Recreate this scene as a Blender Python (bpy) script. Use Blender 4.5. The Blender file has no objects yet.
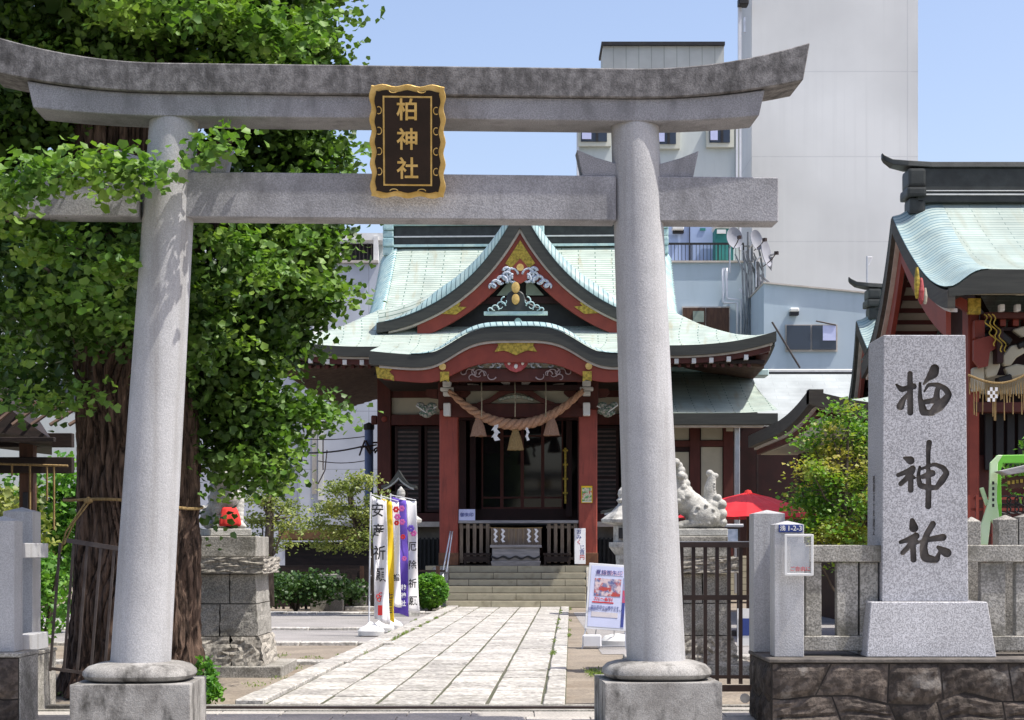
import bpy, bmesh, math, random
import numpy as np
from mathutils import Vector, Matrix
random.seed(7); rng = np.random.default_rng(7)
R = math.radians
S = bpy.context.scene
COL = S.collection
# ---------------------------------------------------------------- camera
F, CX, HY, EZ = 1700.0, 512.0, 551.0, 1.55
cam = bpy.data.cameras.new('camera'); co = bpy.data.objects.new('camera', cam); COL.objects.link(co)
co.location = (0, 0, EZ); co.rotation_euler = (R(90), 0, 0)
cam.sensor_width = 36; cam.lens = 36 * F / 1024; cam.shift_y = (HY - 360) / 1024
cam.clip_end = 3000
S.camera = co
# ---------------------------------------------------------------- sky and sun
SUN = Vector((0.50, -0.14, 1.0)).normalized()
el = math.asin(SUN.z); az = math.atan2(SUN.x, SUN.y)
w = bpy.data.worlds.new('World'); S.world = w; w.use_nodes = True
wn = w.node_tree.nodes; wl = w.node_tree.links
bg = wn['Background']
sky = wn.new('ShaderNodeTexSky'); sky.sky_type = 'NISHITA'; sky.sun_disc = False
sky.sun_elevation = el; sky.sun_rotation = az; sky.air_density = 1.0; sky.dust_density = 2.4; sky.ozone_density = 1.0
tint = wn.new('ShaderNodeMix'); tint.data_type = 'RGBA'; tint.blend_type = 'MULTIPLY'; tint.inputs[0].default_value = 1; tint.inputs[7].default_value = (1.04, .97, .98, 1)
wl.new(sky.outputs[0], tint.inputs[6]); wl.new(tint.outputs[2], bg.inputs[0]); bg.inputs[1].default_value = 0.135
sl = bpy.data.lights.new('sun', 'SUN'); sl.energy = 3.6; sl.angle = R(0.5); sl.color = (1.0, 0.955, 0.88)
so = bpy.data.objects.new('sun', sl); COL.objects.link(so)
so.rotation_euler = (-SUN).to_track_quat('-Z', 'Y').to_euler()
S.view_settings.view_transform = 'Standard'; S.view_settings.look = 'None'
S.view_settings.exposure = 0.8; S.view_settings.gamma = 1.0; S.view_settings.use_curve_mapping = False
S.cycles.max_bounces = 8; S.cycles.diffuse_bounces = 4; S.cycles.transparent_max_bounces = 6

# ---------------------------------------------------------------- helpers
def P(px, py, Y): return Vector(((px - CX) * Y / F, Y, EZ + (HY - py) * Y / F))
def PX(px, Y): return (px - CX) * Y / F
def PZ(py, Y): return EZ + (HY - py) * Y / F
def tag(o, label=None, cat=None, group=None, kind=None):
    if label: o['label'] = label
    if cat: o['category'] = cat
    if group: o['group'] = group
    if kind: o['kind'] = kind
    return o
def thing(name, label, cat, loc=(0, 0, 0), rz=0.0, group=None, rx=0.0, ry=0.0):
    o = bpy.data.objects.new(name, None); COL.objects.link(o); o.empty_display_size = .2
    o.location = loc; o.rotation_euler = (rx, ry, rz)
    return tag(o, label, cat, group)
def copy_tree(o, parent=None):
    c = o.copy(); COL.objects.link(c)
    if parent: c.parent = parent
    for ch in list(o.children): copy_tree(ch, c)
    return c

class MB:
    def __init__(s): s.bm = bmesh.new(); s.uv = s.bm.loops.layers.uv.new('UVMap')
    def box(s, x0, x1, y0, y1, z0, z1, M=None):
        c = [(x0,y0,z0),(x1,y0,z0),(x1,y1,z0),(x0,y1,z0),(x0,y0,z1),(x1,y0,z1),(x1,y1,z1),(x0,y1,z1)]
        return s.hexa(c, M)
    def hexa(s, c, M=None):
        v = [s.bm.verts.new(M @ Vector(p) if M else p) for p in c]
        for f in ((0,3,2,1),(4,5,6,7),(0,1,5,4),(1,2,6,5),(2,3,7,6),(3,0,4,7)):
            s.bm.faces.new([v[i] for i in f])
        return s
    def frustum(s, cx, cy, wx0, wy0, z0, wx1, wy1, z1, M=None):
        a, b, c, d = wx0/2, wy0/2, wx1/2, wy1/2
        return s.hexa([(cx-a,cy-b,z0),(cx+a,cy-b,z0),(cx+a,cy+b,z0),(cx-a,cy+b,z0),
                       (cx-c,cy-d,z1),(cx+c,cy-d,z1),(cx+c,cy+d,z1),(cx-c,cy+d,z1)], M)
    def prism(s, pts, y0, y1, M=None, axis='y'):
        """polygon in xz extruded along y (or yz along x, xy along z)"""
        def q(p, t):
            v = Vector((p[0], t, p[1])) if axis == 'y' else (Vector((t, p[0], p[1])) if axis == 'x' else Vector((p[0], p[1], t)))
            return M @ v if M else v
        a = [s.bm.verts.new(q(p, y0)) for p in pts]; b = [s.bm.verts.new(q(p, y1)) for p in pts]
        s.bm.faces.new(a); s.bm.faces.new(b[::-1])
        n = len(pts)
        for i in range(n): s.bm.faces.new((a[i], b[i], b[(i+1) % n], a[(i+1) % n]))
        return s
    def band(s, us, top, bot, v0, v1):
        """strip following a curve in xz, extruded in y"""
        r = []
        for u, t, b in zip(us, top, bot):
            r.append([s.bm.verts.new(p) for p in ((u,v0,t),(u,v1,t),(u,v1,b),(u,v0,b))])
        for i in range(len(r)-1):
            for k in range(4):
                s.bm.faces.new((r[i][k], r[i+1][k], r[i+1][(k+1)%4], r[i][(k+1)%4]))
        s.bm.faces.new(r[0]); s.bm.faces.new(r[-1][::-1])
        return s
    def loft(s, rings, close=True, cap=True):
        rv = [[s.bm.verts.new(p) for p in ring] for ring in rings]
        n = len(rv[0])
        for i in range(len(rv)-1):
            for k in range(n if close else n-1):
                s.bm.faces.new((rv[i][k], rv[i][(k+1)%n], rv[i+1][(k+1)%n], rv[i+1][k]))
        if cap and close:
            s.bm.faces.new(rv[0][::-1]); s.bm.faces.new(rv[-1])
        return s
    def tube(s, pts, rad, seg=8):
        pts = [Vector(p) for p in pts]; n = len(pts)
        if not hasattr(rad, '__len__'): rad = [rad]*n
        rings = []; ref = None
        for i in range(n):
            d = (pts[min(i+1,n-1)] - pts[max(i-1,0)]).normalized()
            if ref is None: ref = Vector((0,0,1)) if abs(d.z) < .9 else Vector((1,0,0))
            a = (ref - d*ref.dot(d)).normalized(); b = d.cross(a); ref = a
            rings.append([pts[i] + (a*math.cos(t)+b*math.sin(t))*rad[i] for t in [2*math.pi*k/seg for k in range(seg)]])
        return s.loft(rings)
    def lathe(s, prof, c=(0,0,0), seg=24, M=None, sup=None):
        rings = []
        for r, z in prof:
            ring = []
            for k in range(seg):
                t = 2*math.pi*k/seg; x, y = math.cos(t), math.sin(t)
                if sup: q = (abs(x)**sup+abs(y)**sup)**(-1/sup); x, y = x*q, y*q
                p = Vector((c[0]+r*x, c[1]+r*y, c[2]+z)); ring.append(M @ p if M else p)
            rings.append(ring)
        return s.loft(rings)
    def grid(s, fn, ua, va, thick=0.0):
        """fn(u,v)->point ; uv in metres along the surface"""
        g = [[Vector(fn(u, v)) for v in va] for u in ua]
        vv = [[s.bm.verts.new(p) for p in row] for row in g]
        L = [[0]*len(va) for _ in ua]; U = [[0]*len(va) for _ in ua]
        for i in range(len(ua)):
            for j in range(len(va)):
                if j: L[i][j] = L[i][j-1] + (g[i][j]-g[i][j-1]).length
                if i: U[i][j] = U[i-1][j] + (g[i][j]-g[i-1][j]).length
        for i in range(len(ua)-1):
            for j in range(len(va)-1):
                idx = ((i,j),(i+1,j),(i+1,j+1),(i,j+1))
                try: f = s.bm.faces.new([vv[a][b] for a, b in idx])
                except ValueError: continue
                for lp, (a, b) in zip(f.loops, idx): lp[s.uv].uv = (U[a][b], L[a][b])
        return s
    def ball(s, c, r, sub=2, sc=(1,1,1), M=None):
        T = Matrix.Translation(c) @ Matrix.Diagonal((r*sc[0], r*sc[1], r*sc[2], 1))
        if M: T = M @ T
        bmesh.ops.create_icosphere(s.bm, subdivisions=sub, radius=1, matrix=T); return s
    def build(s, name, mat=None, parent=None, smooth=False, bevel=0.0, seg=1, jitter=0.0, solid=0.0):
        bm = s.bm
        if jitter:
            for v in bm.verts: v.co += Vector((random.uniform(-1,1),random.uniform(-1,1),random.uniform(-1,1)))*jitter
        bmesh.ops.remove_doubles(bm, verts=bm.verts, dist=1e-5)
        bmesh.ops.recalc_face_normals(bm, faces=bm.faces)
        if bevel:
            es = [e for e in bm.edges if len(e.link_faces) == 2 and e.calc_face_angle(0) > .5]
            bmesh.ops.bevel(bm, geom=es, offset=bevel, segments=seg, affect='EDGES', profile=.7)
        me = bpy.data.meshes.new(name); bm.to_mesh(me); bm.free()
        if smooth is True:
            me.polygons.foreach_set('use_smooth', [True]*len(me.polygons))
        o = bpy.data.objects.new(name, me); COL.objects.link(o)
        if smooth == 'auto':
            me.polygons.foreach_set('use_smooth', [True]*len(me.polygons))
            me.set_sharp_from_angle(angle=R(40))
        if mat: me.materials.append(mat)
        if parent: o.parent = parent
        if solid:
            m = o.modifiers.new('s', 'SOLIDIFY'); m.thickness = solid; m.offset = -1
        return o

def text(name, body, size, mat, parent, loc, rot=(math.pi/2, 0, 0), ext=.002, bold=0.0, sx=1.0):
    c = bpy.data.curves.new('t', 'FONT'); c.body = body; c.size = size; c.extrude = ext; c.offset = bold
    c.align_x = 'CENTER'; c.align_y = 'CENTER'; c.resolution_u = 3; c.space_line = .92
    o = bpy.data.objects.new('t', c); COL.objects.link(o)
    bpy.context.view_layer.update()
    me = bpy.data.meshes.new_from_object(o.evaluated_get(bpy.context.evaluated_depsgraph_get()))
    bpy.data.objects.remove(o); bpy.data.curves.remove(c)
    me.name = name; me.materials.clear(); me.materials.append(mat)
    n = bpy.data.objects.new(name, me); COL.objects.link(n); n.parent = parent
    n.location = loc; n.rotation_euler = rot; n.scale = (sx, 1, 1)
    return n
def vert(s): return '\n'.join(s)

# ---------------------------------------------------------------- materials
def newmat(name):
    m = bpy.data.materials.new(name); m.use_nodes = True
    return m, m.node_tree.nodes, m.node_tree.links, m.node_tree.nodes['Principled BSDF']
def c4(c): return (c[0], c[1], c[2], 1)
def pm(name, c, c2=None, sc=4.0, rough=.8, bump=0.0, bsc=None, stretch=(1,1,1), lo=.38, hi=.62, detail=6, metal=0.0,
       speck=None, ssc=90.0, samt=.5, dirt=None, dsc=1.2, dlo=.5, dhi=.75, dstretch=(1,1,1), spec=.3, uvmap=False):
    m, N, L, B = newmat(name)
    tc = N.new('ShaderNodeTexCoord'); src = tc.outputs['UV' if uvmap else 'Object']
    def noise(scale, st, det=detail):
        mp = N.new('ShaderNodeMapping'); mp.inputs['Scale'].default_value = st; L.new(src, mp.inputs[0])
        n = N.new('ShaderNodeTexNoise'); n.inputs['Scale'].default_value = scale; n.inputs['Detail'].default_value = det
        n.inputs['Roughness'].default_value = .6; L.new(mp.outputs[0], n.inputs['Vector']); return n.outputs['Fac']
    def ramp(f, a, b, ca, cb):
        r = N.new('ShaderNodeValToRGB'); L.new(f, r.inputs[0])
        r.color_ramp.elements[0].position = a; r.color_ramp.elements[1].position = b
        r.color_ramp.elements[0].color = c4(ca); r.color_ramp.elements[1].color = c4(cb); return r.outputs[0]
    if c2 is None: c2 = tuple(x*.8 for x in c)
    out = ramp(noise(sc, stretch), lo, hi, c, c2)
    def mix(a, b, f, mode='MIX'):
        x = N.new('ShaderNodeMix'); x.data_type = 'RGBA'; x.blend_type = mode
        if isinstance(f, float): x.inputs[0].default_value = f
        else: L.new(f, x.inputs[0])
        L.new(a, x.inputs[6])
        if isinstance(b, tuple): x.inputs[7].default_value = c4(b)
        else: L.new(b, x.inputs[7])
        return x.outputs[2]
    if speck:
        s1 = ramp(noise(ssc, (1,1,1), 2), .42, .58, (1-samt,)*3, (1+samt*.6,)*3)
        out = mix(out, s1, 1.0, 'MULTIPLY')
    if dirt:
        d = ramp(noise(dsc, dstretch), dlo, dhi, (0,0,0), (1,1,1))
        out = mix(out, tuple(dirt), d)
    L.new(out, B.inputs['Base Color'])
    B.inputs['Roughness'].default_value = rough; B.inputs['Metallic'].default_value = metal
    B.inputs['Specular IOR Level'].default_value = spec
    if bump:
        b = N.new('ShaderNodeBump'); b.inputs['Strength'].default_value = bump; b.inputs['Distance'].default_value = .02
        L.new(noise(bsc or sc*6, stretch), b.inputs['Height']); L.new(b.outputs[0], B.inputs['Normal'])
    return m
def brickmat(name, c, c2, bw, bh, mortar, mc, rough=.7, offset=.5, bump=.4, coords='UV', nscale=3, dirt=None, swap=None, dlo=.55, dhi=.8, dstretch=(1,1,1), dsc=.8):
    m, N, L, B = newmat(name)
    tc = N.new('ShaderNodeTexCoord'); src = tc.outputs[coords]
    if swap:
        sp = N.new('ShaderNodeSeparateXYZ'); cb = N.new('ShaderNodeCombineXYZ'); L.new(src, sp.inputs[0])
        for i, a in enumerate(swap): L.new(sp.outputs['XYZ'.index(a)], cb.inputs[i])
        src2 = cb.outputs[0]
    else: src2 = src
    b = N.new('ShaderNodeTexBrick'); L.new(src2, b.inputs['Vector'])
    b.offset = offset; b.inputs['Scale'].default_value = 1; b.inputs['Brick Width'].default_value = bw
    b.inputs['Row Height'].default_value = bh; b.inputs['Mortar Size'].default_value = mortar; b.inputs['Mortar Smooth'].default_value = .3
    b.inputs['Color1'].default_value = c4(c); b.inputs['Color2'].default_value = c4(c2); b.inputs['Mortar'].default_value = c4(mc)
    b.inputs['Bias'].default_value = 0
    n = N.new('ShaderNodeTexNoise'); n.inputs['Scale'].default_value = nscale; n.inputs['Detail'].default_value = 6; L.new(src, n.inputs['Vector'])
    r = N.new('ShaderNodeValToRGB'); r.color_ramp.elements[0].color = (.78,.78,.78,1); r.color_ramp.elements[1].color = (1.12,1.12,1.12,1)
    r.color_ramp.elements[0].position=.3; r.color_ramp.elements[1].position=.7
    L.new(n.outputs[0], r.inputs[0])
    x = N.new('ShaderNodeMix'); x.data_type = 'RGBA'; x.blend_type = 'MULTIPLY'; x.inputs[0].default_value = 1
    L.new(b.outputs[0], x.inputs[6]); L.new(r.outputs[0], x.inputs[7]); out = x.outputs[2]
    if dirt:
        mp = N.new('ShaderNodeMapping'); mp.inputs['Scale'].default_value = dstretch; L.new(src, mp.inputs[0])
        n2 = N.new('ShaderNodeTexNoise'); n2.inputs['Scale'].default_value = dsc; n2.inputs['Detail'].default_value = 7; L.new(mp.outputs[0], n2.inputs['Vector'])
        r2 = N.new('ShaderNodeValToRGB'); r2.color_ramp.elements[0].position = dlo; r2.color_ramp.elements[1].position = dhi; L.new(n2.outputs[0], r2.inputs[0])
        y = N.new('ShaderNodeMix'); y.data_type = 'RGBA'; L.new(r2.outputs[0], y.inputs[0]); L.new(out, y.inputs[6]); y.inputs[7].default_value = c4(dirt); out = y.outputs[2]
    L.new(out, B.inputs['Base Color']); B.inputs['Roughness'].default_value = rough; B.inputs['Specular IOR Level'].default_value = .3
    if bump:
        bp = N.new('ShaderNodeBump'); bp.inputs['Strength'].default_value = bump; bp.inputs['Distance'].default_value = .02; bp.invert = True
        L.new(b.outputs['Fac'], bp.inputs['Height']); L.new(bp.outputs[0], B.inputs['Normal'])
    return m
def rubble(name, cols, sc=3.2, jr=.035):
    m, N, L, B = newmat(name)
    tc = N.new('ShaderNodeTexCoord')
    nz = N.new('ShaderNodeTexNoise'); nz.inputs['Scale'].default_value = 2.5; L.new(tc.outputs['Object'], nz.inputs['Vector'])
    ad = N.new('ShaderNodeVectorMath'); ad.operation = 'MULTIPLY_ADD'; L.new(nz.outputs['Color'], ad.inputs[0]); ad.inputs[1].default_value = (.22,.22,.22); L.new(tc.outputs['Object'], ad.inputs[2])
    v1 = N.new('ShaderNodeTexVoronoi'); v1.inputs['Scale'].default_value = sc; v1.distance = 'CHEBYCHEV'; v1.inputs['Randomness'].default_value=.8
    v2 = N.new('ShaderNodeTexVoronoi'); v2.feature = 'DISTANCE_TO_EDGE'; v2.inputs['Scale'].default_value = sc; v2.inputs['Randomness'].default_value=.8
    v1.distance = 'EUCLIDEAN'
    for v in (v1, v2): L.new(ad.outputs[0], v.inputs['Vector'])
    r = N.new('ShaderNodeValToRGB'); sp = N.new('ShaderNodeSeparateColor'); L.new(v1.outputs['Color'], sp.inputs[0]); L.new(sp.outputs[0], r.inputs[0])
    r.color_ramp.elements[0].color = c4(cols[0]); r.color_ramp.elements[1].color = c4(cols[1])
    e = r.color_ramp.elements.new(.5); e.color = c4(cols[2])
    n2 = N.new('ShaderNodeTexNoise'); n2.inputs['Scale'].default_value = 14; n2.inputs['Detail'].default_value = 8; n2.inputs['Roughness'].default_value=.7; L.new(tc.outputs['Object'], n2.inputs['Vector'])
    r3 = N.new('ShaderNodeValToRGB'); r3.color_ramp.elements[0].position=.3; r3.color_ramp.elements[1].position=.7; r3.color_ramp.elements[0].color=(.5,.5,.5,1); r3.color_ramp.elements[1].color=(1.35,1.35,1.35,1); L.new(n2.outputs[0], r3.inputs[0])
    x = N.new('ShaderNodeMix'); x.data_type='RGBA'; x.blend_type='MULTIPLY'; x.inputs[0].default_value=1; L.new(r.outputs[0], x.inputs[6]); L.new(r3.outputs[0], x.inputs[7])
    r2 = N.new('ShaderNodeValToRGB'); r2.color_ramp.elements[0].position = jr*.4; r2.color_ramp.elements[1].position = jr; L.new(v2.outputs['Distance'], r2.inputs[0])
    y = N.new('ShaderNodeMix'); y.data_type='RGBA'; L.new(r2.outputs[0], y.inputs[0]); y.inputs[6].default_value=(.012,.011,.010,1); L.new(x.outputs[2], y.inputs[7])
    L.new(y.outputs[2], B.inputs['Base Color']); B.inputs['Roughness'].default_value=.85
    mm = N.new('ShaderNodeMath'); mm.operation='MULTIPLY_ADD'; L.new(n2.outputs[0], mm.inputs[0]); mm.inputs[1].default_value=.8
    mr = N.new('ShaderNodeMapRange'); mr.inputs[2].default_value=.12; L.new(v2.outputs['Distance'], mr.inputs[0]); L.new(mr.outputs[0], mm.inputs[2])
    bp = N.new('ShaderNodeBump'); bp.inputs['Strength'].default_value=.9; bp.inputs['Distance'].default_value=.06; L.new(mm.outputs[0], bp.inputs['Height']); L.new(bp.outputs[0], B.inputs['Normal'])
    return m
def leafmat(name, ca, cb, cc=None, nsc=.9, trans=.35, rough=.5):
    m, N, L, B = newmat(name)
    g = N.new('ShaderNodeNewGeometry'); tc = N.new('ShaderNodeTexCoord')
    r = N.new('ShaderNodeValToRGB'); L.new(g.outputs['Random Per Island'], r.inputs[0])
    r.color_ramp.elements[0].color = c4(ca); r.color_ramp.elements[1].color = c4(cb)
    out = r.outputs[0]
    if cc:
        n = N.new('ShaderNodeTexNoise'); n.inputs['Scale'].default_value = nsc; n.inputs['Detail'].default_value=3; L.new(tc.outputs['Object'], n.inputs['Vector'])
        r2 = N.new('ShaderNodeValToRGB'); r2.color_ramp.elements[0].position=.48; r2.color_ramp.elements[1].position=.62; L.new(n.outputs[0], r2.inputs[0])
        x = N.new('ShaderNodeMix'); x.data_type='RGBA'; L.new(r2.outputs[0], x.inputs[0]); L.new(out, x.inputs[6]); x.inputs[7].default_value=c4(cc); out = x.outputs[2]
    L.new(out, B.inputs['Base Color']); B.inputs['Roughness'].default_value=rough; B.inputs['Specular IOR Level'].default_value=.35
    t = N.new('ShaderNodeBsdfTranslucent'); br = N.new('ShaderNodeMix'); br.data_type='RGBA'; br.blend_type='MULTIPLY'; br.inputs[0].default_value=1
    L.new(out, br.inputs[6]); br.inputs[7].default_value=(1.5,1.7,.6,1); L.new(br.outputs[2], t.inputs[0])
    mx = N.new('ShaderNodeMixShader'); mx.inputs[0].default_value=trans; L.new(B.outputs[0], mx.inputs[1]); L.new(t.outputs[0], mx.inputs[2])
    L.new(mx.outputs[0], N['Material Output'].inputs[0])
    return m
M = {}
M['granite'] = pm('granite', (.455,.455,.46), (.385,.385,.39), sc=1.5, rough=.8, speck=True, ssc=110, samt=.16, bump=.25, bsc=60, dirt=(.24,.23,.215), dsc=2.2, dstretch=(2.5,2.5,.12), dlo=.50, dhi=.82)
M['granite_dark'] = pm('granite_dark', (.25,.243,.24), (.13,.126,.125), sc=11, rough=.85, speck=True, ssc=100, samt=.2, bump=.25, bsc=50, dirt=(.055,.053,.052), dsc=9, dstretch=(1.2,1,.45), dlo=.45, dhi=.75)
M['granite_mid'] = pm('granite_mid', (.33,.33,.345), (.26,.26,.27), sc=1.6, rough=.85, speck=True, ssc=100, samt=.2, bump=.25, bsc=50, dirt=(.15,.15,.155), dsc=4, dstretch=(1.2,1,.5), dlo=.50, dhi=.78)
M['granite_block'] = pm('granite_block', (.36,.35,.33), (.22,.21,.195), sc=3, rough=.85, speck=True, ssc=100, samt=.2, bump=.3, bsc=40, dirt=(.05,.047,.042), dsc=5, dstretch=(1,1,.5), dlo=.5, dhi=.68)
M['granite_new'] = pm('granite_new', (.43,.43,.45), (.37,.37,.385), sc=2, rough=.7, speck=True, ssc=90, samt=.36, bump=.15, bsc=80)
M['granite_old'] = pm('granite_old', (.36,.345,.31), (.25,.24,.215), sc=4, rough=.9, speck=True, ssc=60, samt=.35, bump=.35, bsc=30, dirt=(.10,.095,.075), dsc=3, dlo=.5, dhi=.75)
M['stone_rough'] = pm('stone_rough', (.36,.335,.29), (.20,.185,.16), sc=5, rough=.95, speck=True, ssc=30, samt=.35, bump=.5, bsc=14)
M['stone_steps'] = brickmat('stone_steps', (.46,.42,.30), (.38,.35,.25), 1.35, .189, .010, (.09,.08,.06), coords='Object', swap='XZY', nscale=3, dirt=(.16,.14,.09), dsc=3)
M['statue'] = pm('statue', (.50,.495,.46), (.36,.355,.33), sc=7, rough=.9, speck=True, ssc=80, samt=.2, bump=.4, bsc=40, dirt=(.12,.12,.11), dsc=4, dlo=.52, dhi=.75)
M['inkstone'] = pm('inkstone', (.040,.035,.031), (.15,.13,.115), sc=6, rough=.7, lo=.35, hi=.75)
M['rubble'] = rubble('rubble', ((.075,.065,.055),(.17,.155,.14),(.11,.10,.092)))
M['rubble_ped'] = rubble('rubble_ped', ((.26,.24,.205),(.34,.32,.28),(.22,.205,.175)), sc=2.2, jr=.02)
M['copper'] = brickmat('copper', (.43,.49,.43), (.375,.445,.40), 1.1, .15, .016, (.12,.19,.16), nscale=1.3, bump=.6, rough=.6, dirt=(.27,.24,.15), dsc=2.6, dstretch=(1.6,.25,1), dlo=.56, dhi=.85)
M['copper_blue'] = pm('copper_blue', (.33,.50,.52), (.50,.64,.60), sc=2.5, rough=.55, bump=.2, dirt=(.13,.24,.28), dsc=6, dlo=.55, dhi=.8)
M['copper_roll'] = brickmat('copper_roll', (.28,.42,.43), (.36,.47,.45), .17, 30, .016, (.05,.10,.12), nscale=3, bump=.6, rough=.5, offset=0, dirt=(.12,.24,.28), dsc=3, dlo=.6, dhi=.85)
M['copper_fine'] = brickmat('copper_fine', (.31,.41,.41), (.38,.47,.44), .085, 30, .010, (.10,.19,.24), nscale=3, bump=.6, rough=.5, offset=0, dirt=(.16,.27,.32), dsc=3, dlo=.55, dhi=.85)
M['copper_hall'] = brickmat('copper_hall', (.37,.44,.40), (.31,.385,.355), .9, .085, .008, (.17,.24,.23), nscale=1.3, bump=.5, rough=.6, dirt=(.24,.25,.19), dsc=2.4, dstretch=(1.6,.25,1), dlo=.50, dhi=.8)
M['soffit_stripe'] = brickmat('soffit_stripe', (.42,.38,.30), (.38,.34,.27), .34, 30, .08, (.10,.03,.025), nscale=3, bump=.8, rough=.8, offset=0)
M['copper_dark'] = pm('copper_dark', (.045,.05,.047), (.03,.033,.031), sc=4, rough=.5, bump=.1)
M['eave'] = pm('eave', (.050,.052,.045), (.036,.038,.034), sc=5, rough=.6, stretch=(.3,.3,4))
M['eave_brown'] = pm('eave_brown', (.07,.065,.052), (.05,.046,.038), sc=5, rough=.6, stretch=(.3,.3,4))
M['trim'] = pm('trim', (.52,.47,.42), (.42,.38,.33), sc=5, rough=.6)
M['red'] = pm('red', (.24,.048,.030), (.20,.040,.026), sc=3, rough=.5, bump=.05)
M['red_sun'] = pm('red_sun', (.32,.070,.048), (.26,.056,.040), sc=2, rough=.5, dirt=(.16,.04,.03), dsc=5, dstretch=(3,3,.3))  # column red, brighter so the colour carries the sunlight on the lower columns
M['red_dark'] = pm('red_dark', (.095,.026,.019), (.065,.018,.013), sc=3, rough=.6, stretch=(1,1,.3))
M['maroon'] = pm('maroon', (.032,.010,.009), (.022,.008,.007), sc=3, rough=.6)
M['gold'] = pm('gold', (.52,.37,.06), (.25,.19,.03), sc=14, rough=.38, metal=.35, bump=.6, bsc=30, lo=.42, hi=.6)
M['gold_leaf'] = pm('gold_leaf', (.72,.50,.18), (.55,.36,.10), sc=10, rough=.4, metal=.3)
M['cream'] = pm('cream', (.47,.44,.34), (.40,.375,.29), sc=1.5, rough=.85)
M['white'] = pm('white', (.72,.72,.70), (.62,.62,.60), sc=5, rough=.7)
M['grey_green'] = pm('grey_green', (.25,.29,.24), (.2,.24,.2), sc=3, rough=.8)
M['carving'] = pm('carving', (.60,.62,.66), (.22,.30,.42), sc=22, rough=.7, bump=.8, bsc=40, lo=.46, hi=.6)
M['carving_red'] = pm('carving_red', (.45,.10,.10), (.30,.05,.05), sc=14, rough=.6)
M['iron'] = pm('iron', (.035,.024,.022), (.05,.033,.028), sc=6, rough=.45, metal=.3)
M['iron_grey'] = pm('iron_grey', (.10,.085,.08), (.07,.055,.05), sc=6, rough=.5, metal=.3)
M['steel'] = pm('steel', (.55,.56,.58), (.45,.46,.48), sc=4, rough=.35, metal=.7)
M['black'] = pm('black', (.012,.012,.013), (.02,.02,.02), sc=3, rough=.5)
M['wood_old'] = pm('wood_old', (.24,.19,.14), (.15,.115,.085), sc=5, rough=.8, stretch=(4,4,.4), bump=.3)
M['wood_grey'] = pm('wood_grey', (.32,.31,.31), (.22,.215,.22), sc=5, rough=.8, stretch=(.5,3,4), bump=.3)
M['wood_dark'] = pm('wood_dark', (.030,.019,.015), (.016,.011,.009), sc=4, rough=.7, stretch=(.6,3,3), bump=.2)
M['wood_brown'] = pm('wood_brown', (.10,.05,.03), (.06,.03,.02), sc=4, rough=.7, stretch=(3,3,.5))
M['wood_rafter'] = pm('wood_rafter', (.13,.085,.06), (.08,.05,.04), sc=4, rough=.7)
M['straw'] = pm('straw', (.36,.25,.11), (.22,.145,.06), sc=20, rough=.9, stretch=(3,3,.3), bump=.5)
M['rope'] = pm('rope', (.52,.31,.20), (.36,.20,.125), sc=25, rough=.9, bump=.6)
M['tassel'] = pm('tassel', (.42,.26,.18), (.26,.15,.10), sc=30, rough=.95, stretch=(3,3,.2), bump=.5)
M['paper'] = pm('paper', (.80,.80,.80), (.74,.74,.75), sc=3, rough=.8)
M['sign_blue'] = pm('sign_blue', (.035,.06,.22), (.03,.05,.18), sc=3, rough=.4)
M['ink'] = pm('ink', (.02,.02,.025), (.03,.03,.03), sc=5, rough=.6)
M['ink_blue'] = pm('ink_blue', (.05,.07,.28), (.05,.06,.2), sc=5, rough=.6)
M['red_ink'] = pm('red_ink', (.60,.03,.03), (.5,.03,.03), sc=5, rough=.6)
M['c_white'] = pm('cloth_white', (.80,.79,.80), (.74,.73,.75), sc=3, rough=.9)
M['c_yellow'] = pm('cloth_yellow', (.80,.55,.03), (.70,.48,.02), sc=3, rough=.9)
M['c_purple'] = pm('cloth_purple', (.14,.08,.45), (.12,.07,.38), sc=3, rough=.9)
M['c_red'] = pm('cloth_red', (.62,.035,.03), (.5,.03,.025), sc=3, rough=.8)
M['c_pink'] = pm('cloth_pink', (.55,.12,.35), (.5,.1,.3), sc=3, rough=.8)
M['lav'] = pm('lavender', (.55,.58,.80), (.5,.53,.75), sc=3, rough=.6)
M['plastic'] = pm('plastic', (.70,.71,.73), (.62,.63,.66), sc=3, rough=.4)
M['bark'] = pm('bark', (.13,.085,.062), (.022,.014,.010), sc=9, rough=.95, stretch=(2.2,2.2,.35), bump=1.0, bsc=16, lo=.40, hi=.60, dirt=(.19,.125,.09), dsc=5.0, dstretch=(2,2,.5), dlo=.55, dhi=.75)
M['bark_thin'] = pm('bark_thin', (.14,.11,.085), (.06,.045,.035), sc=9, rough=.95, stretch=(2,2,.5), bump=.6)
M['soil'] = pm('soil', (.27,.23,.18), (.20,.17,.135), sc=1.2, rough=.95, speck=True, ssc=30, samt=.2, bump=.5, bsc=20, dirt=(.17,.13,.09), dsc=.7, dlo=.55, dhi=.75)
M['asphalt'] = pm('asphalt', (.30,.285,.275), (.24,.23,.22), sc=.8, rough=.95, speck=True, ssc=60, samt=.25, bump=.3, bsc=80)
M['wall_grey'] = brickmat('wall_grey', (.46,.49,.55), (.45,.48,.54), 3.2, 2.6, .018, (.30,.32,.37), coords='Object', swap='XZY', nscale=.5, offset=0, bump=.1)
M['wall_tall'] = brickmat('wall_tall', (.66,.67,.66), (.655,.665,.655), 20, 4.3, .035, (.57,.58,.58), coords='Object', swap='XZY', nscale=.12, offset=0, bump=.1, dirt=(.63,.64,.63), dsc=1.2, dstretch=(3,1,.04), dlo=.5, dhi=.9)
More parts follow.
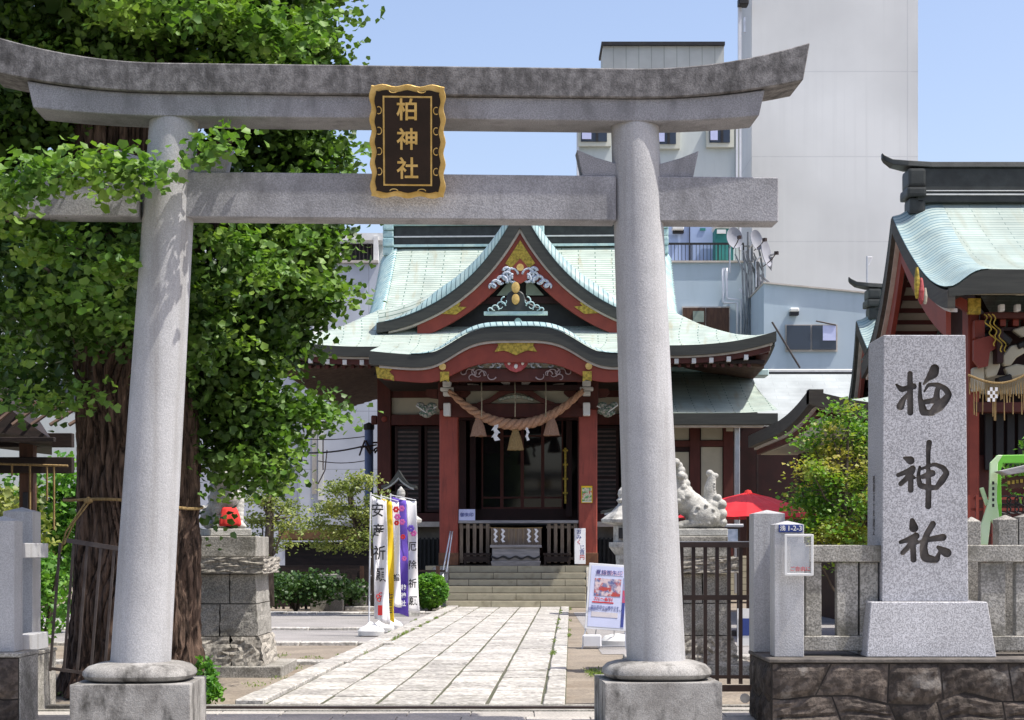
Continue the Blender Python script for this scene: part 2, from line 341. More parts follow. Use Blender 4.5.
M['wall_green'] = pm('wall_green', (.55,.59,.57), (.52,.56,.54), sc=.5, rough=.9, dirt=(.45,.49,.47), dsc=2, dstretch=(1,1,.2), dlo=.5, dhi=.8)
M['wall_blue'] = pm('wall_blue', (.42,.50,.56), (.40,.475,.53), sc=.4, rough=.9, dirt=(.34,.41,.46), dsc=1.5, dstretch=(1,1,.15), dlo=.5, dhi=.85)
M['wall_sky'] = pm('wall_sky', (.36,.46,.68), (.34,.43,.63), sc=.5, rough=.85)
M['panel_siding'] = brickmat('panel_siding', (.46,.48,.46), (.44,.46,.44), .6, 50, .03, (.34,.36,.34), coords='Object', swap='XZY', nscale=.6, offset=0)
M['roof_grey'] = brickmat('roof_grey', (.36,.39,.39), (.33,.36,.36), .9, .25, .02, (.33,.36,.36), coords='UV', nscale=1)
M['teal'] = pm('teal', (.04,.22,.20), (.03,.18,.16), sc=2, rough=.6)
M['green_paint'] = pm('green_paint', (.16,.50,.05), (.14,.44,.045), sc=2, rough=.45)
M['green_pale'] = pm('green_pale', (.50,.70,.36), (.60,.76,.50), sc=2, rough=.5)
M['umb_red'] = pm('umb_red', (.62,.02,.025), (.52,.015,.02), sc=3, rough=.6)
def glassmat(name, base, rough=.08):
    m, N, L, B = newmat(name); B.inputs['Base Color'].default_value = c4(base); B.inputs['Roughness'].default_value = rough
    B.inputs['Specular IOR Level'].default_value = .5; return m
M['glass_dark'] = glassmat('glass_dark', (.010,.010,.012), .05)
M['glass_win'] = glassmat('glass_win', (.03,.04,.06), .1)
M['clear_plastic'] = (lambda: (lambda m,N,L,B: (B.inputs['Base Color'].__setattr__('default_value',(.75,.77,.78,1)), B.inputs['Roughness'].__setattr__('default_value',.25), B.inputs['Alpha'].__setattr__('default_value',.16), m)[-1])(*newmat('clear_plastic')))()
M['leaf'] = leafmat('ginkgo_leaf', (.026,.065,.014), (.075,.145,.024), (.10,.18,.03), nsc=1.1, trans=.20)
M['leaf_lit'] = leafmat('ginkgo_leaf_lit', (.07,.155,.028), (.135,.245,.042), (.20,.31,.055), nsc=2, trans=.28)  # lit copy of the leaf green, sunlight put into the colour of outer sprays
M['leaf_pine'] = leafmat('pine_leaf', (.10,.14,.035), (.22,.26,.07), (.30,.32,.09), nsc=1.5, trans=.25)
M['leaf_hedge'] = leafmat('hedge_leaf', (.05,.15,.025), (.11,.26,.03), (.16,.32,.04), nsc=3, trans=.25)
M['leaf_dark'] = leafmat('dark_leaf', (.030,.07,.022), (.06,.12,.03), None, trans=.2)
M['leaf_maple'] = leafmat('maple_leaf', (.06,.17,.025), (.17,.29,.04), (.36,.30,.07), nsc=1.3, trans=.35)
M['grass'] = leafmat('grass_blade', (.12,.20,.04), (.22,.28,.06), None, trans=.3)

# ---------------------------------------------------------------- foliage
def leaves(name, clumps, size, mat, parent=None, seed=1, upbias=.5, shell=.6, kite=(.55,.65), down=0.0, nsub=0, subr=.35):
    """clumps: (centre, (rx,ry,rz), count) ; each leaf two triangles folded on its midrib"""
    g = np.random.default_rng(seed); pos = []
    for c, r, n in clumps:
        if nsub:   # sprays: leaves gather round small twig ends
            m = max(3, n // nsub)
            d = g.normal(size=(m,3)); d /= np.linalg.norm(d, axis=1)[:,None]
            rad = g.uniform(shell, 1.0, m)**.7
            cc = np.array(c) + d*rad[:,None]*np.array(r)
            k = g.integers(0, m, n)
            q = g.normal(size=(n,3))*np.array((subr, subr, subr*.55))*.5
            pos.append(cc[k] + q)
        else:
            d = g.normal(size=(n,3)); d /= np.linalg.norm(d, axis=1)[:,None]
            rad = g.uniform(shell**3, 1.0, n)**(1/3)
            pos.append(np.array(c) + d*rad[:,None]*np.array(r))
    p = np.concatenate(pos); n = len(p)
    nr = g.normal(size=(n,3)); nr[:,2] += upbias*2; nr[:,1] -= .35*upbias; nr /= np.linalg.norm(nr, axis=1)[:,None]
    t = g.normal(size=(n,3)); t[:,2] -= down; t -= nr*(t*nr).sum(1)[:,None]; t /= np.linalg.norm(t, axis=1)[:,None]
    b = np.cross(nr, t); s = size*g.uniform(.6, 1.25, n)[:,None]
    kx, ky = kite
    if kx > .5:      # broad fan leaf, five corners
        v = np.empty((n,6,3)); cu = nr*s*.16
        v[:,0] = p; v[:,1] = p + (-b*.52 + t*.48)*s + cu; v[:,2] = p + (-b*.34 + t*.88)*s + cu*.7; v[:,3] = p + t*s*.84 - cu*.2; v[:,4] = p + (b*.34 + t*.88)*s + cu*.7; v[:,5] = p + (b*.52 + t*.48)*s + cu
        me = bpy.data.meshes.new(name); me.vertices.add(n*6); me.vertices.foreach_set('co', v.reshape(-1))
        idx = np.arange(n)[:,None]*6; tri = np.concatenate([idx+[0,2,1], idx+[0,3,2], idx+[0,4,3], idx+[0,5,4]], axis=1).reshape(-1)
        me.loops.add(n*12); me.loops.foreach_set('vertex_index', tri.astype(np.int32))
        me.polygons.add(n*4); me.polygons.foreach_set('loop_start', np.arange(0, n*12, 3, dtype=np.int32))
        me.update(calc_edges=True); me.materials.append(mat)
        o = bpy.data.objects.new(name, me); COL.objects.link(o)
        if parent: o.parent = parent
        return o
    v = np.empty((n,4,3))
    v[:,0] = p; v[:,1] = p + (-b*kx + t*ky)*s + nr*s*.18; v[:,2] = p + t*s*.95; v[:,3] = p + (b*kx + t*ky)*s + nr*s*.18
    me = bpy.data.meshes.new(name); me.vertices.add(n*4); me.vertices.foreach_set('co', v.reshape(-1))
    idx = np.arange(n)[:,None]*4; tri = np.concatenate([idx+[0,2,1], idx+[0,3,2]], axis=1).reshape(-1)
    me.loops.add(n*6); me.loops.foreach_set('vertex_index', tri.astype(np.int32))
    me.polygons.add(n*2); me.polygons.foreach_set('loop_start', np.arange(0, n*6, 3, dtype=np.int32))
    me.update(calc_edges=True); me.materials.append(mat)
    o = bpy.data.objects.new(name, me); COL.objects.link(o)
    if parent: o.parent = parent
    return o
def limb(mb, a, b, r0, r1, n=6, wob=.1, seg=8):
    a, b = Vector(a), Vector(b); pts = []; rad = []
    for i in range(n+1):
        t = i/n; p = a.lerp(b, t)
        if 0 < i < n: p += Vector((random.uniform(-1,1), random.uniform(-1,1), random.uniform(-.6,1)))*wob
        pts.append(p); rad.append(r0+(r1-r0)*t)
    mb.tube(pts, rad, seg)

def stone_face(name, x0, x1, y, z0, z1, nrow, parent, seed, mat, axis='y', w0=.30, w1=.62):
    """irregular dressed blocks standing proud of a wall face ; axis x: face looks sideways"""
    g = random.Random(seed); b = MB(); rows = [z0+(z1-z0)*i/nrow for i in range(nrow+1)]
    xn = list(np.arange(x0-.5, x1+1, .31)); zn = [[0 if i in (0, nrow) else g.uniform(-.07,.07) for _ in xn] for i in range(nrow+1)]
    def jog(x, i): return rows[i] + float(np.interp(x, xn, zn[i]))
    for i in range(nrow):
        x = x0; skp = 0
        while x < x1-.02:
            w = g.uniform(w0, w1); x2 = x+w if x+w < x1-.15 else x1
            sk0, sk1 = skp, (g.uniform(-.07,.07) if x2 < x1 else 0); skp = sk1
            split = g.random() < .25 and (x2-x) > .4
            cells = [(x, x2, 0, 1)] if not split else [(x, x2, 0, g.uniform(.4,.6)), (x, x2, None, 1)]
            if split: cells[1] = (x, x2, cells[0][3], 1)
            for (a, c, f0, f1) in cells:
                nx, nz = 7, 5; m = .007; pr = g.uniform(.022, .05); gd = []
                for ii in range(nx+1):
                    row = []
                    for jj in range(nz+1):
                        s_, t_ = ii/nx, jj/nz; X_ = a+m+(c-a-2*m)*s_; zb, zt = jog(X_, i), jog(X_, i+1); f = f0+(f1-f0)*t_
                        Z_ = zb+m+(zt-zb-2*m)*f; edge = min(s_, 1-s_, t_*.8, (1-t_)*.8)
                        X_ += (sk0+(sk1-sk0)*s_)*(f-.5)*2
                        d = pr*min(1, edge*5)**.5 + (g.uniform(-.012,.012) if 0 < ii < nx and 0 < jj < nz else 0)
                        if edge == 0: d = 0
                        row.append((X_, y-d, Z_) if axis == 'y' else (y-d, X_, Z_))
                    gd.append(row)
                vv = [[b.bm.verts.new(p) for p in r_] for r_ in gd]
                for ii in range(nx):
                    for jj in range(nz): b.bm.faces.new((vv[ii][jj], vv[ii+1][jj], vv[ii+1][jj+1], vv[ii][jj+1]))
            x = x2
    return b.build(name, mat, parent)
def _tint(m, lo, hi):
    N, L = m.node_tree.nodes, m.node_tree.links; B = N['Principled BSDF']; src = B.inputs['Base Color'].links[0].from_socket
    g = N.new('ShaderNodeNewGeometry'); r = N.new('ShaderNodeMapRange'); r.inputs[3].default_value = lo; r.inputs[4].default_value = hi
    L.new(g.outputs['Random Per Island'], r.inputs[0]); x = N.new('ShaderNodeVectorMath'); x.operation = 'SCALE'; L.new(src, x.inputs[0]); L.new(r.outputs[0], x.inputs['Scale']); L.new(x.outputs[0], B.inputs['Base Color']); return m
M['block_dark'] = _tint(pm('block_dark', (.105,.085,.070), (.050,.040,.034), sc=5, rough=.85, speck=True, ssc=18, samt=.35, bump=.9, bsc=22, dirt=(.24,.22,.20), dsc=3.5, dlo=.60, dhi=.72), .65, 1.35)
M['mortar'] = pm('mortar', (.020,.017,.015), (.035,.03,.026), sc=6, rough=.95)
# ================================================================ GROUND
YAW = R(-2.0)      # shrine axis against the camera's
AX = Vector((math.sin(R(2)), math.cos(R(2)), 0)); AU = Vector((AX.y, -AX.x, 0))
def sh(u, v, z=0): return Vector((.1, 46.5, 0)) + AU*u + AX*v + Vector((0, 0, z))
ML = Matrix.Translation((.1, 46.5, 0)) @ Matrix.Rotation(YAW, 4, 'Z')      # shrine frame
def flat(name, pts, z, mat, th=None):
    b = MB()
    vs = [b.bm.verts.new((p[0], p[1], z)) for p in pts]; b.bm.faces.new(vs)
    return tag(b.build(name, mat), kind='structure')
b = MB(); b.grid(lambda u, v: (u, v, -.004 if v > 16.6 else -.02), np.linspace(-160, 160, 33), np.linspace(-12, 400, 60))
tag(b.build('ground', M['soil']), kind='structure')
# sidewalk in front of the gate line : slabs
mat_slab = pm('slab', (.44,.41,.37), (.36,.34,.31), sc=2, rough=.9, speck=True, ssc=40, samt=.2, bump=.3, bsc=30)
def island_tint(m, lo=.8, hi=1.12):
    N, L = m.node_tree.nodes, m.node_tree.links; B = N['Principled BSDF']
    src = B.inputs['Base Color'].links[0].from_socket
    g = N.new('ShaderNodeNewGeometry'); r = N.new('ShaderNodeMapRange'); r.inputs[3].default_value = lo; r.inputs[4].default_value = hi
    L.new(g.outputs['Random Per Island'], r.inputs[0])
    x = N.new('ShaderNodeVectorMath'); x.operation = 'SCALE'; L.new(src, x.inputs[0]); L.new(r.outputs[0], x.inputs['Scale']); L.new(x.outputs[0], B.inputs['Base Color'])
    return m
island_tint(mat_slab, .85, 1.1)
M['paver'] = island_tint(pm('paver', (.52,.50,.46), (.36,.345,.32), sc=2.5, rough=.9, speck=True, ssc=17, samt=.30, bump=.8, bsc=18, dirt=(.25,.24,.20), dsc=3.5, dlo=.52, dhi=.78), .80, 1.10)
island_tint(M['granite_old'], .85, 1.1)
b = MB()
y = 10.5
while y < 16.4:
    x = -9 + random.uniform(0, .3)
    while x < 9:
        b.box(x+.006, x+.594, y+.006, y+.594, -.05, 0.0 + random.uniform(0, .003)); x += .6
    y += .6
tag(b.build('pavement', mat_slab, bevel=.004), kind='structure')
b = MB(); b.box(-40, 40, 10.3, 16.5, -.06, -.012); tag(b.build('pavement_bed', M['asphalt']), kind='structure')
b = MB(); b.box(-9, 9, 16.92, 17.06, -.05, .012); b.box(-9, 9, 16.42, 16.56, -.05, .012)
tag(b.build('kerb_strip', M['granite_old']), kind='structure')
b = MB(); b.box(-4.2, 3.2, 16.57, 16.91, -.05, -.004); tag(b.build('paved_ground_edge', mat_slab), kind='structure')
# path : five columns of slabs with kerb stones
def path_pt(u, t):   # t metres from shrine towards camera
    return Vector((-.05, 46.45, 0)) - AX*t + AU*u
b = MB(); PY = YAW
MPth = Matrix.Translation((-.06, 46.6, 0)) @ Matrix.Rotation(YAW, 4, 'Z')
for k in range(5):
    v = -29.55
    while v < -.05:
        L_ = random.uniform(.55, 1.05); v2 = min(v+L_, -.05)
        x0 = -1.3925 + k*.557
        b.box(x0+.013+random.uniform(0,.008), x0+.557-.013+random.uniform(-.008,0), v+.012, v2-.012, -.06, .018+random.uniform(-.007,.007), MPth); v = v2
tag(b.build('path', M['paver'], bevel=.008), kind='structure')
b = MB()
for x0, x1, h in ((-1.70, -1.41, .05), (1.405, 1.62, .03)):
    v = -29.55
    while v < -.05:
        v2 = min(v + random.uniform(.7, 1.3), -.05)
        b.box(x0+random.uniform(-.01,.01), x1, v+.008, v2-.008, -.06, h+random.uniform(-.006,.006), MPth); v = v2
tag(b.build('path_kerb', M['paver'], bevel=.012), kind='structure')
b = MB(); b.box(-1.71, 1.63, -29.55, -.05, -.03, .004, MPth)
tag(b.build('path_bed', pm('joint', (.10,.095,.07), (.07,.08,.04), sc=3)), kind='structure')
# asphalt court left and right, with cross strips of stone
flat('paved_ground', [(-26, 28.4), (-2.2+.1, 28.4), (-1.72+.04, 41.6), (-26, 41.6)], .002, M['asphalt'])
flat('paved_ground_right', [(1.35, 25.5), (14, 25.5), (14, 43), (1.55, 43)], .002, M['asphalt'])
b = MB()
for (x0, x1, y0, y1) in ((-12,-1.95,27.9,28.3),(-9,-3.2,23.3,23.7),(-3.2,-2.2,23.2,23.6),(-12,-1.8,33.2,33.5),(1.6,9,24.2,24.7),(-14,-1.8,41.7,42.4)):
    x = x0
    while x < x1:
        x2 = min(x1, x+random.uniform(.6,1.1)); b.box(x+.01, x2-.01, y0+random.uniform(-.03,.03), y1, -.05, .04+random.uniform(0,.02)); x = x2
tag(b.build('path_edging', M['paver'], bevel=.012), kind='structure')
# moss and grass tufts beside the kerb
gc = []
for i in range(34):
    t = random.uniform(.5, 29)*random.uniform(.5,1); p = path_pt(random.choice((-1.40,-1.40,-1.72,1.64,1.40)), t); gc.append(((p.x+random.uniform(-.02,.02), p.y, .035), (.03,random.uniform(.1,.5),.010), random.randint(15,60)))
for i in range(26):
    gc.append(((random.uniform(-5,-2.6), random.uniform(18,25), .02), (.2,.15,.02), 40))
for i in range(10):
    gc.append(((random.uniform(.95,1.6), random.uniform(17.5,22), .02), (.14,.35,.03), 90))
tag(leaves('grass', gc, .045, M['grass'], seed=5, upbias=.1, shell=.1, kite=(.12,.5)), kind='stuff')

# ================================================================ TORII
T = thing('torii', 'tall grey granite torii gate standing in front of the shrine path', 'torii gate', (-.988, 15.0, 0), R(2.5))
def arr(a, b_, n): return [a+(b_-a)*i/(n-1) for i in range(n)]
def klift(u, k=.1): return k*max(0, abs(u)-2.0)**2
# kasagi
us = arr(-3.53, 3.53, 41)
b = MB(); rings = []
for u in us:
    zt = 5.75+klift(u, .105); zb = 5.505+klift(u, .072); e = u/3.53*.055
    rings.append([(u+e*.0, -.27, zb), (u+e, -.29, zt), (u+e, 0, zt+.045), (u+e, .29, zt), (u, .27, zb)])
b.loft(rings); kas = b.build('kasagi', M['granite_dark'], T, bevel=.008)
b = MB(); rings = []
for u in arr(-3.15, 3.15, 37):
    zt = 5.503+klift(u, .072); zb = 5.31+klift(u, .045); e = u/3.15*.05
    rings.append([(u, -.215, zb), (u+e, -.225, zt), (u+e, .225, zt), (u, .215, zb)])
b.loft(rings); b.build('shimaki', M['granite_mid'], T, bevel=.008)
# nuki in three lengths either side of and between the pillars
b = MB(); b.box(-1.90, 1.90, -.135, .135, 4.455, 4.85); b.build('nuki', M['granite_mid'], T, bevel=.01)
for s in (-1, 1):
    b = MB(); x = sorted((s*2.26, s*3.34)); b.box(x[0], x[1], -.135, .135, 4.455, 4.85); b.build('nuki', M['granite_mid'], T, bevel=.01)
def pil_u(s, z): return s*(2.27 + (2.03-2.27)*(z-.55)/(5.31-.55)) + .05*(z-.55)/4.76
for s in (-1, 1):
    rings = []
    b = MB(); n = 28
    zs = arr(.55, 5.31, 14)
    for z in zs:
        r = .262 + (.212-.262)*((z-.55)/4.76); cx = pil_u(s, z)
        rings.append([(cx+r*math.cos(2*math.pi*k/n), r*math.sin(2*math.pi*k/n), z) for k in range(n)])
    b.loft(rings); b.build('pillar', M['granite'], T, smooth='auto')
    cx = pil_u(s, .55)
    b = MB(); b.lathe([(.28,.42),(.40,.425),(.455,.445),(.475,.475),(.47,.51),(.43,.55),(.36,.572),(.27,.585)], (cx,0,0), 32, sup=3.2)
    b.build('round_footing', M['granite_block'], T, smooth='auto')
    b = MB(); b.box(cx-.505, cx+.505, -.52, .50, -.05, .42); b.build('base_block', M['granite_block'], T, bevel=.012, seg=2)
    for q in (-1, 1):      # wedges on the tie beam
        pu = pil_u(s, 4.9)
        a, e = pu+q*.19, pu+q*.52
        pts = [(a, 4.853), (e-q*.03, 4.853), (e+q*.02, 5.085), (pu+q*.38, 5.02), (a, 4.965)]
        b = MB(); b.prism(pts, -.10, .10); b.build('wedge', M['granite_mid'], T, bevel=.006)
# ---- plaque
pl = thing('name_plaque', 'dark shrine name plaque with wavy gold frame hung between the torii beams', 'plaque', (-.905, 14.79, 4.63), R(2.5))
MT = Matrix.Rotation(R(16), 4, 'X')
def wavy(w, h, amp, n):
    pts = []
    cs = [(-w,-h),(w,-h),(w,h),(-w,h)]
    for i in range(4):
        a, c = Vector(cs[i]), Vector(cs[(i+1)%4]); d = (c-a); nn = Vector((d.y,-d.x)).normalized(); m = n[i%2]
        for k in range(m*6):
            t = k/(m*6); q = a+d*t + nn*amp*((1-math.cos(2*math.pi*m*t))*.5 - .5) ; pts.append((q.x, q.y+h))
    return pts
def off(pts, k): c = Vector((0, .475)); return [((p[0])*k[0], (p[1]-c.y)*k[1]+c.y) for p in pts]
wp = wavy(.318, .468, .020, (3, 5))
b = MB(); b.prism(wp, -.05, .035, MT); b.build('frame', M['gold_leaf'], pl, bevel=.004)
b = MB(); b.prism(off(wp, (.86,.90)), -.068, -.051, MT); b.build('dark_border', pm('lacquer', (.018,.010,.007), (.012,.007,.005), sc=6, rough=.4), pl)
b = MB(); b.box(-.21,.21,-.078,-.069,.10,.85,MT); b.build('gold_line', M['gold_leaf'], pl)
b = MB(); b.box(-.195,.195,-.086,-.079,.115,.835,MT); b.build('panel', pm('lacquer_panel', (.024,.013,.009), (.016,.009,.006), sc=5, rough=.4), pl)
for i, ch in enumerate('柏神社'):
    text('character', ch, .19, M['gold_leaf'], pl, MT @ Vector((0, -.09, .725-.245*i)), (R(90+16), 0, 0), .003, .0035)
b = MB()
for sx in (-1, 1):
    for z in (.22, .39, .56, .73):   # little gold scrolls on the border
        c = Vector((sx*.245, -.07, z))
        b.tube([MT @ (c+Vector((sx*.03*math.cos(t)*.8, 0, .03*math.sin(t)))) for t in arr(R(60), R(300), 9)], .0045, 5)
for z in (.055, .895):
    for x in (-.12, .12):
        c = Vector((x, -.07, z))
        b.tube([MT @ (c+Vector((.035*math.cos(t), 0, .018*math.sin(t)*(1 if z<.5 else -1)))) for t in arr(R(0), R(180), 9)], .0045, 5)
b.build('scrollwork', M['gold_leaf'], pl)
b = MB()
for x in (-.18, .18): b.tube([(x, -.06, .90), (x, .12, 1.02)], .008, 6)
b.build('bracket', M['iron'], pl)

# ================================================================ STONE FENCE, RIGHT
def cap_post(mb, x, y, w, z0, z1, d=None):
    d = d or w
    mb.box(x-w/2, x+w/2, y-d/2, y+d/2, z0, z1)
    mb.frustum(x, y, w, d, z1, .01, .01, z1+.045)
# masonry footing
b = MB(); b.box(2.262, 12, 14.82, 16.05, -.05, .575)
W = b.build('stone_wall', M['mortar'])
stone_face('face_stone', 2.265, 11.9, 14.818, -.03, .572, 2, W, 3, M['block_dark'])
stone_face('side_stone', 14.83, 16.04, 2.260, -.03, .572, 2, W, 8, M['block_dark'], 'x')
tag(W, 'low footing wall of dark irregular stones under the engraved pillar', 'stone wall')
b = MB(); b.box(2.235, 12, 14.79, 16.08, .577, .612); b.build('coping', pm('coping', (.14,.125,.11), (.08,.072,.065), sc=6, rough=.9, bump=.5), W, bevel=.008)
ZT = .614
for (px0, px1, py, Y, nm, lb) in ((774.5, 804, 524.5, 15.02, 'gate_post', 'shorter granite gate post wearing a blue number plate'), (753.5, 785, 513.5, 15.75, 'gate_post', 'taller granite gate post behind the one with the blue plate')):
    x0, x1 = PX(px0, Y), PX(px1, Y)
    g = MB(); g.box(x0, x1, Y, Y+(x1-x0), ZT, PZ(py, Y)); zc = PZ(py, Y); g.frustum((x0+x1)/2, Y+(x1-x0)/2, x1-x0, x1-x0, zc, .012, .012, zc+.035)
    o = tag(g.build(nm, M['granite'], bevel=.005), lb, 'stone post')
    if Y < 15.5: POSTA = o; PA = (x0, x1, Y)
x0, x1, Y = PA
# number plate
np_ = thing('number_plate', 'small blue address plate with white numbers on the stone gate post', 'address plate', ((x0+x1)/2+.01, Y-.004, PZ(528.5, Y)))
b = MB(); b.box(-.105,.105,-.012,0,-.035,.035); b.build('plate', M['sign_blue'], np_, bevel=.003)
text('lettering', '1-2-3', .062, M['white'], np_, (.035,-.0135,0), ext=.001, bold=.001)
text('lettering', '浅', .05, M['white'], np_, (-.07,-.0135,0), ext=.001, bold=.001)
# plastic leaflet box
bx = thing('leaflet_box', 'clear plastic leaflet box with white rim fixed to the stone gate post', 'box', (PX(799, 14.86), 14.86, PZ(575.5, 14.86)), R(-6))
b = MB()
w_, h_, d_ = .125, .36, .16
for (a0,a1,c0,c1) in ((-w_,-w_+.02,0,h_),(w_-.02,w_,0,h_),(-w_+.02,w_-.02,0,.02),(-w_+.02,w_-.02,h_-.02,h_)): b.box(a0,a1,-.012,.006,c0,c1)
b.build('rim', M['white'], bx, bevel=.003)
b = MB(); b.box(-w_-.02,-w_-.012,.008,d_,.02,h_-.02); b.box(w_-.008,w_,.008,d_,.0,h_); b.box(-w_,w_-.01,.01,d_,-.006,.0); b.box(-w_+.02,w_-.02,-.004,-.001,.02,h_-.02); b.build('shell', M['clear_plastic'], bx)
b = MB(); b.box(-.07,.06,.03,.036,.05,.28); b.box(-.05,.09,.05,.056,.05,.25); b.build('leaflet', pm('leaf_paper', (.42,.43,.45),(.32,.33,.36), sc=9), bx)
text('lettering', 'ご自由に', .045, M['red_ink'], bx, (.01,-.006,.055), ext=.001)
# fence : rails, balusters, taller posts
FN = thing('stone_fence', 'grey stone railing fence on the low wall beside the engraved pillar', 'fence', (0, 0, 0))
def rail(px0, px1, py0, py1, Y, d):
    g = MB(); g.box(PX(px0,Y), PX(px1,Y), Y, Y+d, PZ(py1,Y), PZ(py0,Y)); g.build('rail', M['granite_old'], FN, bevel=.008)
rail(804, 1100, 545, 562, 15.2, .17)
rail(804, 1100, 636, 651, 15.2, .2)
for px0, px1 in ((806,821.5),(837,858),(860,878),(981,1005.5),(1016,1038)):
    g = MB(); Y = 15.24; g.box(PX(px0,Y), PX(px1,Y), Y, Y+.11, PZ(636,Y)+.002, PZ(562,Y)-.002); g.build('baluster', M['granite_old'], FN, bevel=.005)
for px0, px1, py in ((998,1018.5,519.5),(1018.5,1045,517),(967,981.5,521.5)):
    g = MB(); Y = 15.75; x0, x1 = PX(px0,Y), PX(px1,Y); cap_post(g, (x0+x1)/2, Y+.1, x1-x0-.01, ZT, PZ(py,Y), .2); g.build('post', M['granite_old'], FN, bevel=.004)
# short side rails from post A back to post B


# ================================================================ ENGRAVED PILLAR
ST = thing('name_stone', 'tall grey granite pillar engraved with the shrine name on a tapered plinth', 'stone pillar', (PX(928,15.05), 15.5, ZT))
def loc(p): return Vector(p) - Vector(ST.location)
b = MB()
zt = PZ(602, 15.0)
def rect(xa, xb, ya, yb, z): return [(xa-ST.location.x, ya-15.5, z-ZT), (xb-ST.location.x, ya-15.5, z-ZT), (xb-ST.location.x, yb-15.5, z-ZT), (xa-ST.location.x, yb-15.5, z-ZT)]
b.hexa(rect(PX(866,15.0), PX(996,15.0), 14.98, 16.0, ZT) + rect(PX(870.5,15.05), PX(987.5,15.05), 15.05, 15.9, zt))
b.build('plinth', M['granite_new'], ST, bevel=.008)
b = MB()
YS = 15.15; zs_ = zt+.002
b.hexa(rect(PX(882,YS), PX(968.5,YS), YS, YS+.64, zs_) + rect(PX(883.5,YS), PX(965.5,YS), YS+.0, YS+.64, PZ(335,YS)))
shaft = b.build('shaft', M['granite_new'], ST, bevel=.006)
CUT = bmesh.new()
def brush(strokes, ox, oy, k, Y, base, depth=.020):
    """brush strokes measured on the stone face, gathered as one cutter that is carved out of the shaft"""
    for st in strokes:
        pts = []
        for i in range(len(st)-1):
            (xa,ya,wa),(xb,yb,wb) = st[i], st[i+1]
            for j in range(8):
                t = j/8; pts.append((xa+(xb-xa)*t, ya+(yb-ya)*t, wa+(wb-wa)*t))
        pts.append(st[-1]); n = len(pts)
        for _ in range(3):
            q = list(pts)
            for i in range(1, n-1): q[i] = tuple((pts[i-1][c]+2*pts[i][c]+pts[i+1][c])/4 for c in range(3))
            pts = q
        for i, (x, y, w_) in enumerate(pts):
            q = P(ox+x/k, oy+y/k, Y); r = max(.0045, w_/2/k*Y/F*1.22)
            T_ = Matrix.Translation((q.x-base.x, Y-base.y, q.z-base.z)) @ Matrix.Rotation(R(90), 4, 'X')
            bmesh.ops.create_cone(CUT, cap_ends=True, segments=14, radius1=r*.8, radius2=r*1.04, depth=depth*2, matrix=T_)
hak = [[(158,208,12),(190,238,34),(228,226,26),(262,218,34)], [(240,142,30),(240,250,34),(242,375,34)], [(232,255,14),(198,300,30),(182,338,44)],
  [(388,112,50),(380,140,58),(350,170,30),(322,205,12)], [(300,200,16),(300,290,26),(318,360,44)],
  [(325,250,10),(350,208,20),(410,208,26),(455,235,34),(475,268,34),(448,305,46),(410,340,60),(372,372,34)], [(412,215,26),(402,250,30),(398,300,40)],
  [(318,375,34),(372,378,34)], [(328,312,28),(392,302,34)], [(352,395,4),(358,500,5)]]
shin = [[(153,80,10),(182,92,34)], [(127,158,18),(172,140,22),(192,128,26)], [(190,140,24),(162,176,22),(138,198,20)], [(184,160,22),(183,225,24)], [(185,160,14),(200,170,12)],
  [(224,122,12),(217,160,16),(225,205,24),(260,214,26),(300,215,20)], [(232,130,12),(290,108,16),(330,125,22),(346,150,24),(322,185,30),(300,214,20)], [(240,165,22),(280,150,28)],
  [(266,12,24),(262,50,20),(262,110,18),(264,200,24),(262,298,26)]]
sha = [[(190,362,20),(197,395,38)], [(137,460,16),(175,448,24),(208,432,28)], [(204,440,24),(172,482,22),(147,508,20)], [(193,470,24),(196,538,26)], [(196,470,18),(215,458,14)],
  [(283,378,26),(255,425,26),(240,480,32),(246,530,38),(300,542,26),(312,505,12)], [(215,462,12),(262,448,22),(328,438,30)], [(306,482,14),(330,500,34),(346,508,38)]]
base = Vector(ST.location)
brush(hak, 870, 350, 6, YS, base); brush(shin, 870, 440, 4.5, YS, base); brush(sha, 870, 440, 4.5, YS, base)
cme = bpy.data.meshes.new('cutter'); CUT.to_mesh(cme); CUT.free(); cut = bpy.data.objects.new('cutter', cme); COL.objects.link(cut)
rm = cut.modifiers.new('r', 'REMESH'); rm.mode = 'VOXEL'; rm.voxel_size = .0032
bpy.context.view_layer.update()
cm2 = bpy.data.meshes.new_from_object(cut.evaluated_get(bpy.context.evaluated_depsgraph_get())); cut.modifiers.clear(); cut.data = cm2
cm2.materials.clear(); cm2.materials.append(M['inkstone']); cut.location = base
bo = shaft.modifiers.new('b', 'BOOLEAN'); bo.operation = 'DIFFERENCE'; bo.solver = 'EXACT'; bo.object = cut; bo.material_mode = 'TRANSFER'
bpy.context.view_layer.update()
sm2 = bpy.data.meshes.new_from_object(shaft.evaluated_get(bpy.context.evaluated_depsgraph_get())); sm2.name = 'shaft'
shaft.modifiers.clear(); shaft.data = sm2; print('carved', len(sm2.polygons), [m.name for m in sm2.materials])
bpy.data.objects.remove(cut)
xl = PX(883,YS)-base.x-.004
t_ = text('side_lettering', vert('昭和五十年建之'), .085, M['inkstone'], ST, (xl+.004-.008, .0, PZ(505,YS)-ZT), (R(90), 0, R(-90)), .001)

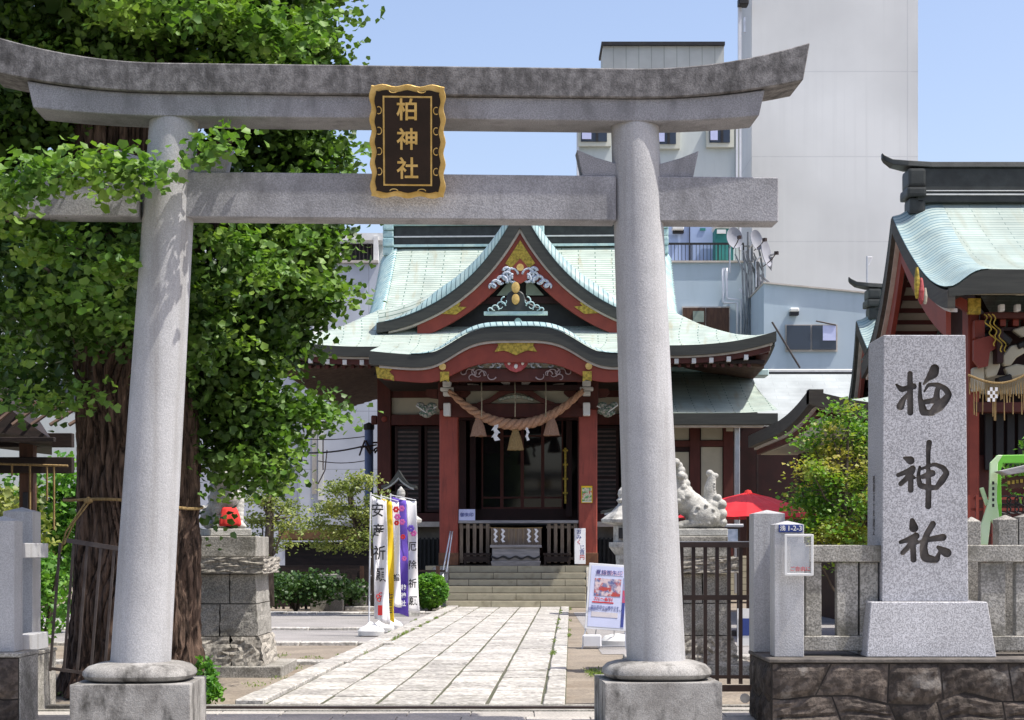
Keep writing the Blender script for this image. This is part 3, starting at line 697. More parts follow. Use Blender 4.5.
# ================================================================ STONE FENCE, LEFT
b = MB(); b.box(-9, PX(19,15.2), 15.2, 15.75, -.05, PZ(657.5,15.2)); 
W2 = tag(b.build('stone_wall', M['mortar']), 'low dark stone footing wall under the left fence posts', 'stone wall')
b = MB(); b.box(-9.0, PX(48,17), 16.4, 17.3, -.05, PZ(652.5,17)); b.build('rear_footing', M['granite_old'], W2, bevel=.01)
stone_face('face_stone', -9, PX(19,15.2), 15.198, -.03, PZ(657.5,15.2)-.003, 2, W2, 5, M['block_dark'])
b = MB(); b.box(PX(19,15.2)+.001, PX(19,15.2)+.016, 15.2, 15.75, -.04, PZ(657.5,15.2)-.002); b.build('end_slab', M['granite_old'], W2)
b = MB(); b.box(-9, PX(19,15.2)+.02, 15.18, 15.78, PZ(657.5,15.2)+.002, PZ(657.5,15.2)+.04); b.build('coping', M['granite_old'], W2, bevel=.006)
b = MB(); b.box(-9.0, PX(48,17)+.01, 16.38, 17.32, PZ(652.5,17)+.002, PZ(652.5,17)+.035); b.build('coping', M['granite_old'], W2, bevel=.006)
FL = thing('stone_fence', 'pale granite fence posts standing left of the gate', 'fence', (0,0,0))
for xc, yc, wd, zz, z0 in ((PX(2,15.4), 15.45, .27, PZ(521,15.4), PZ(657.5,15.2)+.042), (PX(23.5,16.8), 16.75, .29, PZ(512,16.8), PZ(652.5,17)+.037), (PX(2,15.4)-.62, 15.45, .27, PZ(521,15.4), PZ(657.5,15.2)+.042)):
    g = MB(); cap_post(g, xc, yc, wd, z0, zz); g.build('post', M['granite'], FL, bevel=.005)
for py0, py1 in ((543,558),(635,652)):
    g = MB(); Y = 15.9; g.box(PX(14,Y), PX(28,Y), 15.6, 16.6, PZ(py1,Y), PZ(py0,Y)); g.build('rail', M['granite'], FL, bevel=.006)

# ================================================================ METAL GATES
def bar(mb, a, c, r): mb.tube([a, c], r, 6)
G1 = thing('metal_gate', 'dark brown barred sliding gate right of the torii', 'gate', (PX(668,17), 17.25, 0))
def lx(px): return PX(px,17.25)-G1.location.x
b = MB()
for py0, py1 in ((542,547.5),(595,600),(675,678.5),(685,691.5)):
    b.box(lx(645), lx(752), -.02 if py0 != 542 else -.035, .02 if py0 != 542 else .035, PZ(py1,17.25), PZ(py0,17.25))
b.box(lx(750), lx(753.5), -.022, .022, .05, PZ(542.3,17.25)); b.box(lx(645), lx(648), -.022, .022, .05, PZ(542.3,17.25))
b.build('frame', M['iron'], G1)
for k in range(9):
    px = 740.6-11.8*k
    b = MB(); b.box(lx(px)-.0185, lx(px)+.0185, -.016, .016, PZ(684,17.25), PZ(545,17.25)); b.build('bar', M['iron'], G1)
b = MB(); b.box(lx(645), lx(750), -.018, .018, PZ(542.3,17.25), PZ(541.2,17.25)); b.build('top_strip', M['steel'], G1)
for px in (655, 745):
    b = MB(); b.lathe([(.02,-.012),(.05,-.012),(.05,.012),(.02,.012)], (0,0,0), 16, Matrix.Translation((lx(px),0,.055)) @ Matrix.Rotation(R(90),4,'X')); b.build('wheel', M['steel'], G1)
G2 = thing('metal_gate', 'thin brown barred gate leaning before the big tree trunk', 'gate', (PX(84,16.7), 16.85, .02), 0, ry=R(4.5))
b = MB(); b.box(-.46,.36,-.02,.02,1.56,1.605, Matrix.Rotation(R(4.5),4,'Y')); b.build('top_rail', M['iron_grey'], G2); b = MB(); b.box(-.40,.28,-.02,.02,.30,.33, Matrix.Rotation(R(3),4,'Y'))
b.build('bottom_rail', M['iron_grey'], G2)
for k in range(6):
    x = -.40+.135*k
    b = MB(); b.box(x-.012, x+.012, -.012, .012, .31, 1.585); b.build('bar', M['iron_grey'], G2)
b = MB(); b.box(-4.1, 1.0, 16.70, 16.76, .0, .022); tag(b.build('gate_track', M['iron'], bevel=.004), 'dark steel sliding gate track laid across the pavement', 'gate rail')

# ================================================================ GINKGO
GK = thing('ginkgo_tree', 'huge leafy green ginkgo with furrowed trunk behind the left torii pillar', 'tree', (-4.22, 18.6, 0))
from mathutils import noise as mn
def trunkmesh():
    b = MB(); n = 300; rings = []
    zs = list(np.linspace(0, 4.4, 150)) + [4.8, 5.2, 5.8, 6.6, 7.6, 8.8, 10]
    for z in zs:
        base = .66 + .16*math.exp(-z/.35) - .008*z
        dx = .06*math.sin(z*.8) + .03*z*.3
        ring = []
        for k in range(n):
            t = 2*math.pi*k/n
            lob = .07*math.sin(3*t+.4+z*.12) + .05*math.sin(5*t+1.3-z*.2) + .022*math.sin(11*t+z*.9)
            if z < .5: lob += .12*math.sin(6*t+.8)*math.exp(-z/.3)
            wv = .10*math.sin(z*2.1+3*t)+.05*math.sin(z*5.3+t*2)
            q = Vector((math.cos(t+wv)*10, math.sin(t+wv)*10, z*1.5))
            rg = 1-abs(mn.noise(q))*2.6; q2 = Vector((math.cos(t)*17, math.sin(t)*17, z*4.5))
            d = -.075*max(0, rg)**3 + .020*mn.noise(q2) + .014*mn.noise(q2*2.3)
            r = base*(1+lob)+d; ring.append((r*math.cos(t)*1.02+dx, r*math.sin(t)*.95, z))
        rings.append(ring)
    b.loft(rings); return b
o = trunkmesh().build('trunk', M['bark'], GK, smooth='auto')
b = MB()
limbs = [((0,0,4.4),(-2.0,-.6,5.6),.20,.05),((0.2,0,4.6),(1.6,.3,5.4),.14,.03),((0,0,5),(1.8,.6,6.8),.22,.05),((0,0,5.4),(-2.2,0,7.2),.24,.06),
         ((.2,0,6.5),(1.2,-1.2,8.2),.22,.05),((0,0,7),(-1.5,1.8,9.5),.22,.05),((.2,.3,4),(1.5,1.4,4.4),.12,.03),((0,-.3,4.6),(-.9,-3.9,4.6),.09,.02),((0,.2,6),(1.6,2.6,8),.2,.05),((.2,.2,3.3),(.9,.6,3.5),.10,.03)]
for a, c, r0, r1 in limbs: limb(b, a, c, r0, r1, 7, .14)
b.build('limb', M['bark'], GK, smooth=True)
def K(px, py, Y, rx, rz, n, ry=None):   # clump given where it stands
    p = P(px, py, Y); return ((p.x+4.22, Y-18.6, p.z), (rx, ry or rx, rz), n)
cl = []
big = [ # px,py,Y, rx,rz,n
 (60,30,18,1.2,.9,4200),(170,20,18.5,1.3,.9,4400),(265,20,19,.80,.8,3400),(30,130,18.5,1.1,.8,3200),(250,90,19,.95,.7,3800),(298,55,19.3,.34,.52,1200),
 (290,160,19.2,.60,.55,2600),(20,235,18.2,1.0,.6,2900),(110,240,18.0,1.0,.6,2800),(240,220,19.2,.9,.6,3400),(300,240,19.4,.42,.5,1700),(322,222,19.5,.24,.24,350),
 (245,300,19.1,.75,.6,3300),(300,298,19.5,.36,.28,1000),(225,375,18.9,.5,.55,2400),(270,345,19.6,.36,.30,1100),(60,310,18.2,.8,.45,2000),(15,350,20.6,.9,.55,2000),(80,360,20.6,.5,.4,700),(20,385,17.4,.5,.25,500),
 (240,420,18.9,.42,.36,1500),(282,415,19.6,.33,.14,520),(318,408,19.7,.2,.08,130),(232,462,18.9,.28,.20,650),(264,462,19.6,.26,.24,500),(120,180,20,1.2,.8,1800),(150,330,20.2,.9,.4,900),(207,520,19.6,.06,.10,40),
 (40,300,17.0,.55,.35,1100),(115,312,16.9,.5,.27,1100),(205,300,18.0,.3,.4,800),(190,360,17.6,.25,.3,350),(120,345,17.3,.28,.12,140)]
for q in big: cl.append(K(*q))
big = [(60,-120,18.5,2.0,1.2,2600),(200,-110,19,1.7,1.1,2400),(285,-75,19.6,.85,.7,1200),(-60,100,19,1.4,1.8,1800),(120,-260,19,1.9,1.3,2200),(250,-230,19,1.2,1.1,1400),(210,-80,16.8,1.2,.7,1200),(90,-90,16.2,1.3,.7,1200)]
top = [K(*q) for q in big]; top = [(c, r, n*3) for c, r, n in top]; leaves('shading_top_crown', top, .19, M['leaf'], GK, seed=21, upbias=.35, shell=.1, nsub=26, subr=.6, down=.3)  # crown above the view, thickened with large leaves to shade the leaves below
big = []
for q in big: cl.append(K(*q))
front = [ # bright sprays hanging in front
 (60,172,14.2,.52,.13,360),(120,165,14.3,.32,.14,260),(20,190,14.1,.35,.18,260),(120,190,14.3,.14,.08,80),(208,148,14.5,.16,.10,110),(230,140,14.6,.08,.06,40),
 (45,250,15.2,.36,.16,330),(125,268,15.0,.26,.13,260),(75,288,15.3,.16,.08,80),(30,220,15,.3,.12,200),(235,245,17.2,.35,.18,260),(265,270,17.3,.2,.1,120),(285,40,16,.4,.22,420),(240,20,15.8,.5,.2,420),(150,10,15.4,.6,.2,420),(320,20,16.4,.3,.2,200),(90,395,16.6,.26,.1,60),(40,405,16.6,.32,.1,110)]
cf = [K(a, b_, c, d, e, n, d*.8) for a, b_, c, d, e, n in front]
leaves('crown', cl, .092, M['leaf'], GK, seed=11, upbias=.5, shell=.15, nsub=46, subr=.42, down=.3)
leaves('front_leaves', cf, .086, M['leaf_lit'], GK, seed=12, upbias=.7, shell=.05, nsub=22, subr=.24, down=.3)
edge = [(250,60,18.2,.5,.10,260),(300,45,18.9,.3,.10,180),(200,75,17.8,.4,.08,200),(322,95,19.0,.16,.10,90),(300,75,18.9,.25,.08,160),(170,25,17.6,.5,.12,260),(100,15,17.2,.5,.10,220),(60,60,17.4,.4,.08,160),
 (335,150,19.0,.18,.14,150),(318,175,18.9,.25,.10,180),(340,205,19.2,.16,.10,120),(290,205,18.4,.2,.08,110),(290,235,18.3,.32,.08,200),(320,250,19.1,.22,.09,150),(275,262,18.2,.3,.08,190),(326,285,19.2,.2,.09,120),(343,300,19.3,.08,.04,40),(300,285,18.6,.28,.09,190),(312,312,19.3,.14,.06,60),
 (278,342,19.0,.20,.10,140),(270,370,18.8,.22,.08,130),(255,400,18.6,.25,.08,140),(285,405,19.1,.3,.09,230),(318,415,19.4,.22,.08,160),(340,420,19.4,.10,.05,50),(268,440,18.9,.22,.09,150),(285,455,19.1,.16,.09,110),(275,480,19.1,.14,.08,80),(245,460,18.5,.2,.08,90),(230,490,18.6,.14,.06,50),
 (220,300,18.0,.2,.07,80),(235,340,18.0,.2,.07,80),(30,310,16.6,.3,.07,120),(110,320,16.5,.25,.06,90),(15,350,16.6,.25,.07,90)]
leaves('edge_leaves', [K(*q) for q in edge], .086, M['leaf_lit'], GK, seed=14, upbias=.7, shell=.05, nsub=24, subr=.28, down=.3)
b = MB()
for (px0,py0,Y0,px1,py1,Y1) in ((60,215,17,-10,185,14.2),(-10,185,14.2,150,165,14.4),(90,290,17.5,140,262,15),(60,300,17.6,20,235,15.2),(230,140,14.6,195,165,15.2),(210,250,18.5,340,232,19.5),(240,430,19,345,418,19.7),(195,165,15.2,150,140,18)):
    a, c = P(px0,py0,Y0), P(px1,py1,Y1); o_ = Vector((4.22,-18.6,0)); limb(b, a+o_, c+o_, .022, .007, 7, .06, 6)
b.build('twig', M['bark_thin'], GK)
# straw rope round the trunk
RP = thing('straw_rope', 'thin straw rope tied round the big tree trunk with hanging end', 'rope', (-4.17, 18.6, 0))
b = MB(); pts = []
for k in range(41):
    t = 2*math.pi*k/40; pts.append((.74*math.cos(t)+.03, .72*math.sin(t), 2.07-.05*math.cos(t)+.02*math.sin(3*t)))
b.tube(pts, .016, 6)
b.tube([(-.30,-.72,2.08),(-.38,-.76,1.95),(-.50,-.80,1.75),(-.60,-.74,1.45)], .010, 5)
b.tube([(-.26,-.72,2.08),(-.42,-.78,1.85),(-.52,-.8,1.62)], .010, 5)
b.tube([(.16,-.86,2.06),(.15,-.88,1.7),(.17,-.88,1.3)], .014, 5)
b.build('twine', M['straw'], RP)
b = MB(); b.ball((-.28,-.74,2.08), .04, 1, (1.4,1,1)); b.build('knot', M['straw'], RP)
# weeds at the foot of the tree
p = P(203, 668, 17.3)
tag(leaves('weed', [((p.x, 17.4, .22), (.13,.15,.26), 420), ((p.x+.05, 17.2, .12), (.18,.12,.12), 200)], .06, M['leaf_hedge'], seed=3, shell=.1), 'small bright green weed growing at the foot of the big tree', 'plant')
# ================================================================ SHRINE HALL
SH = thing('shrine_hall', 'red shrine hall with pale green copper roof and gold fitted gables at the path end', 'shrine', (.1, 46.5, 0), YAW)
def SU(px, v): Y = 46.5+v; return PX(px, Y) - (.1+v*.0349)
def SZ(py, v): return PZ(py, 46.5+v)
def smooth(a, b_, x): t = min(1, max(0, (x-a)/(b_-a))); return t*t*(3-2*t)
VE, VR = 2.5, 10.0
ZE, ZR = 7.46, 11.75
def fmain(v):
    t = (v-VE)/(VR-VE); return ZE + (ZR-ZE)*(.62*t+.38*t*t)
def gside(d):          # d metres in from the side eave
    t = d/2.8; return ZE + 1.45*(.55*t+.45*t*t)
def corner(u, d):      # eaves lift towards the corners
    return .40*max(0, (abs(u)-4.2)/3.2)**2.6 * max(0, 1-d/2.6)
HW = 7.4
def eave_z(u): return ZE + corner(u, 0)
# main slope, upper part, with its rounded edge
def vdrop(u): e = max(0, abs(u)-4.15)/.62; return .55*e*e
b = MB()
uu = list(np.linspace(-4.7, 4.7, 41))
def fm(u, v): return (u, v, fmain(v) - (vdrop(u) if v > 4.6 else vdrop(u)*smooth(3.6,4.6,v)))
def front_back(fn, name, mat, ua, va, par):
    b = MB(); b.grid(fn, ua, va)
    b.grid(lambda u, v: (lambda p: (p[0], 2*VR-p[1], p[2]))(fn(u, v)), ua, va)
    return b.build(name, mat, par, smooth='auto')
front_back(fm, 'main_roof', M['copper'], list(np.linspace(-4.3, 4.3, 31)), list(np.linspace(VE, VR, 26)), SH)
# rounded verge ends of the upper roof : blue green tile rolls
for s in (-1, 1):
    b = MB()
    for q in (0, 1):
        vs = arr(4.3, VR, 42)
        for v in vs:
            pts = []; rr = []
            for e in arr(4.25, 4.80, 7):
                z = fmain(v) - .55*((e-4.15)/.62)**2 + .02; pts.append((s*e, v if not q else 2*VR-v, z))
            b.tube(pts, .058, 6)
    b.build('verge_tile', M['copper_blue'], SH, smooth=True)
b = MB()
for s in (-1, 1):
    ys = arr(3.9, VR, 16)
    for q in (0, 1):
        rings = []
        for v in ys:
            zt = fmain(v)-.58; y = v if not q else 2*VR-v; rings.append([(s*4.72,y,zt),(s*4.84,y,zt),(s*4.84,y,zt-.34),(s*4.72,y,zt-.34)])
        b.loft(rings)
b.build('verge_board', M['eave'], SH)
# gable walls at the sides, closing the upper roof
b = MB()
for s in (-1, 1):
    pts = [(v, fmain(v)-.7) for v in arr(4.2, VR, 12)]; pts += [(2*VR-p[0], p[1]) for p in pts[-2::-1]]
    b.prism(pts, s*4.45, s*4.6, axis='x')
b.build('side_gable', M['maroon'], SH)
# hipped skirts
def skirt(s):
    def fn(a, t):
        # a along d (0..2.9), t along v
        u = HW - a; d = a
        z = min(gside(d), fmain(VE + min(t, 15-t)) if min(t, 15-t) < 4 else 99)
        return (s*u, VE+t, z + corner(u, min(d, min(t, 15-t))) * (max(0, 1-min(t,15-t)/4.5)**1.5 if True else 1) + .0)
    return fn
for s in (-1, 1):
    b = MB(); b.grid(skirt(s), list(np.linspace(0, 3.1, 22)), list(np.linspace(0, 4.2, 26))+list(np.linspace(4.6, 10.4, 6))+list(np.linspace(10.8, 15, 22)))
    b.build('skirt_roof', M['copper'], SH, smooth='auto')
# eave bands : main front, sides
def eb(name, dz0, dz1, inset, mat, half0, depth=.35):
    for s in (-1, 1):
        b = MB(); us = arr(3.9, HW-inset, 18)
        b.band([s*u for u in us], [eave_z(u)+dz0 for u in us], [eave_z(u)+dz1 for u in us], VE+inset, VE+inset+depth)
        rings = []
        for t in arr(VE+inset+depth, 17.5-inset, 30):
            tt = min(t-VE, 17.5-t); lift = .40*max(0, 1-tt/4.5)**2.6*.98
            z = ZE+lift; x0, x1 = s*(HW-inset-depth), s*(HW-inset); rings.append([(x0,t,z+dz0),(x1,t,z+dz0),(x1,t,z+dz1),(x0,t,z+dz1)])
        b.loft(rings); b.build(name, mat, SH)
eb('eave_edge', -.005, -.29, 0, M['eave'], 0, .4)
eb('eave_trim', -.292, -.35, .10, M['trim'], 0)
eb('eave_board', -.352, -.50, .16, M['red_dark'], 0)
# soffit and rafters
b = MB()
for s in (-1, 1):
    b.hexa([(s*7.1,2.8,ZE-.50+.3*0),(s*4.2,5.3,ZE+.05),(s*4.2,14.7,ZE+.05),(s*7.1,17.2,ZE-.5),(s*7.1,2.8,ZE-.40),(s*4.2,5.3,ZE+.15),(s*4.2,14.7,ZE+.15),(s*7.1,17.2,ZE-.4)])
b.hexa([(-7.1,2.8,ZE-.5),(7.1,2.8,ZE-.5),(4.2,5.5,ZE+.05),(-4.2,5.5,ZE+.05),(-7.1,2.8,ZE-.4),(7.1,2.8,ZE-.4),(4.2,5.5,ZE+.15),(-4.2,5.5,ZE+.15)])
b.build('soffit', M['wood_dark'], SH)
b = MB(); v = 2.9
while v < 17.1:
    for s in (-1, 1):
        inn = 4.25 if 5.3 < v < 14.7 else 7.1-(min(v, 20-v)-2.8)*1.16
        if inn < 6.9:
            f = (7.1-inn)/2.9; b.hexa([(s*7.12,v,ZE-.60),(s*7.12,v+.10,ZE-.60),(s*inn,v+.10,ZE-.60+.55*f),(s*inn,v,ZE-.60+.55*f),(s*7.12,v,ZE-.505),(s*7.12,v+.10,ZE-.505),(s*inn,v+.10,ZE-.505+.55*f),(s*inn,v,ZE-.505+.55*f)])
    v += .27
tag(b.build('side_rafters', M['wood_rafter'], SH), kind='stuff')
b = MB(); u = -6.9
while u < 6.9:
    inn = 5.4 if abs(u) < 4.2 else 2.85+(7.0-abs(u))*.9
    f = (inn-2.8)/2.7
    if f > .1: b.hexa([(u,2.82,ZE-.60),(u+.1,2.82,ZE-.60),(u+.1,inn,ZE-.60+.55*f),(u,inn,ZE-.60+.55*f),(u,2.82,ZE-.505),(u+.1,2.82,ZE-.505),(u+.1,inn,ZE-.505+.55*f),(u,inn,ZE-.505+.55*f)])
    u += .25
tag(b.build('front_rafters', M['red_dark'], SH), kind='stuff')
for s in (-1, 1):     # white rafter ends and brackets below the eave
    for k in range(5):
        u = s*(4.55+k*.5); z = SZ(362, 2.7)+corner(u,0)*.6
        b = MB(); b.box(u-.06, u+.06, 2.62, 2.80, z-.07, z+.07); b.build('bracket_end', M['white'], SH)
# ---- porch roof with the rolling centre
def bell(u): return .80*math.exp(-(abs(u)/1.87)**4)
def zk(u): return 6.88 + .16*(abs(u)/4)**3 + bell(u) + .0
KU = list(np.linspace(-4.03, 4.03, 71))
def porch(u, v):
    base = fmain(VE) + (v-VE)*.235 + .16*(abs(u)/4)**3*max(0,1-v/2.5) if v < VE else fmain(v)
    top = 6.88 + bell(u)*1.0 + min(v, 1.5)*.05 + .10*math.exp(-(u/1.5)**2)*smooth(0,.6,v)
    k = .22; h = max(0, min(1, .5+.5*(top-base)/k)); z = base*(1-h)+top*h + k*h*(1-h)
    z0 = zk(u); f = smooth(0, .5, v)
    return (u, v, z0*(1-f)+z*f + .0)
b = MB(); b.grid(porch, KU, list(np.linspace(0, 1, 8))+list(np.linspace(1.3, 6.2, 18)))
b.build('porch_roof', M['copper'], SH, smooth='auto')
def kband(name, d0, d1, v0, v1, mat, lim=4.0, n=71):
    us = arr(-lim, lim, n); b = MB()
    b.band(us, [zk(u)-d0 for u in us], [zk(u)-d1 for u in us], v0, v1); return b.build(name, mat, SH)
kband('porch_eave_edge', .004, .36, 0, .45, M['eave'], 4.03)
kband('porch_trim', .362, .425, .06, .45, M['trim'], 3.75)
us = arr(-3.65, 3.65, 61); b = MB()
b.band(us, [zk(u)-.43 for u in us], [zk(u)-.43-(.30+.22*math.exp(-(u/2.2)**4)) for u in us], .14, .30); b.build('porch_bargeboard', M['red'], SH)
b = MB()
b.grid(lambda u, t: (u, -.02+.60*(1-math.cos(t)), zk(u)+.02+.19*math.sin(t)*math.exp(-(u/2.5)**4)), list(np.linspace(-2.9, 2.9, 80)), list(np.linspace(0, math.pi/2, 7)))
b.build('porch_tile_roll', M['copper_roll'], SH, smooth='auto')
# side soffit of porch
for s in (-1, 1):
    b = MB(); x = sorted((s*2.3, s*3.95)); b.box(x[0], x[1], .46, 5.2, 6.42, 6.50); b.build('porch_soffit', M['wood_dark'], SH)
# gold fittings
def poly_part(name, pts, v, th, mat, px=True, par=None, jit=0):
    q = [(SU(p[0], v), SZ(p[1], v)) for p in pts]
    b = MB(); b.prism(q, v-th, v); return b.build(name, mat, par or SH, bevel=.01 if th > .03 else 0)
def mir(pts, c=515.8): return [(2*c-x, y) for x, y in pts][::-1]
g_end = [(375,366.3),(393,368),(389,371),(393.5,376),(394,381),(390,379),(377,377.5)]
g_col = [(440,371.5),(449,371.5),(449,382),(445,380),(440,381.5)]
g_mid = [(494,340.3),(500,341),(508,340.5),(515.8,340.2),(523.6,340.5),(531.6,341),(537.6,340.3),(533,345),(537,352),(528,350.5),(523,352),(515.8,355.5),(508.6,352),(503.6,350.5),(494.6,352),(498.6,345)]
for pts in (g_end, mir(g_end), g_col, mir(g_col)): poly_part('gold_fitting', pts, .138, .03, M['gold'])
poly_part('gold_fitting', g_mid, .138, .03, M['gold'])
for px in (442.5, 588.7):
    b = MB(); b.lathe([(.001,-.03),(.06,-.03),(.095,0),(.095,.03)], (0,0,0), 16, Matrix.Translation((SU(px,.1), .10, SZ(366.5,.1))) @ Matrix.Rotation(R(90),4,'X'))
    b.build('gold_boss', M['gold_leaf'], SH, smooth='auto')
# tympanum of the porch
ty = [(470,368.5),(471,364),(478,357.5),(488,353.5),(515.8,352),(543.6,353.5),(553.6,357.5),(560.6,364),(561.6,368.5)]
poly_part('porch_tympanum', ty, .6, .1, M['cream'])
def scroll(mb, cx, cy, r, t0, t1, v, w=.03, k=.55, sgn=1):
    pts = []; rr = []
    for t in arr(0, 1, 16):
        a = t0+(t1-t0)*t; q = r*(1-k*t); pts.append((SU(cx,v)+sgn*q*math.cos(a), v, SZ(cy,v)+q*math.sin(a))); rr.append(w*(1-.5*t))
    mb.tube(pts, rr, 6)
def carve(name, items, v, mat, w=.03):
    b = MB()
    for (cx, cy, r, t0, t1, s) in items: scroll(b, cx, cy, r, R(t0), R(t1), v, w, .6, s)
    return b.build(name, mat, SH, smooth=True)
for s, c0 in ((1, 0), (-1, 0)):
    def m(x): return x if s == -1 else 2*515.8-x
    carve('cloud_carving', [(m(525),357,.16,180,-160,-s),(m(531),356.5,.14,160,-200,-s),(m(538),360,.15,200,-120,-s),(m(530),361,.13,90,-220,-s),(m(545),361,.12,150,-150,-s),(m(550),364.5,.14,160,-140,-s),(m(541),365,.12,20,300,-s),(m(534),365.5,.12,0,300,-s)], .44, M['carving'], .048)
    carve('beam_scroll', [(m(553),374,.16,200,-150,-s),(m(557),372,.10,90,-240,-s),(m(563),373,.16,180,0,-s),(m(548),374.5,.13,0,220,-s),(m(541),375,.16,200,380,-s),(m(560),378,.12,160,-100,-s),(m(569),371.5,.10,200,380,-s)], .37, pm('pale_carving', (.38,.30,.29), (.28,.22,.21), sc=9), .020)
gy = [(504,359.5),(508,358),(511,359.5),(513,357),(515.8,355.6),(518.6,357),(520.6,359.5),(523.6,358),(527.6,359.5),(528,363),(526,367),(521,371),(515.8,372.5),(510.6,371),(505.6,367),(503.6,363)]
poly_part('gable_pendant', gy, .34, .07, M['carving_red'])
b = MB()
for px in (509, 522.6): b.ball((SU(px,.2), .25, SZ(363,.2)), .05, 1, (1,.4,1.2))
b.ball((SU(515.8,.2), .25, SZ(366,.2)), .06, 1, (1,.4,1.3)); b.build('pendant_flower', M['white'], SH, smooth=True)
# beams and struts of the porch
def bpx(name, px0, px1, py0, py1, v, th, mat, par=None, bev=.01):
    b = MB(); b.box(SU(px0,v), SU(px1,v), v, v+th, SZ(py1,v), SZ(py0,v)); return b.build(name, mat, par or SH, bevel=bev)
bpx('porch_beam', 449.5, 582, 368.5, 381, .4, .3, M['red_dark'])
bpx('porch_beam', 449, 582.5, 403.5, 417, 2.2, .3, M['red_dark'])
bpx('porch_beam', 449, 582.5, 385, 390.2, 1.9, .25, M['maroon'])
bpx('panel', 466, 568.5, 390.3, 403.3, 2.35, .08, M['cream'])
kae = [(477,403.8),(483,401),(488,400),(494,396),(499,391.5),(504,388.5),(508,386),(515.8,383),(523.6,386),(527.6,388.5),(532.6,391.5),(537.6,396),(543.6,400),(548.6,401),(554.6,403.8),(545,404.5),(537,402),(530,397.5),(524,394),(515.8,393),(507.6,394),(501.6,397.5),(494.6,402),(486.6,404.5)]
b = MB(); q = [(SU(x,2.3), SZ(y,2.3)) for x, y in kae]
for i in range(13-1): pass
half = kae
# frog-leg strut as a band
tx = [477,484,490,496,501,507,511,515.8,520.6,524.6,530.6,535.6,541.6,547.6,554.6]
tt = [403,400.3,398,393.5,389.8,386,383.5,382.5,383.5,386,389.8,393.5,398,400.3,403]
tb = [405,404.2,403,399.5,396.5,394,393,392.7,393,394,396.5,399.5,403,404.2,405]
b.band([SU(x,2.2) for x in tx], [SZ(y,2.2) for y in tt], [SZ(y,2.2) for y in tb], 2.12, 2.32); b.build('frog_leg_strut', M['red_dark'], SH)
b = MB()
for i in range(12): b.ball((SU(500+i*2.9,2.3), 2.26, SZ(399.5-3*math.sin(math.pi*i/11),2.3)), .07, 1, (1,.5,.9))
b.build('flower_carving', pm('flower_carving', (.45,.45,.38), (.25,.33,.28), sc=18), SH, smooth=True)
for s in (0, 1):
    f = (lambda x: x) if s == 0 else (lambda x: 1031.6-x)
    for pts in ([(500,381.5),(510,381.5),(510,385),(507,388.5),(503,384.5)], [(467,383.5),(479,384.5),(477,388),(471,389.5)]):
        q = [(f(x), y) for x, y in pts]; poly_part('corbel_carving', q if s == 0 else q[::-1], 2.05, .1, pm('carving_grey', (.35,.31,.28), (.2,.17,.16), sc=25))
# black opening top shadow board and door frame
# ---- porch columns
for s, pc in ((-1, 447), (1, 586.5)):
    u = s*2.0
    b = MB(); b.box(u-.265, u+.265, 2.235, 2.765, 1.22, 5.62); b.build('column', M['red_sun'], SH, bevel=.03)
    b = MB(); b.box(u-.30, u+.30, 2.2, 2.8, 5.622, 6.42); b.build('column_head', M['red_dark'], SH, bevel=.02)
    b = MB(); b.box(u-.285, u+.285, 2.215, 2.785, 1.14, 1.50); b.build('column_shoe', pm('shoe', (.22,.10,.05), (.15,.07,.04), sc=8, rough=.5), SH, bevel=.01)
    # white nosings
    cu = SU(447 if s < 0 else 586.5, 2.0)
    for py0, py1, w_ in ((381, 387, .12),(387.4,391,.19),(391.4,396,.11),(403,416,.10)):
        b = MB(); b.box(cu-w_, cu+w_, 1.88, 2.19, SZ(py1,2), SZ(py0,2)); b.build('white_nosing', M['white'], SH, bevel=.02)
    # side bracket arms
    for q in (-1, 1):
        b = MB(); b.prism([(cu+q*.30, SZ(388,2)), (cu+q*.62, SZ(388,2)), (cu+q*.66, SZ(392,2)), (cu+q*.55, SZ(396,2)), (cu+q*.30, SZ(397,2))][::q], 2.3, 2.6)
        b.build('bracket_arm', M['red_dark'], SH)
    # lion head carving on the outer side
    o_ = s*1
    b = MB()
    for (du, dz, r) in ((.5,-.1,.16),(.66,-.02,.13),(.78,.08,.10),(.6,-.2,.12),(.45,.06,.12),(.72,-.16,.09)):
        b.ball((cu+s*du, 2.15, SZ(407,2)+dz), r, 2, (1.2,.8,.8))
    b.build('beast_carving', pm('beast', (.36,.33,.30), (.08,.14,.10), sc=16, bump=1, bsc=30, lo=.45, hi=.55), SH, smooth=True)
    b = MB(); b.tube([(cu+s*.3,2.1,SZ(406,2)),(cu+s*.62,2.08,SZ(412,2)),(cu+s*.9,2.06,SZ(405,2))], .02, 5); b.build('beast_tusk', M['white'], SH)
# hanging fine beam over door (nageshi)
bpx('lintel', 449, 583, 417.2, 420, 4.9, .3, M['maroon'])
# ---- hall body
VW = 5.5; ZF = 2.40; ZT_ = 7.6
def wpx(name, px0, px1, py0, py1, v, th, mat, bev=.008): return bpx(name, px0, px1, py0, py1, v, th, mat, bev=bev)
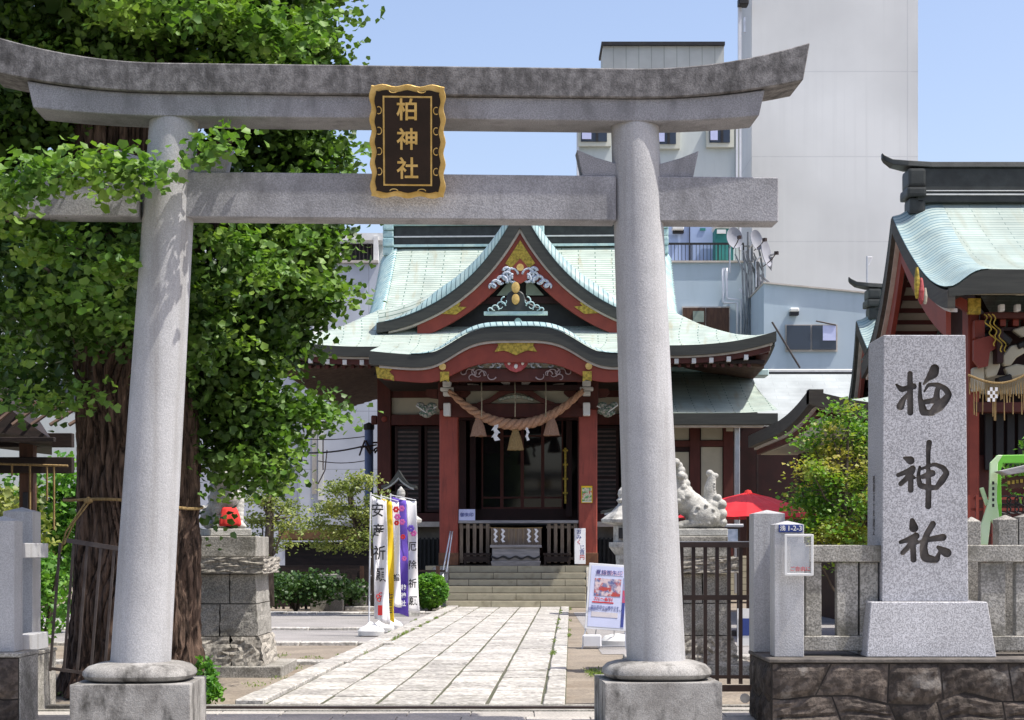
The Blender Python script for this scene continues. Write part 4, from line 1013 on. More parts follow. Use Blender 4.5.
# back wall boxes (sides + rear)
b = MB(); 
for s in (-1, 1):
    x = sorted((s*4.25, s*4.35)); b.box(x[0], x[1], VW+.2, 14.5, .4, ZT_+.2)
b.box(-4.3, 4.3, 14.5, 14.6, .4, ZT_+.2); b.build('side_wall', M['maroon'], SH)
for s in (-1, 1):
    b = MB(); x = sorted((s*4.0, s*4.42)); b.box(x[0], x[1], VW-.1, VW+.32, 1.2, ZT_+.1); b.build('corner_post', M['red_dark'], SH, bevel=.02)
    x = sorted((s*2.05, s*1.70)); b = MB(); b.box(x[0], x[1], VW-.05, VW+.25, ZF, ZT_+.1); b.build('door_post', M['maroon'], SH)
    # side bays
    a, c = sorted((s*2.06, s*3.99))
    b = MB(); b.box(a, c, VW+.06, VW+.14, 5.95+.3, 7.6); b.build('upper_beam', M['red_dark'], SH)
    b = MB(); b.box(a, c, VW+.08, VW+.14, SZ(414,VW), SZ(389,VW)); b.build('panel', M['cream'], SH)
    b = MB(); b.box(a-.0, c+.0, VW-.08, VW+.18, SZ(425,VW), SZ(414.3,VW)); b.build('tie_beam', M['red_dark'], SH, bevel=.01)
    b = MB(); b.box(a, c, VW-.03, VW+.16, SZ(389,VW)+.003, SZ(383,VW)); b.build('tie_beam', M['maroon'], SH, bevel=.01)
    b = MB(); b.box(a, c, VW-.06, VW+.2, ZF+.003, SZ(513,VW)); b.build('sill_beam', M['red_dark'], SH, bevel=.01)
    # louvred shutters
    for k in range(2):
        x0 = a+.1+(c-a-.1)*k/2; x1 = x0+(c-a-.2)/2-.06
        z0, z1 = SZ(512,VW), SZ(426,VW)
        b = MB(); b.box(x0, x1, VW+.1, VW+.14, z0, z1); sh_ = b.build('shutter', M['black'], SH)
        b = MB()
        for (p, q) in ((x0, x0+.08), (x1-.08, x1)): b.box(p, q, VW+.04, VW+.098, z0, z1)
        for z in (z0, (z0+z1)/2-.3, z1-.08): b.box(x0+.081, x1-.081, VW+.045, VW+.097, z, z+.08)
        b.build('shutter_frame', M['maroon'], sh_)
        b = MB(); z = z0+.14
        while z < z1-.1:
            b.box(x0+.081, x1-.081, VW+.06, VW+.09, z, z+.055); z += .135
        b.build('louvre', M['wood_brown'] if False else pm('louvre', (.14,.105,.10), (.10,.075,.07), sc=5), sh_)
# round fitting on the tie beam left corner
for s in (-1, 1):
    b = MB(); b.lathe([(.02,-.02),(.08,-.02),(.09,0),(.05,.02)], (0,0,0), 14, Matrix.Translation((s*4.2, VW-.13, SZ(419,VW))) @ Matrix.Rotation(R(90),4,'X')); b.build('round_fitting', M['red'], SH)
    x = sorted((s*4.43, s*4.62)); b = MB(); b.box(x[0], x[1], VW-.02, VW+.18, SZ(424,VW), SZ(415,VW)); b.build('beam_nose', M['red_dark'], SH, bevel=.03)
# door opening : dark interior and glass doors
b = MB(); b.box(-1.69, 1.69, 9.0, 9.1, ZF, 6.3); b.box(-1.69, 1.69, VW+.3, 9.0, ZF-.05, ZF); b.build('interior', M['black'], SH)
z0, z1 = 2.85, 5.62
for k in range(4):
    x0 = -1.25+k*.63; 
    d = MB()
    for (p, q) in ((x0, x0+.05), (x0+.58, x0+.63)): d.box(p, q, VW+.42, VW+.48, z0, z1)
    for z in (z0, z0+.32, z1-.55, z1-.06): d.box(x0+.051, x0+.579, VW+.425, VW+.475, z, z+.055)
    dd = d.build('glass_door', M['red_dark'], SH)
    b = MB(); b.box(x0+.05, x0+.58, VW+.445, VW+.455, z0, z1); b.build('pane', M['glass_dark'], dd)
b = MB(); b.box(-1.68, 1.68, VW+.38, VW+.56, ZF, z0-.003); b.build('door_sill', M['maroon'], SH)
b = MB(); b.box(-1.68, 1.68, VW+.38, VW+.5, z1+.003, 6.3); b.build('transom', M['red_dark'], SH)
for u in (-1.5, 1.45):
    b = MB(); b.box(u-.09, u+.09, VW+.1, VW+.16, 2.6, 5.7); b.build('folded_door', M['maroon'], SH)
b = MB()
for z in arr(3.3, 4.6, 4): b.box(1.26, 1.42, VW-.02, VW+.03, z, z+.05)
b.box(1.31, 1.37, VW-.02, VW+.04, 3.0, 4.7); b.build('brass_fitting', M['gold'], SH)
# things glimmering inside
b = MB()
for i in range(16): b.box(-1.1+i*.15, -1.04+i*.15, 7.8, 7.85, 3.1+.1*math.sin(i*2), 3.22+.1*math.sin(i*2)+.05*(i%3))
b.build('altar_fitting', M['gold'], SH)
for x0, x1, z in ((-.9,-.1,3.2),(.1,1.0,3.2)):
    b = MB(); b.box(x0, x1, 7.6, 7.7, z, z+.03); b.build('altar_shelf', M['wood_grey'], SH)
# veranda edge
for s in (-1, 1):
    a, c = sorted((s*2.28, s*5.3)); b = MB(); b.box(a, c, 4.0, 5.4, ZF-.10, ZF); b.build('veranda', M['wood_grey'], SH)
    b = MB(); b.box(a, c, 3.97, 3.999, ZF-.13, ZF+.02); b.build('veranda_edge', M['trim'], SH)
    b = MB(); b.box(a, c, 4.6, 4.7, 1.9, 2.29); b.build('underfloor_wall', M['cream'] if False else pm('plaster', (.22,.2,.17), (.16,.15,.13), sc=4), SH)
    b = MB(); x = a+.06
    while x < c: b.box(x, x+.06, 4.3, 4.34, 1.0, 1.95); x += .13
    b.box(a, c, 4.35, 4.4, 1.6, 1.68); b.box(a, c, 4.4, 4.5, .3, 1.9); tag(b.build('underfloor_grille', M['black'], SH), kind=None)
# stone podium and steps
b = MB(); b.box(-2.62, 2.62, 1.7, 5.4, -.05, 1.135); b.box(-5.2, 5.2, 4.2, 14.8, -.05, .45); b.build('podium', M['stone_steps'], SH, bevel=.01)
for i in range(5):
    b = MB(); h = 1.135*(i+1)/6 ; b.box(-1.92, 1.92, .05+.33*i, 1.69, (-.05 if i == 0 else 1.135*i/6+.001), h); b.build('step', M['stone_steps'], SH, bevel=.015)
for s in (-1, 1):
    b = MB(); x = sorted((s*1.94, s*2.4)); b.hexa([(x[0],.6,-.05),(x[1],.6,-.05),(x[1],1.69,-.05),(x[0],1.69,-.05),(x[0],.9,.55),(x[1],.9,.55),(x[1],1.69,1.1),(x[0],1.69,1.1)]); b.build('step_cheek', M['granite_old'], SH, bevel=.01)
# fence-like wooden balustrade between columns
for s in (-1, 1):
    a, c = sorted((s*.80, s*1.72))
    b = MB(); b.box(a, c, 2.38, 2.44, 1.3, 1.38); b.box(a, c, 2.38, 2.44, 2.2, 2.28); x = a+.03
    while x < c-.05: b.box(x, x+.10, 2.32, 2.375, 1.2, 2.34); x += .19
    b.build('balustrade', M['wood_old'], SH, bevel=.004)
b = MB(); b.box(-1.73, 1.73, 2.28, 2.50, 2.345, 2.43); b.build('balustrade_rail', M['wood_grey'], SH, bevel=.01)
# ---- front gable (the triangular dormer)
GUp = [0,.27,.85,1.46,2.0,2.38,3.0,3.6,4.25]
GZp = [11.78,11.32,10.36,9.66,9.25,8.98,8.66,8.44,8.32]
def hz(u): return float(np.interp(abs(u), GUp, GZp)) if abs(u) < 4.25 else GZp[-1]
_s = np.linspace(0, 4.25, 60)
_p = np.polyfit(GUp, GZp, 4)
def hz(u): return float(np.polyval(_p, min(abs(u), 4.25)))
GV = 3.75
hu = arr(-4.2, 4.2, 85)
def dorm(s):
    def fn(u, t):
        rise = .42*math.sin(min(1, t/.16)*math.pi/2)
        z = hz(u)+rise
        # find where main slope reaches this height
        ve = VE
        for v in np.linspace(VE, VR, 60):
            if fmain(v) < z: ve = v
        ve = max(ve+.15, GV+.3); v = GV + (ve-GV)*t
        if t > .16: pass
        return (s*u, v, z)
    return fn
b = MB()
for s in (-1, 1): b.grid(dorm(s), list(np.linspace(0, 4.2, 34)), [0,.03,.06,.1,.16,.3,.5,.7,.85,1.0])
b.build('gable_roof', M['copper'], SH, smooth='auto')
def gband(name, o0, o1, v0, v1, mat, lim, lo=0.0):
    """offsets measured square to the curve"""
    b = MB()
    for s in (-1, 1):
        us = arr(lo, lim, 44); A, Bm = [], []
        def offp(u, o):
            sl = (hz(u+.01)-hz(max(0,u-.01)))/(.02 if u > .01 else .01+u); l = math.hypot(1, sl); q = (u + o*sl/l, hz(u) - o/l)
            return (max(q[0], 0), q[1]) if q[0] >= 0 else (0, hz(u)-o/l - abs(q[0])*0)
        rings = []
        for u in us:
            p0, p1 = offp(u, o0), offp(u, o1)
            rings.append([(s*p0[0], v0, p0[1]), (s*p0[0], v1, p0[1]), (s*p1[0], v1, p1[1]), (s*p1[0], v0, p1[1])])
        b.loft(rings)
    return b.build(name, mat, SH)
# simpler vertical offsets keep the apex clean
def vband(name, o0, o1, v0, v1, mat, lim):
    us = arr(-lim, lim, 89); b = MB()
    def k(u): sl = abs((hz(abs(u)+.01)-hz(abs(u)))/.01); return math.sqrt(1+sl*sl)
    b.band(us, [hz(u)-o0*k(u) for u in us], [hz(u)-o1*k(u) for u in us], v0, v1); return b.build(name, mat, SH)
vband('gable_eave_edge', .004, .30, GV-.02, GV+.5, M['eave'], 4.25)
vband('gable_trim', .302, .355, GV+.06, GV+.4, M['trim'], 3.9)
vband('gable_bargeboard', .357, .72, GV+.14, GV+.28, M['red'], 3.05)
b = MB()
for s in (-1, 1):
    b.grid(lambda u, t: (s*u, GV-.03+.62*(1-math.cos(t)), hz(u)+.46*math.sin(t)*(1-.75*smooth(2.2,4.0,u))), list(np.linspace(.05, 4.0, 60)), list(np.linspace(0, math.pi/2, 7)))
b.build('gable_tile_roll', M['copper_roll'], SH, smooth='auto')
b = MB(); us = arr(-3.4, 3.4, 61)
b.band(us, [hz(u)-.5 for u in us], [min(8.2, hz(u)-.6) for u in us], GV+.75, GV+.8); b.build('gable_wall', M['black'], SH)
gv = GV+.138
apex = [(520.2,240.5),(535,263.5),(530,267.5),(528.5,268),(520.2,258.5),(511.9,268),(510.4,267.5),(505.4,263.5)]
poly_part('gold_fitting', apex, gv, .03, M['gold'])
ge = [(440,313.5),(459,301.5),(460.5,303.5),(458,306.5),(466.5,306.8),(456,314.3)]
poly_part('gold_fitting', ge, gv, .03, M['gold']); poly_part('gold_fitting', mir(ge, 520.2), gv, .03, M['gold'])
pend = [(520.2,259),(526,265),(530,271),(527,274),(531,276),(526,281),(520.2,284),(514.4,281),(509.4,276),(513.4,274),(510.4,271),(514.4,265)]
poly_part('gable_pendant', pend, GV+.1, .06, M['red'])
b = MB(); b.lathe([(.001,-.03),(.07,-.03),(.11,0)], (0,0,0), 10, Matrix.Translation((SU(520.2,3.8), GV+.02, SZ(267.5,3.8))) @ Matrix.Rotation(R(90),4,'X')); b.build('gold_boss', M['gold_leaf'], SH)
for s in (-1, 1):
    def m(x): return x if s == 1 else 2*520.2-x
    carve('cloud_carving', [(m(529),274.5,.20,180,-160,s),(m(534),277,.18,200,-120,s),(m(527),279,.14,90,-200,s),(m(539),281,.18,200,-140,s),(m(545),285,.16,160,-100,s),(m(533),271,.12,0,260,s),(m(549),287,.12,180,-40,s)], GV+.08, M['carving'], .055)
    poly_part('gable_panel', [(m(526),282) if s == 1 else (m(526),282), (m(532),282), (m(544),295.5), (m(526),295.5)][::s], GV+.6, .04, M['grey_green'])
    poly_part('inner_trim', [(m(551),286),(m(560),295.3),(m(557),295.5),(m(546),289)][::s], GV+.5, .04, M['trim'])
poly_part('gable_shadow_strip', [(484,297),(556.4,297),(562,304),(478,304)], GV+.7, .1, M['maroon'])  # dark strip put in for the shadow below the gable panels
# demon tile on the porch ridge
OV = 1.3
b = MB()
def oz(px, py): return (SU(px, OV), SZ(py, OV))
b.prism([oz(*p) for p in ((486,311.5),(489,308.5),(495,307.5),(502,304),(506,300),(507.5,294.5),(511,291.5),(515.8,290.8),(520.6,291.5),(524,294.5),(525.6,300),(530,304),(537,307.5),(543,308.5),(545.6,311.5))], OV-.12, OV+.1)
b.build('ridge_ornament', M['copper_dark'], SH, bevel=.03)
b = MB()
for s in (-1, 1):
    f = lambda x: x if s == 1 else 1031.6-x
    for (cx, cy, r, a0, a1) in ((531,306,.14,180,-160),(537,308.5,.12,200,-100),(527,301,.12,90,-200),(542,310,.08,180,-60)): scroll(b, f(cx), cy, r, R(a0), R(a1), OV-.14, .022, .6, s)
b.build('ornament_scroll', M['copper_blue'], SH, smooth=True)
for (py, r, h) in ((288.3,.115,.15),(300,.11,.10)):
    b = MB(); b.lathe([(.001,-.05),(r*.6,-.06),(r,-.02),(r,.04),(r*.7,.05)], (0,0,0), 18, Matrix.Translation((SU(515.8,OV), OV-.13, SZ(py,OV))) @ Matrix.Rotation(R(90),4,'X') @ Matrix.Diagonal((1,1.35,1,1)))
    b.build('gold_disc', M['gold_leaf'], SH, smooth='auto')
b = MB(); b.box(SU(484,OV), SU(547.6,OV), OV-.1, OV+.1, SZ(315,OV), SZ(311.8,OV)); b.lathe([(.10,0),(.12,.5),(.10,2.6)], (0,0,0), 12, Matrix.Translation((0.02,OV+.1,8.02)) @ Matrix.Rotation(R(-90),4,'X')); b.build('porch_ridge', M['copper_blue'], SH, smooth='auto')
# ---- ridge of the main roof
b = MB(); b.box(-4.35, 4.35, 9.72, 10.28, 11.60, 12.32); b.build('ridge', M['copper_dark'], SH, bevel=.02)
b = MB(); b.box(-4.42, 4.42, 9.60, 10.40, 12.323, 12.43); b.build('ridge_cap', M['copper_blue'], SH, bevel=.03)
b = MB(); b.box(-4.36, 4.36, 9.69, 9.717, 11.94, 11.985); b.build('ridge_line', M['white'], SH)
b = MB(); b.box(-4.36, 4.36, 9.66, 9.717, 11.62, 11.70); b.build('ridge_foot', M['copper_blue'], SH)
for s in (-1, 1):
    e = MB()
    x = sorted((s*4.36, s*4.72))
    for z0, z1, ww in ((11.35,11.62,.10),(11.63,11.92,.16),(11.93,12.16,.13),(12.17,12.45,.18)):
        e.box(x[0], x[1], 9.75-ww, 10.25+ww, z0, z1)
    e.build('ridge_end', M['copper_blue'], SH, bevel=.05, seg=2)
    e = MB(); e.tube([(s*4.3,10,12.50),(s*4.8,10,12.52),(s*5.15,10,12.62)], [.09,.08,.06], 8); e.build('ridge_finial', M['copper_dark'], SH)
    e = MB(); e.box(s*.55-.08, s*.55+.08, 9.4, 9.74, 11.7, 12.3); e.build('ridge_bracket', M['copper_blue'], SH, bevel=.03)

# ================================================================ ROPE, TASSELS AND FURNISHINGS OF THE PORCH
def S3(px, py, v): p = ML @ Vector((SU(px,v), v, SZ(py,v))); return p
SW = thing('sacred_rope', 'thick twisted reddish straw rope sagging between the porch columns', 'rope', (.1,46.5,0), YAW)
def ropec(t):
    x = 449+(583-449)*t; y = 391+34.5*(1-(2*t-1)**2)**.9 if False else 391+34*(1-abs(2*t-1)**2.0); return SU(x, 1.95), SZ(y, 1.95)
b = MB(); N_ = 90
for k in range(3):
    pts = []; rad = []
    for i in range(N_+1):
        t = i/N_; u, z = ropec(t); th = .065+.075*math.sin(math.pi*t)**.8
        a = t*2*math.pi*6.5+k*2*math.pi/3
        pts.append((u+.3*th*math.sin(a)*(.5-t), 1.8-th*.62*math.cos(a), z+th*.62*math.sin(a))); rad.append(th*.62)
    b.tube(pts, rad, 8)
b.build('strand', M['rope'], SW, smooth=True)
for i, (px, py0, py1, mt) in enumerate(((478.5,417,436,'tassel'),(515.5,428,450,'straw'),(551.5,416,435.5,'tassel'))):
    b = MB(); u = SU(px,1.8); zt, zb = SZ(py0,1.8), SZ(py1,1.8); h = zt-zb
    n = 36; rings = []
    for (r, z) in ((.04,zt),(.10,zt-.06),(.085,zt-.15*h),(.15,zt-.45*h),(.205,zb+.1*h),(.225,zb)):
        rings.append([(u+r*(1+.08*(k%2))*math.cos(2*math.pi*k/n), 1.8+r*(1+.08*(k%2))*math.sin(2*math.pi*k/n), z+(random.uniform(-.02,.02) if z == zb else 0)) for k in range(n)])
    b.loft(rings); b.build('tassel', M[mt], SW)
for px, w_ in ((496,.10),(527.5,.05)):      # zigzag paper streamers
    b = MB(); z = SZ(422.5,1.8); u = SU(px,1.8)
    for k in range(5):
        s = (-1)**k*w_*.5; b.hexa([(u+s-w_*.8,1.70,z-.13),(u+s+w_*.8,1.70,z-.10),(u+s+w_*.8,1.704,z-.10),(u+s-w_*.8,1.704,z-.13),(u-s*.4-w_*.6,1.70,z),(u-s*.4+w_*.6,1.70,z),(u-s*.4+w_*.6,1.704,z),(u-s*.4-w_*.6,1.704,z)]); z -= .10
    b.build('paper_streamer', M['paper'], SW)
for i, (px, lb) in enumerate(((481.3,'thin pale bell cord hanging in the porch behind the left tassel'),(514.8,'thin pale bell cord hanging in the porch behind the middle tassel'),(545.5,'thin pale bell cord hanging in the porch behind the right tassel'))):
    p = S3(px, 380, 1.55); q = S3(px+.2, 417, 1.55)
    b = MB(); b.tube([p, (p+q)/2+Vector((.01,0,0)), q], .018, 5); tag(b.build('bell_cord', pm('cord', (.36,.33,.25), (.25,.22,.16), sc=20), smooth=True), lb, 'cord', 'bell cords under the porch')
# offering box
OB = thing('offering_box', 'weathered wooden offering box with folded paper streamers between the columns', 'offering box', S3(516, 566, 1.95), YAW)
b = MB(); b.frustum(0,0,1.36,.5,.0,1.42,.56,.14); b.frustum(0,0,1.34,.5,.141,1.34,.5,.52); b.frustum(0,0,1.46,.6,.521,1.46,.6,.60); b.build('body', M['wood_grey'], OB, bevel=.01)
b = MB(); b.box(-.72,.72,.10,.16,.60,1.08); b.build('back_board', M['wood_old'], OB)
b = MB()
for k in range(9): x = -.62+k*.155; b.box(x-.008,x+.008,-.2,.06,.605,.63)
b.build('grate', M['wood_old'], OB)
b = MB()
us = arr(-.7,.7,33); b.band(us, [.27+.03*math.cos(u*18) for u in us], [.21+.03*math.cos(u*18+.4) for u in us], -.30, -.276); b.build('wave_trim', M['ink'], OB)
for px in (-.58, -.37, .37, .58):
    b = MB(); z = 1.06
    for k in range(5):
        s = (-1)**k*.028; b.hexa([(px+s-.04,-.1,z-.09),(px+s+.04,-.1,z-.07),(px+s+.04,-.096,z-.07),(px+s-.04,-.096,z-.09),(px-s-.03,-.1,z),(px-s+.03,-.1,z),(px-s+.03,-.096,z),(px-s-.03,-.096,z)]); z -= .075
    b.build('paper_streamer', M['paper'], OB)
b = MB(); b.tube([(-.75,-.1,1.09),(0,-.1,1.075),(.75,-.1,1.09)], .012, 5)
for x in (-.2,0,.2,.47,-.47): b.tube([(x,-.1,1.07),(x,-.1,.68)], .006, 4)
b.build('straw_cord', M['straw'], OB)
for px, lb in ((477,'low dark wooden bench left of the offering box'),(557,'low dark wooden bench right of the offering box')):
    bn = thing('bench', lb, 'bench', S3(px, 566, 1.95), YAW)
    b = MB(); b.box(-.40,.40,-.14,.14,.30,.37); b.build('seat', M['wood_dark'], bn, bevel=.01)
    for x in (-.34,.34):
        for y in (-.1,.1):
            b = MB(); b.box(x-.03,x+.03,y-.025,y+.025,0,.298); b.build('leg', M['wood_dark'], bn)
    b = MB(); b.box(-.36,.36,-.11,-.09,.12,.28); b.build('panel', M['wood_dark'], bn)
# small signs
def board(name, label, px0, py0, px1, py1, v, tilt, mat, th=.03, cat='sign'):
    p = S3((px0+px1)/2, py1, v); w_ = (px1-px0)*(46.5+v)/F/2; h_ = (py1-py0)*(46.5+v)/F
    t = thing(name, label, cat, p, YAW); b = MB(); b.box(-w_,w_,0,th,0,h_,Matrix.Rotation(tilt,4,'X')); b.build('board', mat, t, bevel=.004); return t, w_, h_
t, w_, h_ = board('notice_board', 'small pale blue notice standing on the wooden rail by the left column', 458.5, 509, 475, 521, 2.3, R(-8), M['lav'])
text('lettering', '御朱印', .13, M['ink_blue'], t, (0,-.006+h_*.07,h_/2), (R(82),0,0), .001, .002)
t, w_, h_ = board('notice_board', 'narrow white notice board leaning at the foot of the right column', 574.5, 528, 585.5, 564, 1.9, R(-7), M['paper'])
for i, ch in enumerate('おみくじ百円'): text('lettering', ch, .15, M['red_ink'] if i % 3 == 2 else M['ink_blue'], t, ((-.03 if i < 3 else .06), -.003+(h_-.12-.145*i)*.123, h_-.12-.145*i), (R(83),0,0), .001, .001)
t, w_, h_ = board('poster', 'small colourful poster stuck on the right red column', 581.3, 486, 592.3, 503, 2.2, 0, M['c_yellow'], th=.02)
b = MB(); b.box(-w_+.02,w_-.02,-.003,-.001,.05,h_-.05); b.build('picture', pm('poster_pic', (.12,.35,.12), (.65,.60,.45), sc=9, lo=.45, hi=.52, dirt=(.6,.08,.06), dsc=8, dlo=.56, dhi=.6), t)
b = MB(); b.box(-w_+.02,w_-.02,-.005,-.001,.02,.045); b.build('caption_strip', M['white'], t)
# handrail at the steps
HR = thing('handrail', 'slanting steel handrail on the left of the stone steps', 'handrail', (.1,46.5,0), YAW)
b = MB()
for du in (0, .10):
    pts = [(SU(443,.4)+du, .35, SZ(572,.4)), (SU(449,1.6)+du*.6, 1.7, SZ(538,1.6)), (SU(450,1.6)+du*.6, 1.72, SZ(531,1.6))]; b.tube(pts, .022, 6)
b.tube([(SU(443,.4), .35, SZ(574,.4)), (SU(443,.4), .35, .1)], .02, 6); b.build('tube', M['steel'], HR, smooth=True)
# ================================================================ SIDE HALL ON THE RIGHT (gable end towards the path)
def gable_hall(root, X, Y1, Y2, Y3, z1, z2, z3, length, tile_end=.5, ridge_h=.42):
    """ridge along X ; front eave Y1,z1 ; ridge Y2,z2 ; back eave Y3,z3 (world metres) ; root at (X, Y2, 0)"""
    o = Vector((X, Y2, 0))
    def prof(t):     # t -1 front eave .. 0 ridge .. 1 back eave
        a = abs(t); yy = (Y1 if t < 0 else Y3)-Y2; zz = (z1 if t < 0 else z3)
        return yy*a, z2 + (zz-z2)*(1.72*a-.72*a*a)
    b = MB()
    def fn(u, t):
        y, z = prof(t); e = smooth(.75, 0, u) if u < .75 else 0
        return (u, y, z - .30*e*e + .10*max(0, abs(t)-.7)*max(0, 1-u/3))
    def fl(u, t): return -.22*max(0, 1-abs(t))**1.6*max(0, 1-max(u,0)/1.2)
    b.grid(lambda u, t: (lambda p: (p[0]+fl(u,t), p[1], p[2]))(fn(u, t)), list(np.linspace(0, .7, 8))+list(np.linspace(.9, length, 12)), list(np.linspace(-1, 1, 41)))
    b.build('roof', M['copper_hall'], root, smooth='auto')
    b = MB()
    def fv(t, u):
        y, z = prof(t); e = smooth(.75, 0, max(u,0)); return (u+fl(u,t), y, z-.30*e*e+.018*smooth(.75,.3,u)+.004 + .10*max(0, abs(t)-.7)*max(0, 1-u/3))
    b.grid(fv, list(np.linspace(-1, 1, 60)), list(np.linspace(-.03, .70, 9)))
    b.build('verge_tile', M['copper_fine'], root, smooth='auto')
    b = MB()
    def fs(t, u):
        y, z = prof(t); return (u, y, z-.40)
    b.grid(fs, list(np.linspace(-.97, .97, 60)), [.2, 1.1]); b.build('soffit', M['soffit_stripe'], root)
    def vb(name, dz0, dz1, x0, x1, mat, t0=-1, t1=1):
        b = MB(); rings = []
        for t in arr(t0, t1, 41):
            y, z = prof(t); f = fl(x0,t); rings.append([(x0+f,y,z-dz0),(x1+f,y,z-dz0),(x1+f,y,z-dz1),(x0+f,y,z-dz1)])
        b.loft(rings); return b.build(name, mat, root)
    vb('verge_board', .31, .60, -.02, .10, M['eave_brown'])
    vb('verge_trim', .603, .66, .05, .16, M['trim'], -.97, .97)
    vb('bargeboard', .664, 1.12, .12, .20, M['red'], -.80, .80)
    # eave front
    b = MB(); y, z = prof(-1); rings = []
    for u in [.0,.08,.16,.26,.38,.5,.65,.8,1.1,1.6,2.2,3,length]:
        e = smooth(.75, 0, u); zz = z-.30*e*e+.10*.3*max(0,1-u/3)-.008; rings.append([(u,y-.004,zz),(u,y+.35,zz-.02),(u,y+.35,min(zz-.2,z-.33)),(u,y-.004,z-.36-.04*e)])
    b.loft(rings); b.build('eave_edge', M['eave'], root)
    b = MB(); b.box(0.3, length, y+.1, y+.16, z-.37, z-.333); b.build('eave_trim', M['cream'], root)
    b = MB(); y3, z3_ = prof(1); b.box(0.10, length, y3-.4, y3, z3_-.33, z3_-.02); b.build('eave_edge', M['eave'], root, bevel=.01)
    # ridge
    b = MB(); b.box(.15, length, -.22, .22, z2-.10, z2+ridge_h); b.build('ridge', M['copper_dark'], root, bevel=.015)
    b = MB(); b.box(.18, length, -.24, -.222, z2+.02, z2+.045); b.box(.18, length, -.24, -.222, z2+.09, z2+.105); b.build('ridge_line', M['white'], root)
    b = MB()
    top = z2+ridge_h
    b.loft([[(u, -w_, top+.0+h), (u, w_, top+.0+h), (u, w_*.9, top+.10+h), (u, -w_*.9, top+.10+h)] for u, w_, h in ((-.42,.06,.20),(-.38,.09,.15),(-.25,.15,.07),(0,.24,.03),(.4,.27,0),(length,.27,0))])
    b.build('ridge_cap', M['copper_dark'], root, bevel=.01)
    for zz0, zz1, ww, dx in ((z2-.30,z2-.02,.22,.0),(z2-.01,z2+.16,.30,-.06),(z2+.17,z2+ridge_h-.01,.26,-.03)):
        b = MB(); b.box(.02+dx, .30, -ww, ww, zz0, zz1); b.build('ridge_end', M['copper_dark'], root, bevel=.05, seg=2)
    return prof
X = 6.9
HD = thing('side_hall', 'side shrine hall at the right edge with pale green roof and red gable boards', 'shrine', (X, 29.8, 0), 0)
prof = gable_hall(HD, X, 26.85, 29.8, 33.5, 5.98, 7.72, 5.55, 10, ridge_h=.5)
def dx(px, Y): return PX(px, Y) - X
# gable wall, rafters with cream boards
b = MB(); pts = [prof(t) for t in arr(-.78, .78, 15)]; b.prism([(p[0], p[1]-1.0) for p in pts]+[(pts[-1][0], 4.6),(pts[0][0], 4.6)], .95, 1.05, axis='x'); b.build('gable_wall', M['maroon'], HD)
# front wall of the side hall, under the eave : Y about 27.4
YF = 27.9; dy = YF-29.8
def db(name, px0, px1, py0, py1, off, th, mat, bev=.008):
    Y = YF+off; b = MB(); b.box(dx(px0,Y), dx(px1,Y), Y-29.8, Y-29.8+th, PZ(py1,Y), PZ(py0,Y)); return b.build(name, mat, HD, bevel=bev)
db('wall', 962, 1200, 330, 560, .6, .1, M['maroon'])
b = MB(); b.box(1.05, 9.8, YF+.55-29.8, 3.2, .2, 5.0); b.build('body_wall', M['maroon'], HD)
db('lower_wall', 950, 1200, 455, 560, .45, .1, M['red_dark'])
for px in (968.5, 1046): db('column', px, px+11, 300, 556, 0, .4, M['red'], .02)
db('beam', 975, 1200, 402, 412, -.02, .3, M['red_dark'])
db('beam', 985, 1200, 312, 318, -.25, .3, M['red_dark'])
db('panel', 972, 1200, 375, 394, .3, .1, M['cream'])
for k in range(8): db('lattice_board', 985+k*11, 993+k*11, 413, 470, .32, .05, M['black'])
for k in range(4): db('white_block', 1000+k*16, 1005+k*16, 304, 311, -.45, .14, M['white'], .01)
db('corner_fitting', 968, 981, 298, 314, -.42, .1, M['gold'])
db('bracket', 975, 985, 320, 338, -.2, .5, M['red'])
db('bracket', 981, 992, 338, 352, -.2, .5, M['white'])
b = MB(); Y = YF-.4
q = [(958,296),(967,300),(978,312),(969,313),(961,308),(950,302)]
b.prism([(dx(x,Y), PZ(y,Y)) for x, y in q], Y-29.8, Y-29.7); b.build('corner_beam', M['red'], HD)
q = [(974,340),(996,334),(1000,346),(990,352),(988,366),(980,368),(974,360)]
b = MB(); b.prism([(dx(x,YF-.3), PZ(y,YF-.3)) for x, y in q], YF-.3-29.8, YF-.2-29.8); b.build('nose_board', M['red'], HD)
for q in ([(990,350),(998,356),(1000,366),(996,376),(986,378),(984,370),(988,362)],[(1002,356),(1010,346),(1020,344),(1026,352),(1016,358),(1010,366),(1003,366)],[(1004,368),(1016,364),(1028,366),(1028,374),(1008,378)],[(1012,330),(1024,326),(1030,332),(1022,338)],[(972,368),(984,366),(984,390),(972,392)]):
    b = MB(); b.prism([(dx(x,YF-.1), PZ(y,YF-.1)) for x, y in q], YF-.14-29.8, YF-29.8); b.build('nose_carving', M['cream'], HD, bevel=.02)
for q in ([(1000,330),(1012,340),(1008,346),(998,338)],[(1016,344),(1030,338),(1030,343),(1018,350)],[(996,378),(1010,374),(1012,382),(998,384)]):
    b = MB(); b.prism([(dx(x,YF-.12), PZ(y,YF-.12)) for x, y in q], YF-.2-29.8, YF-29.8); b.build('carved_boss', M['black'], HD, bevel=.02)
for k in range(6): db('rafter_end', 1000+k*13, 1006+k*13, 319, 326, -.1, .3, M['red'])
db('hanging_beam', 985, 1200, 327, 331, -.05, .3, M['maroon'])
b = MB()      # gold chains on the bracket
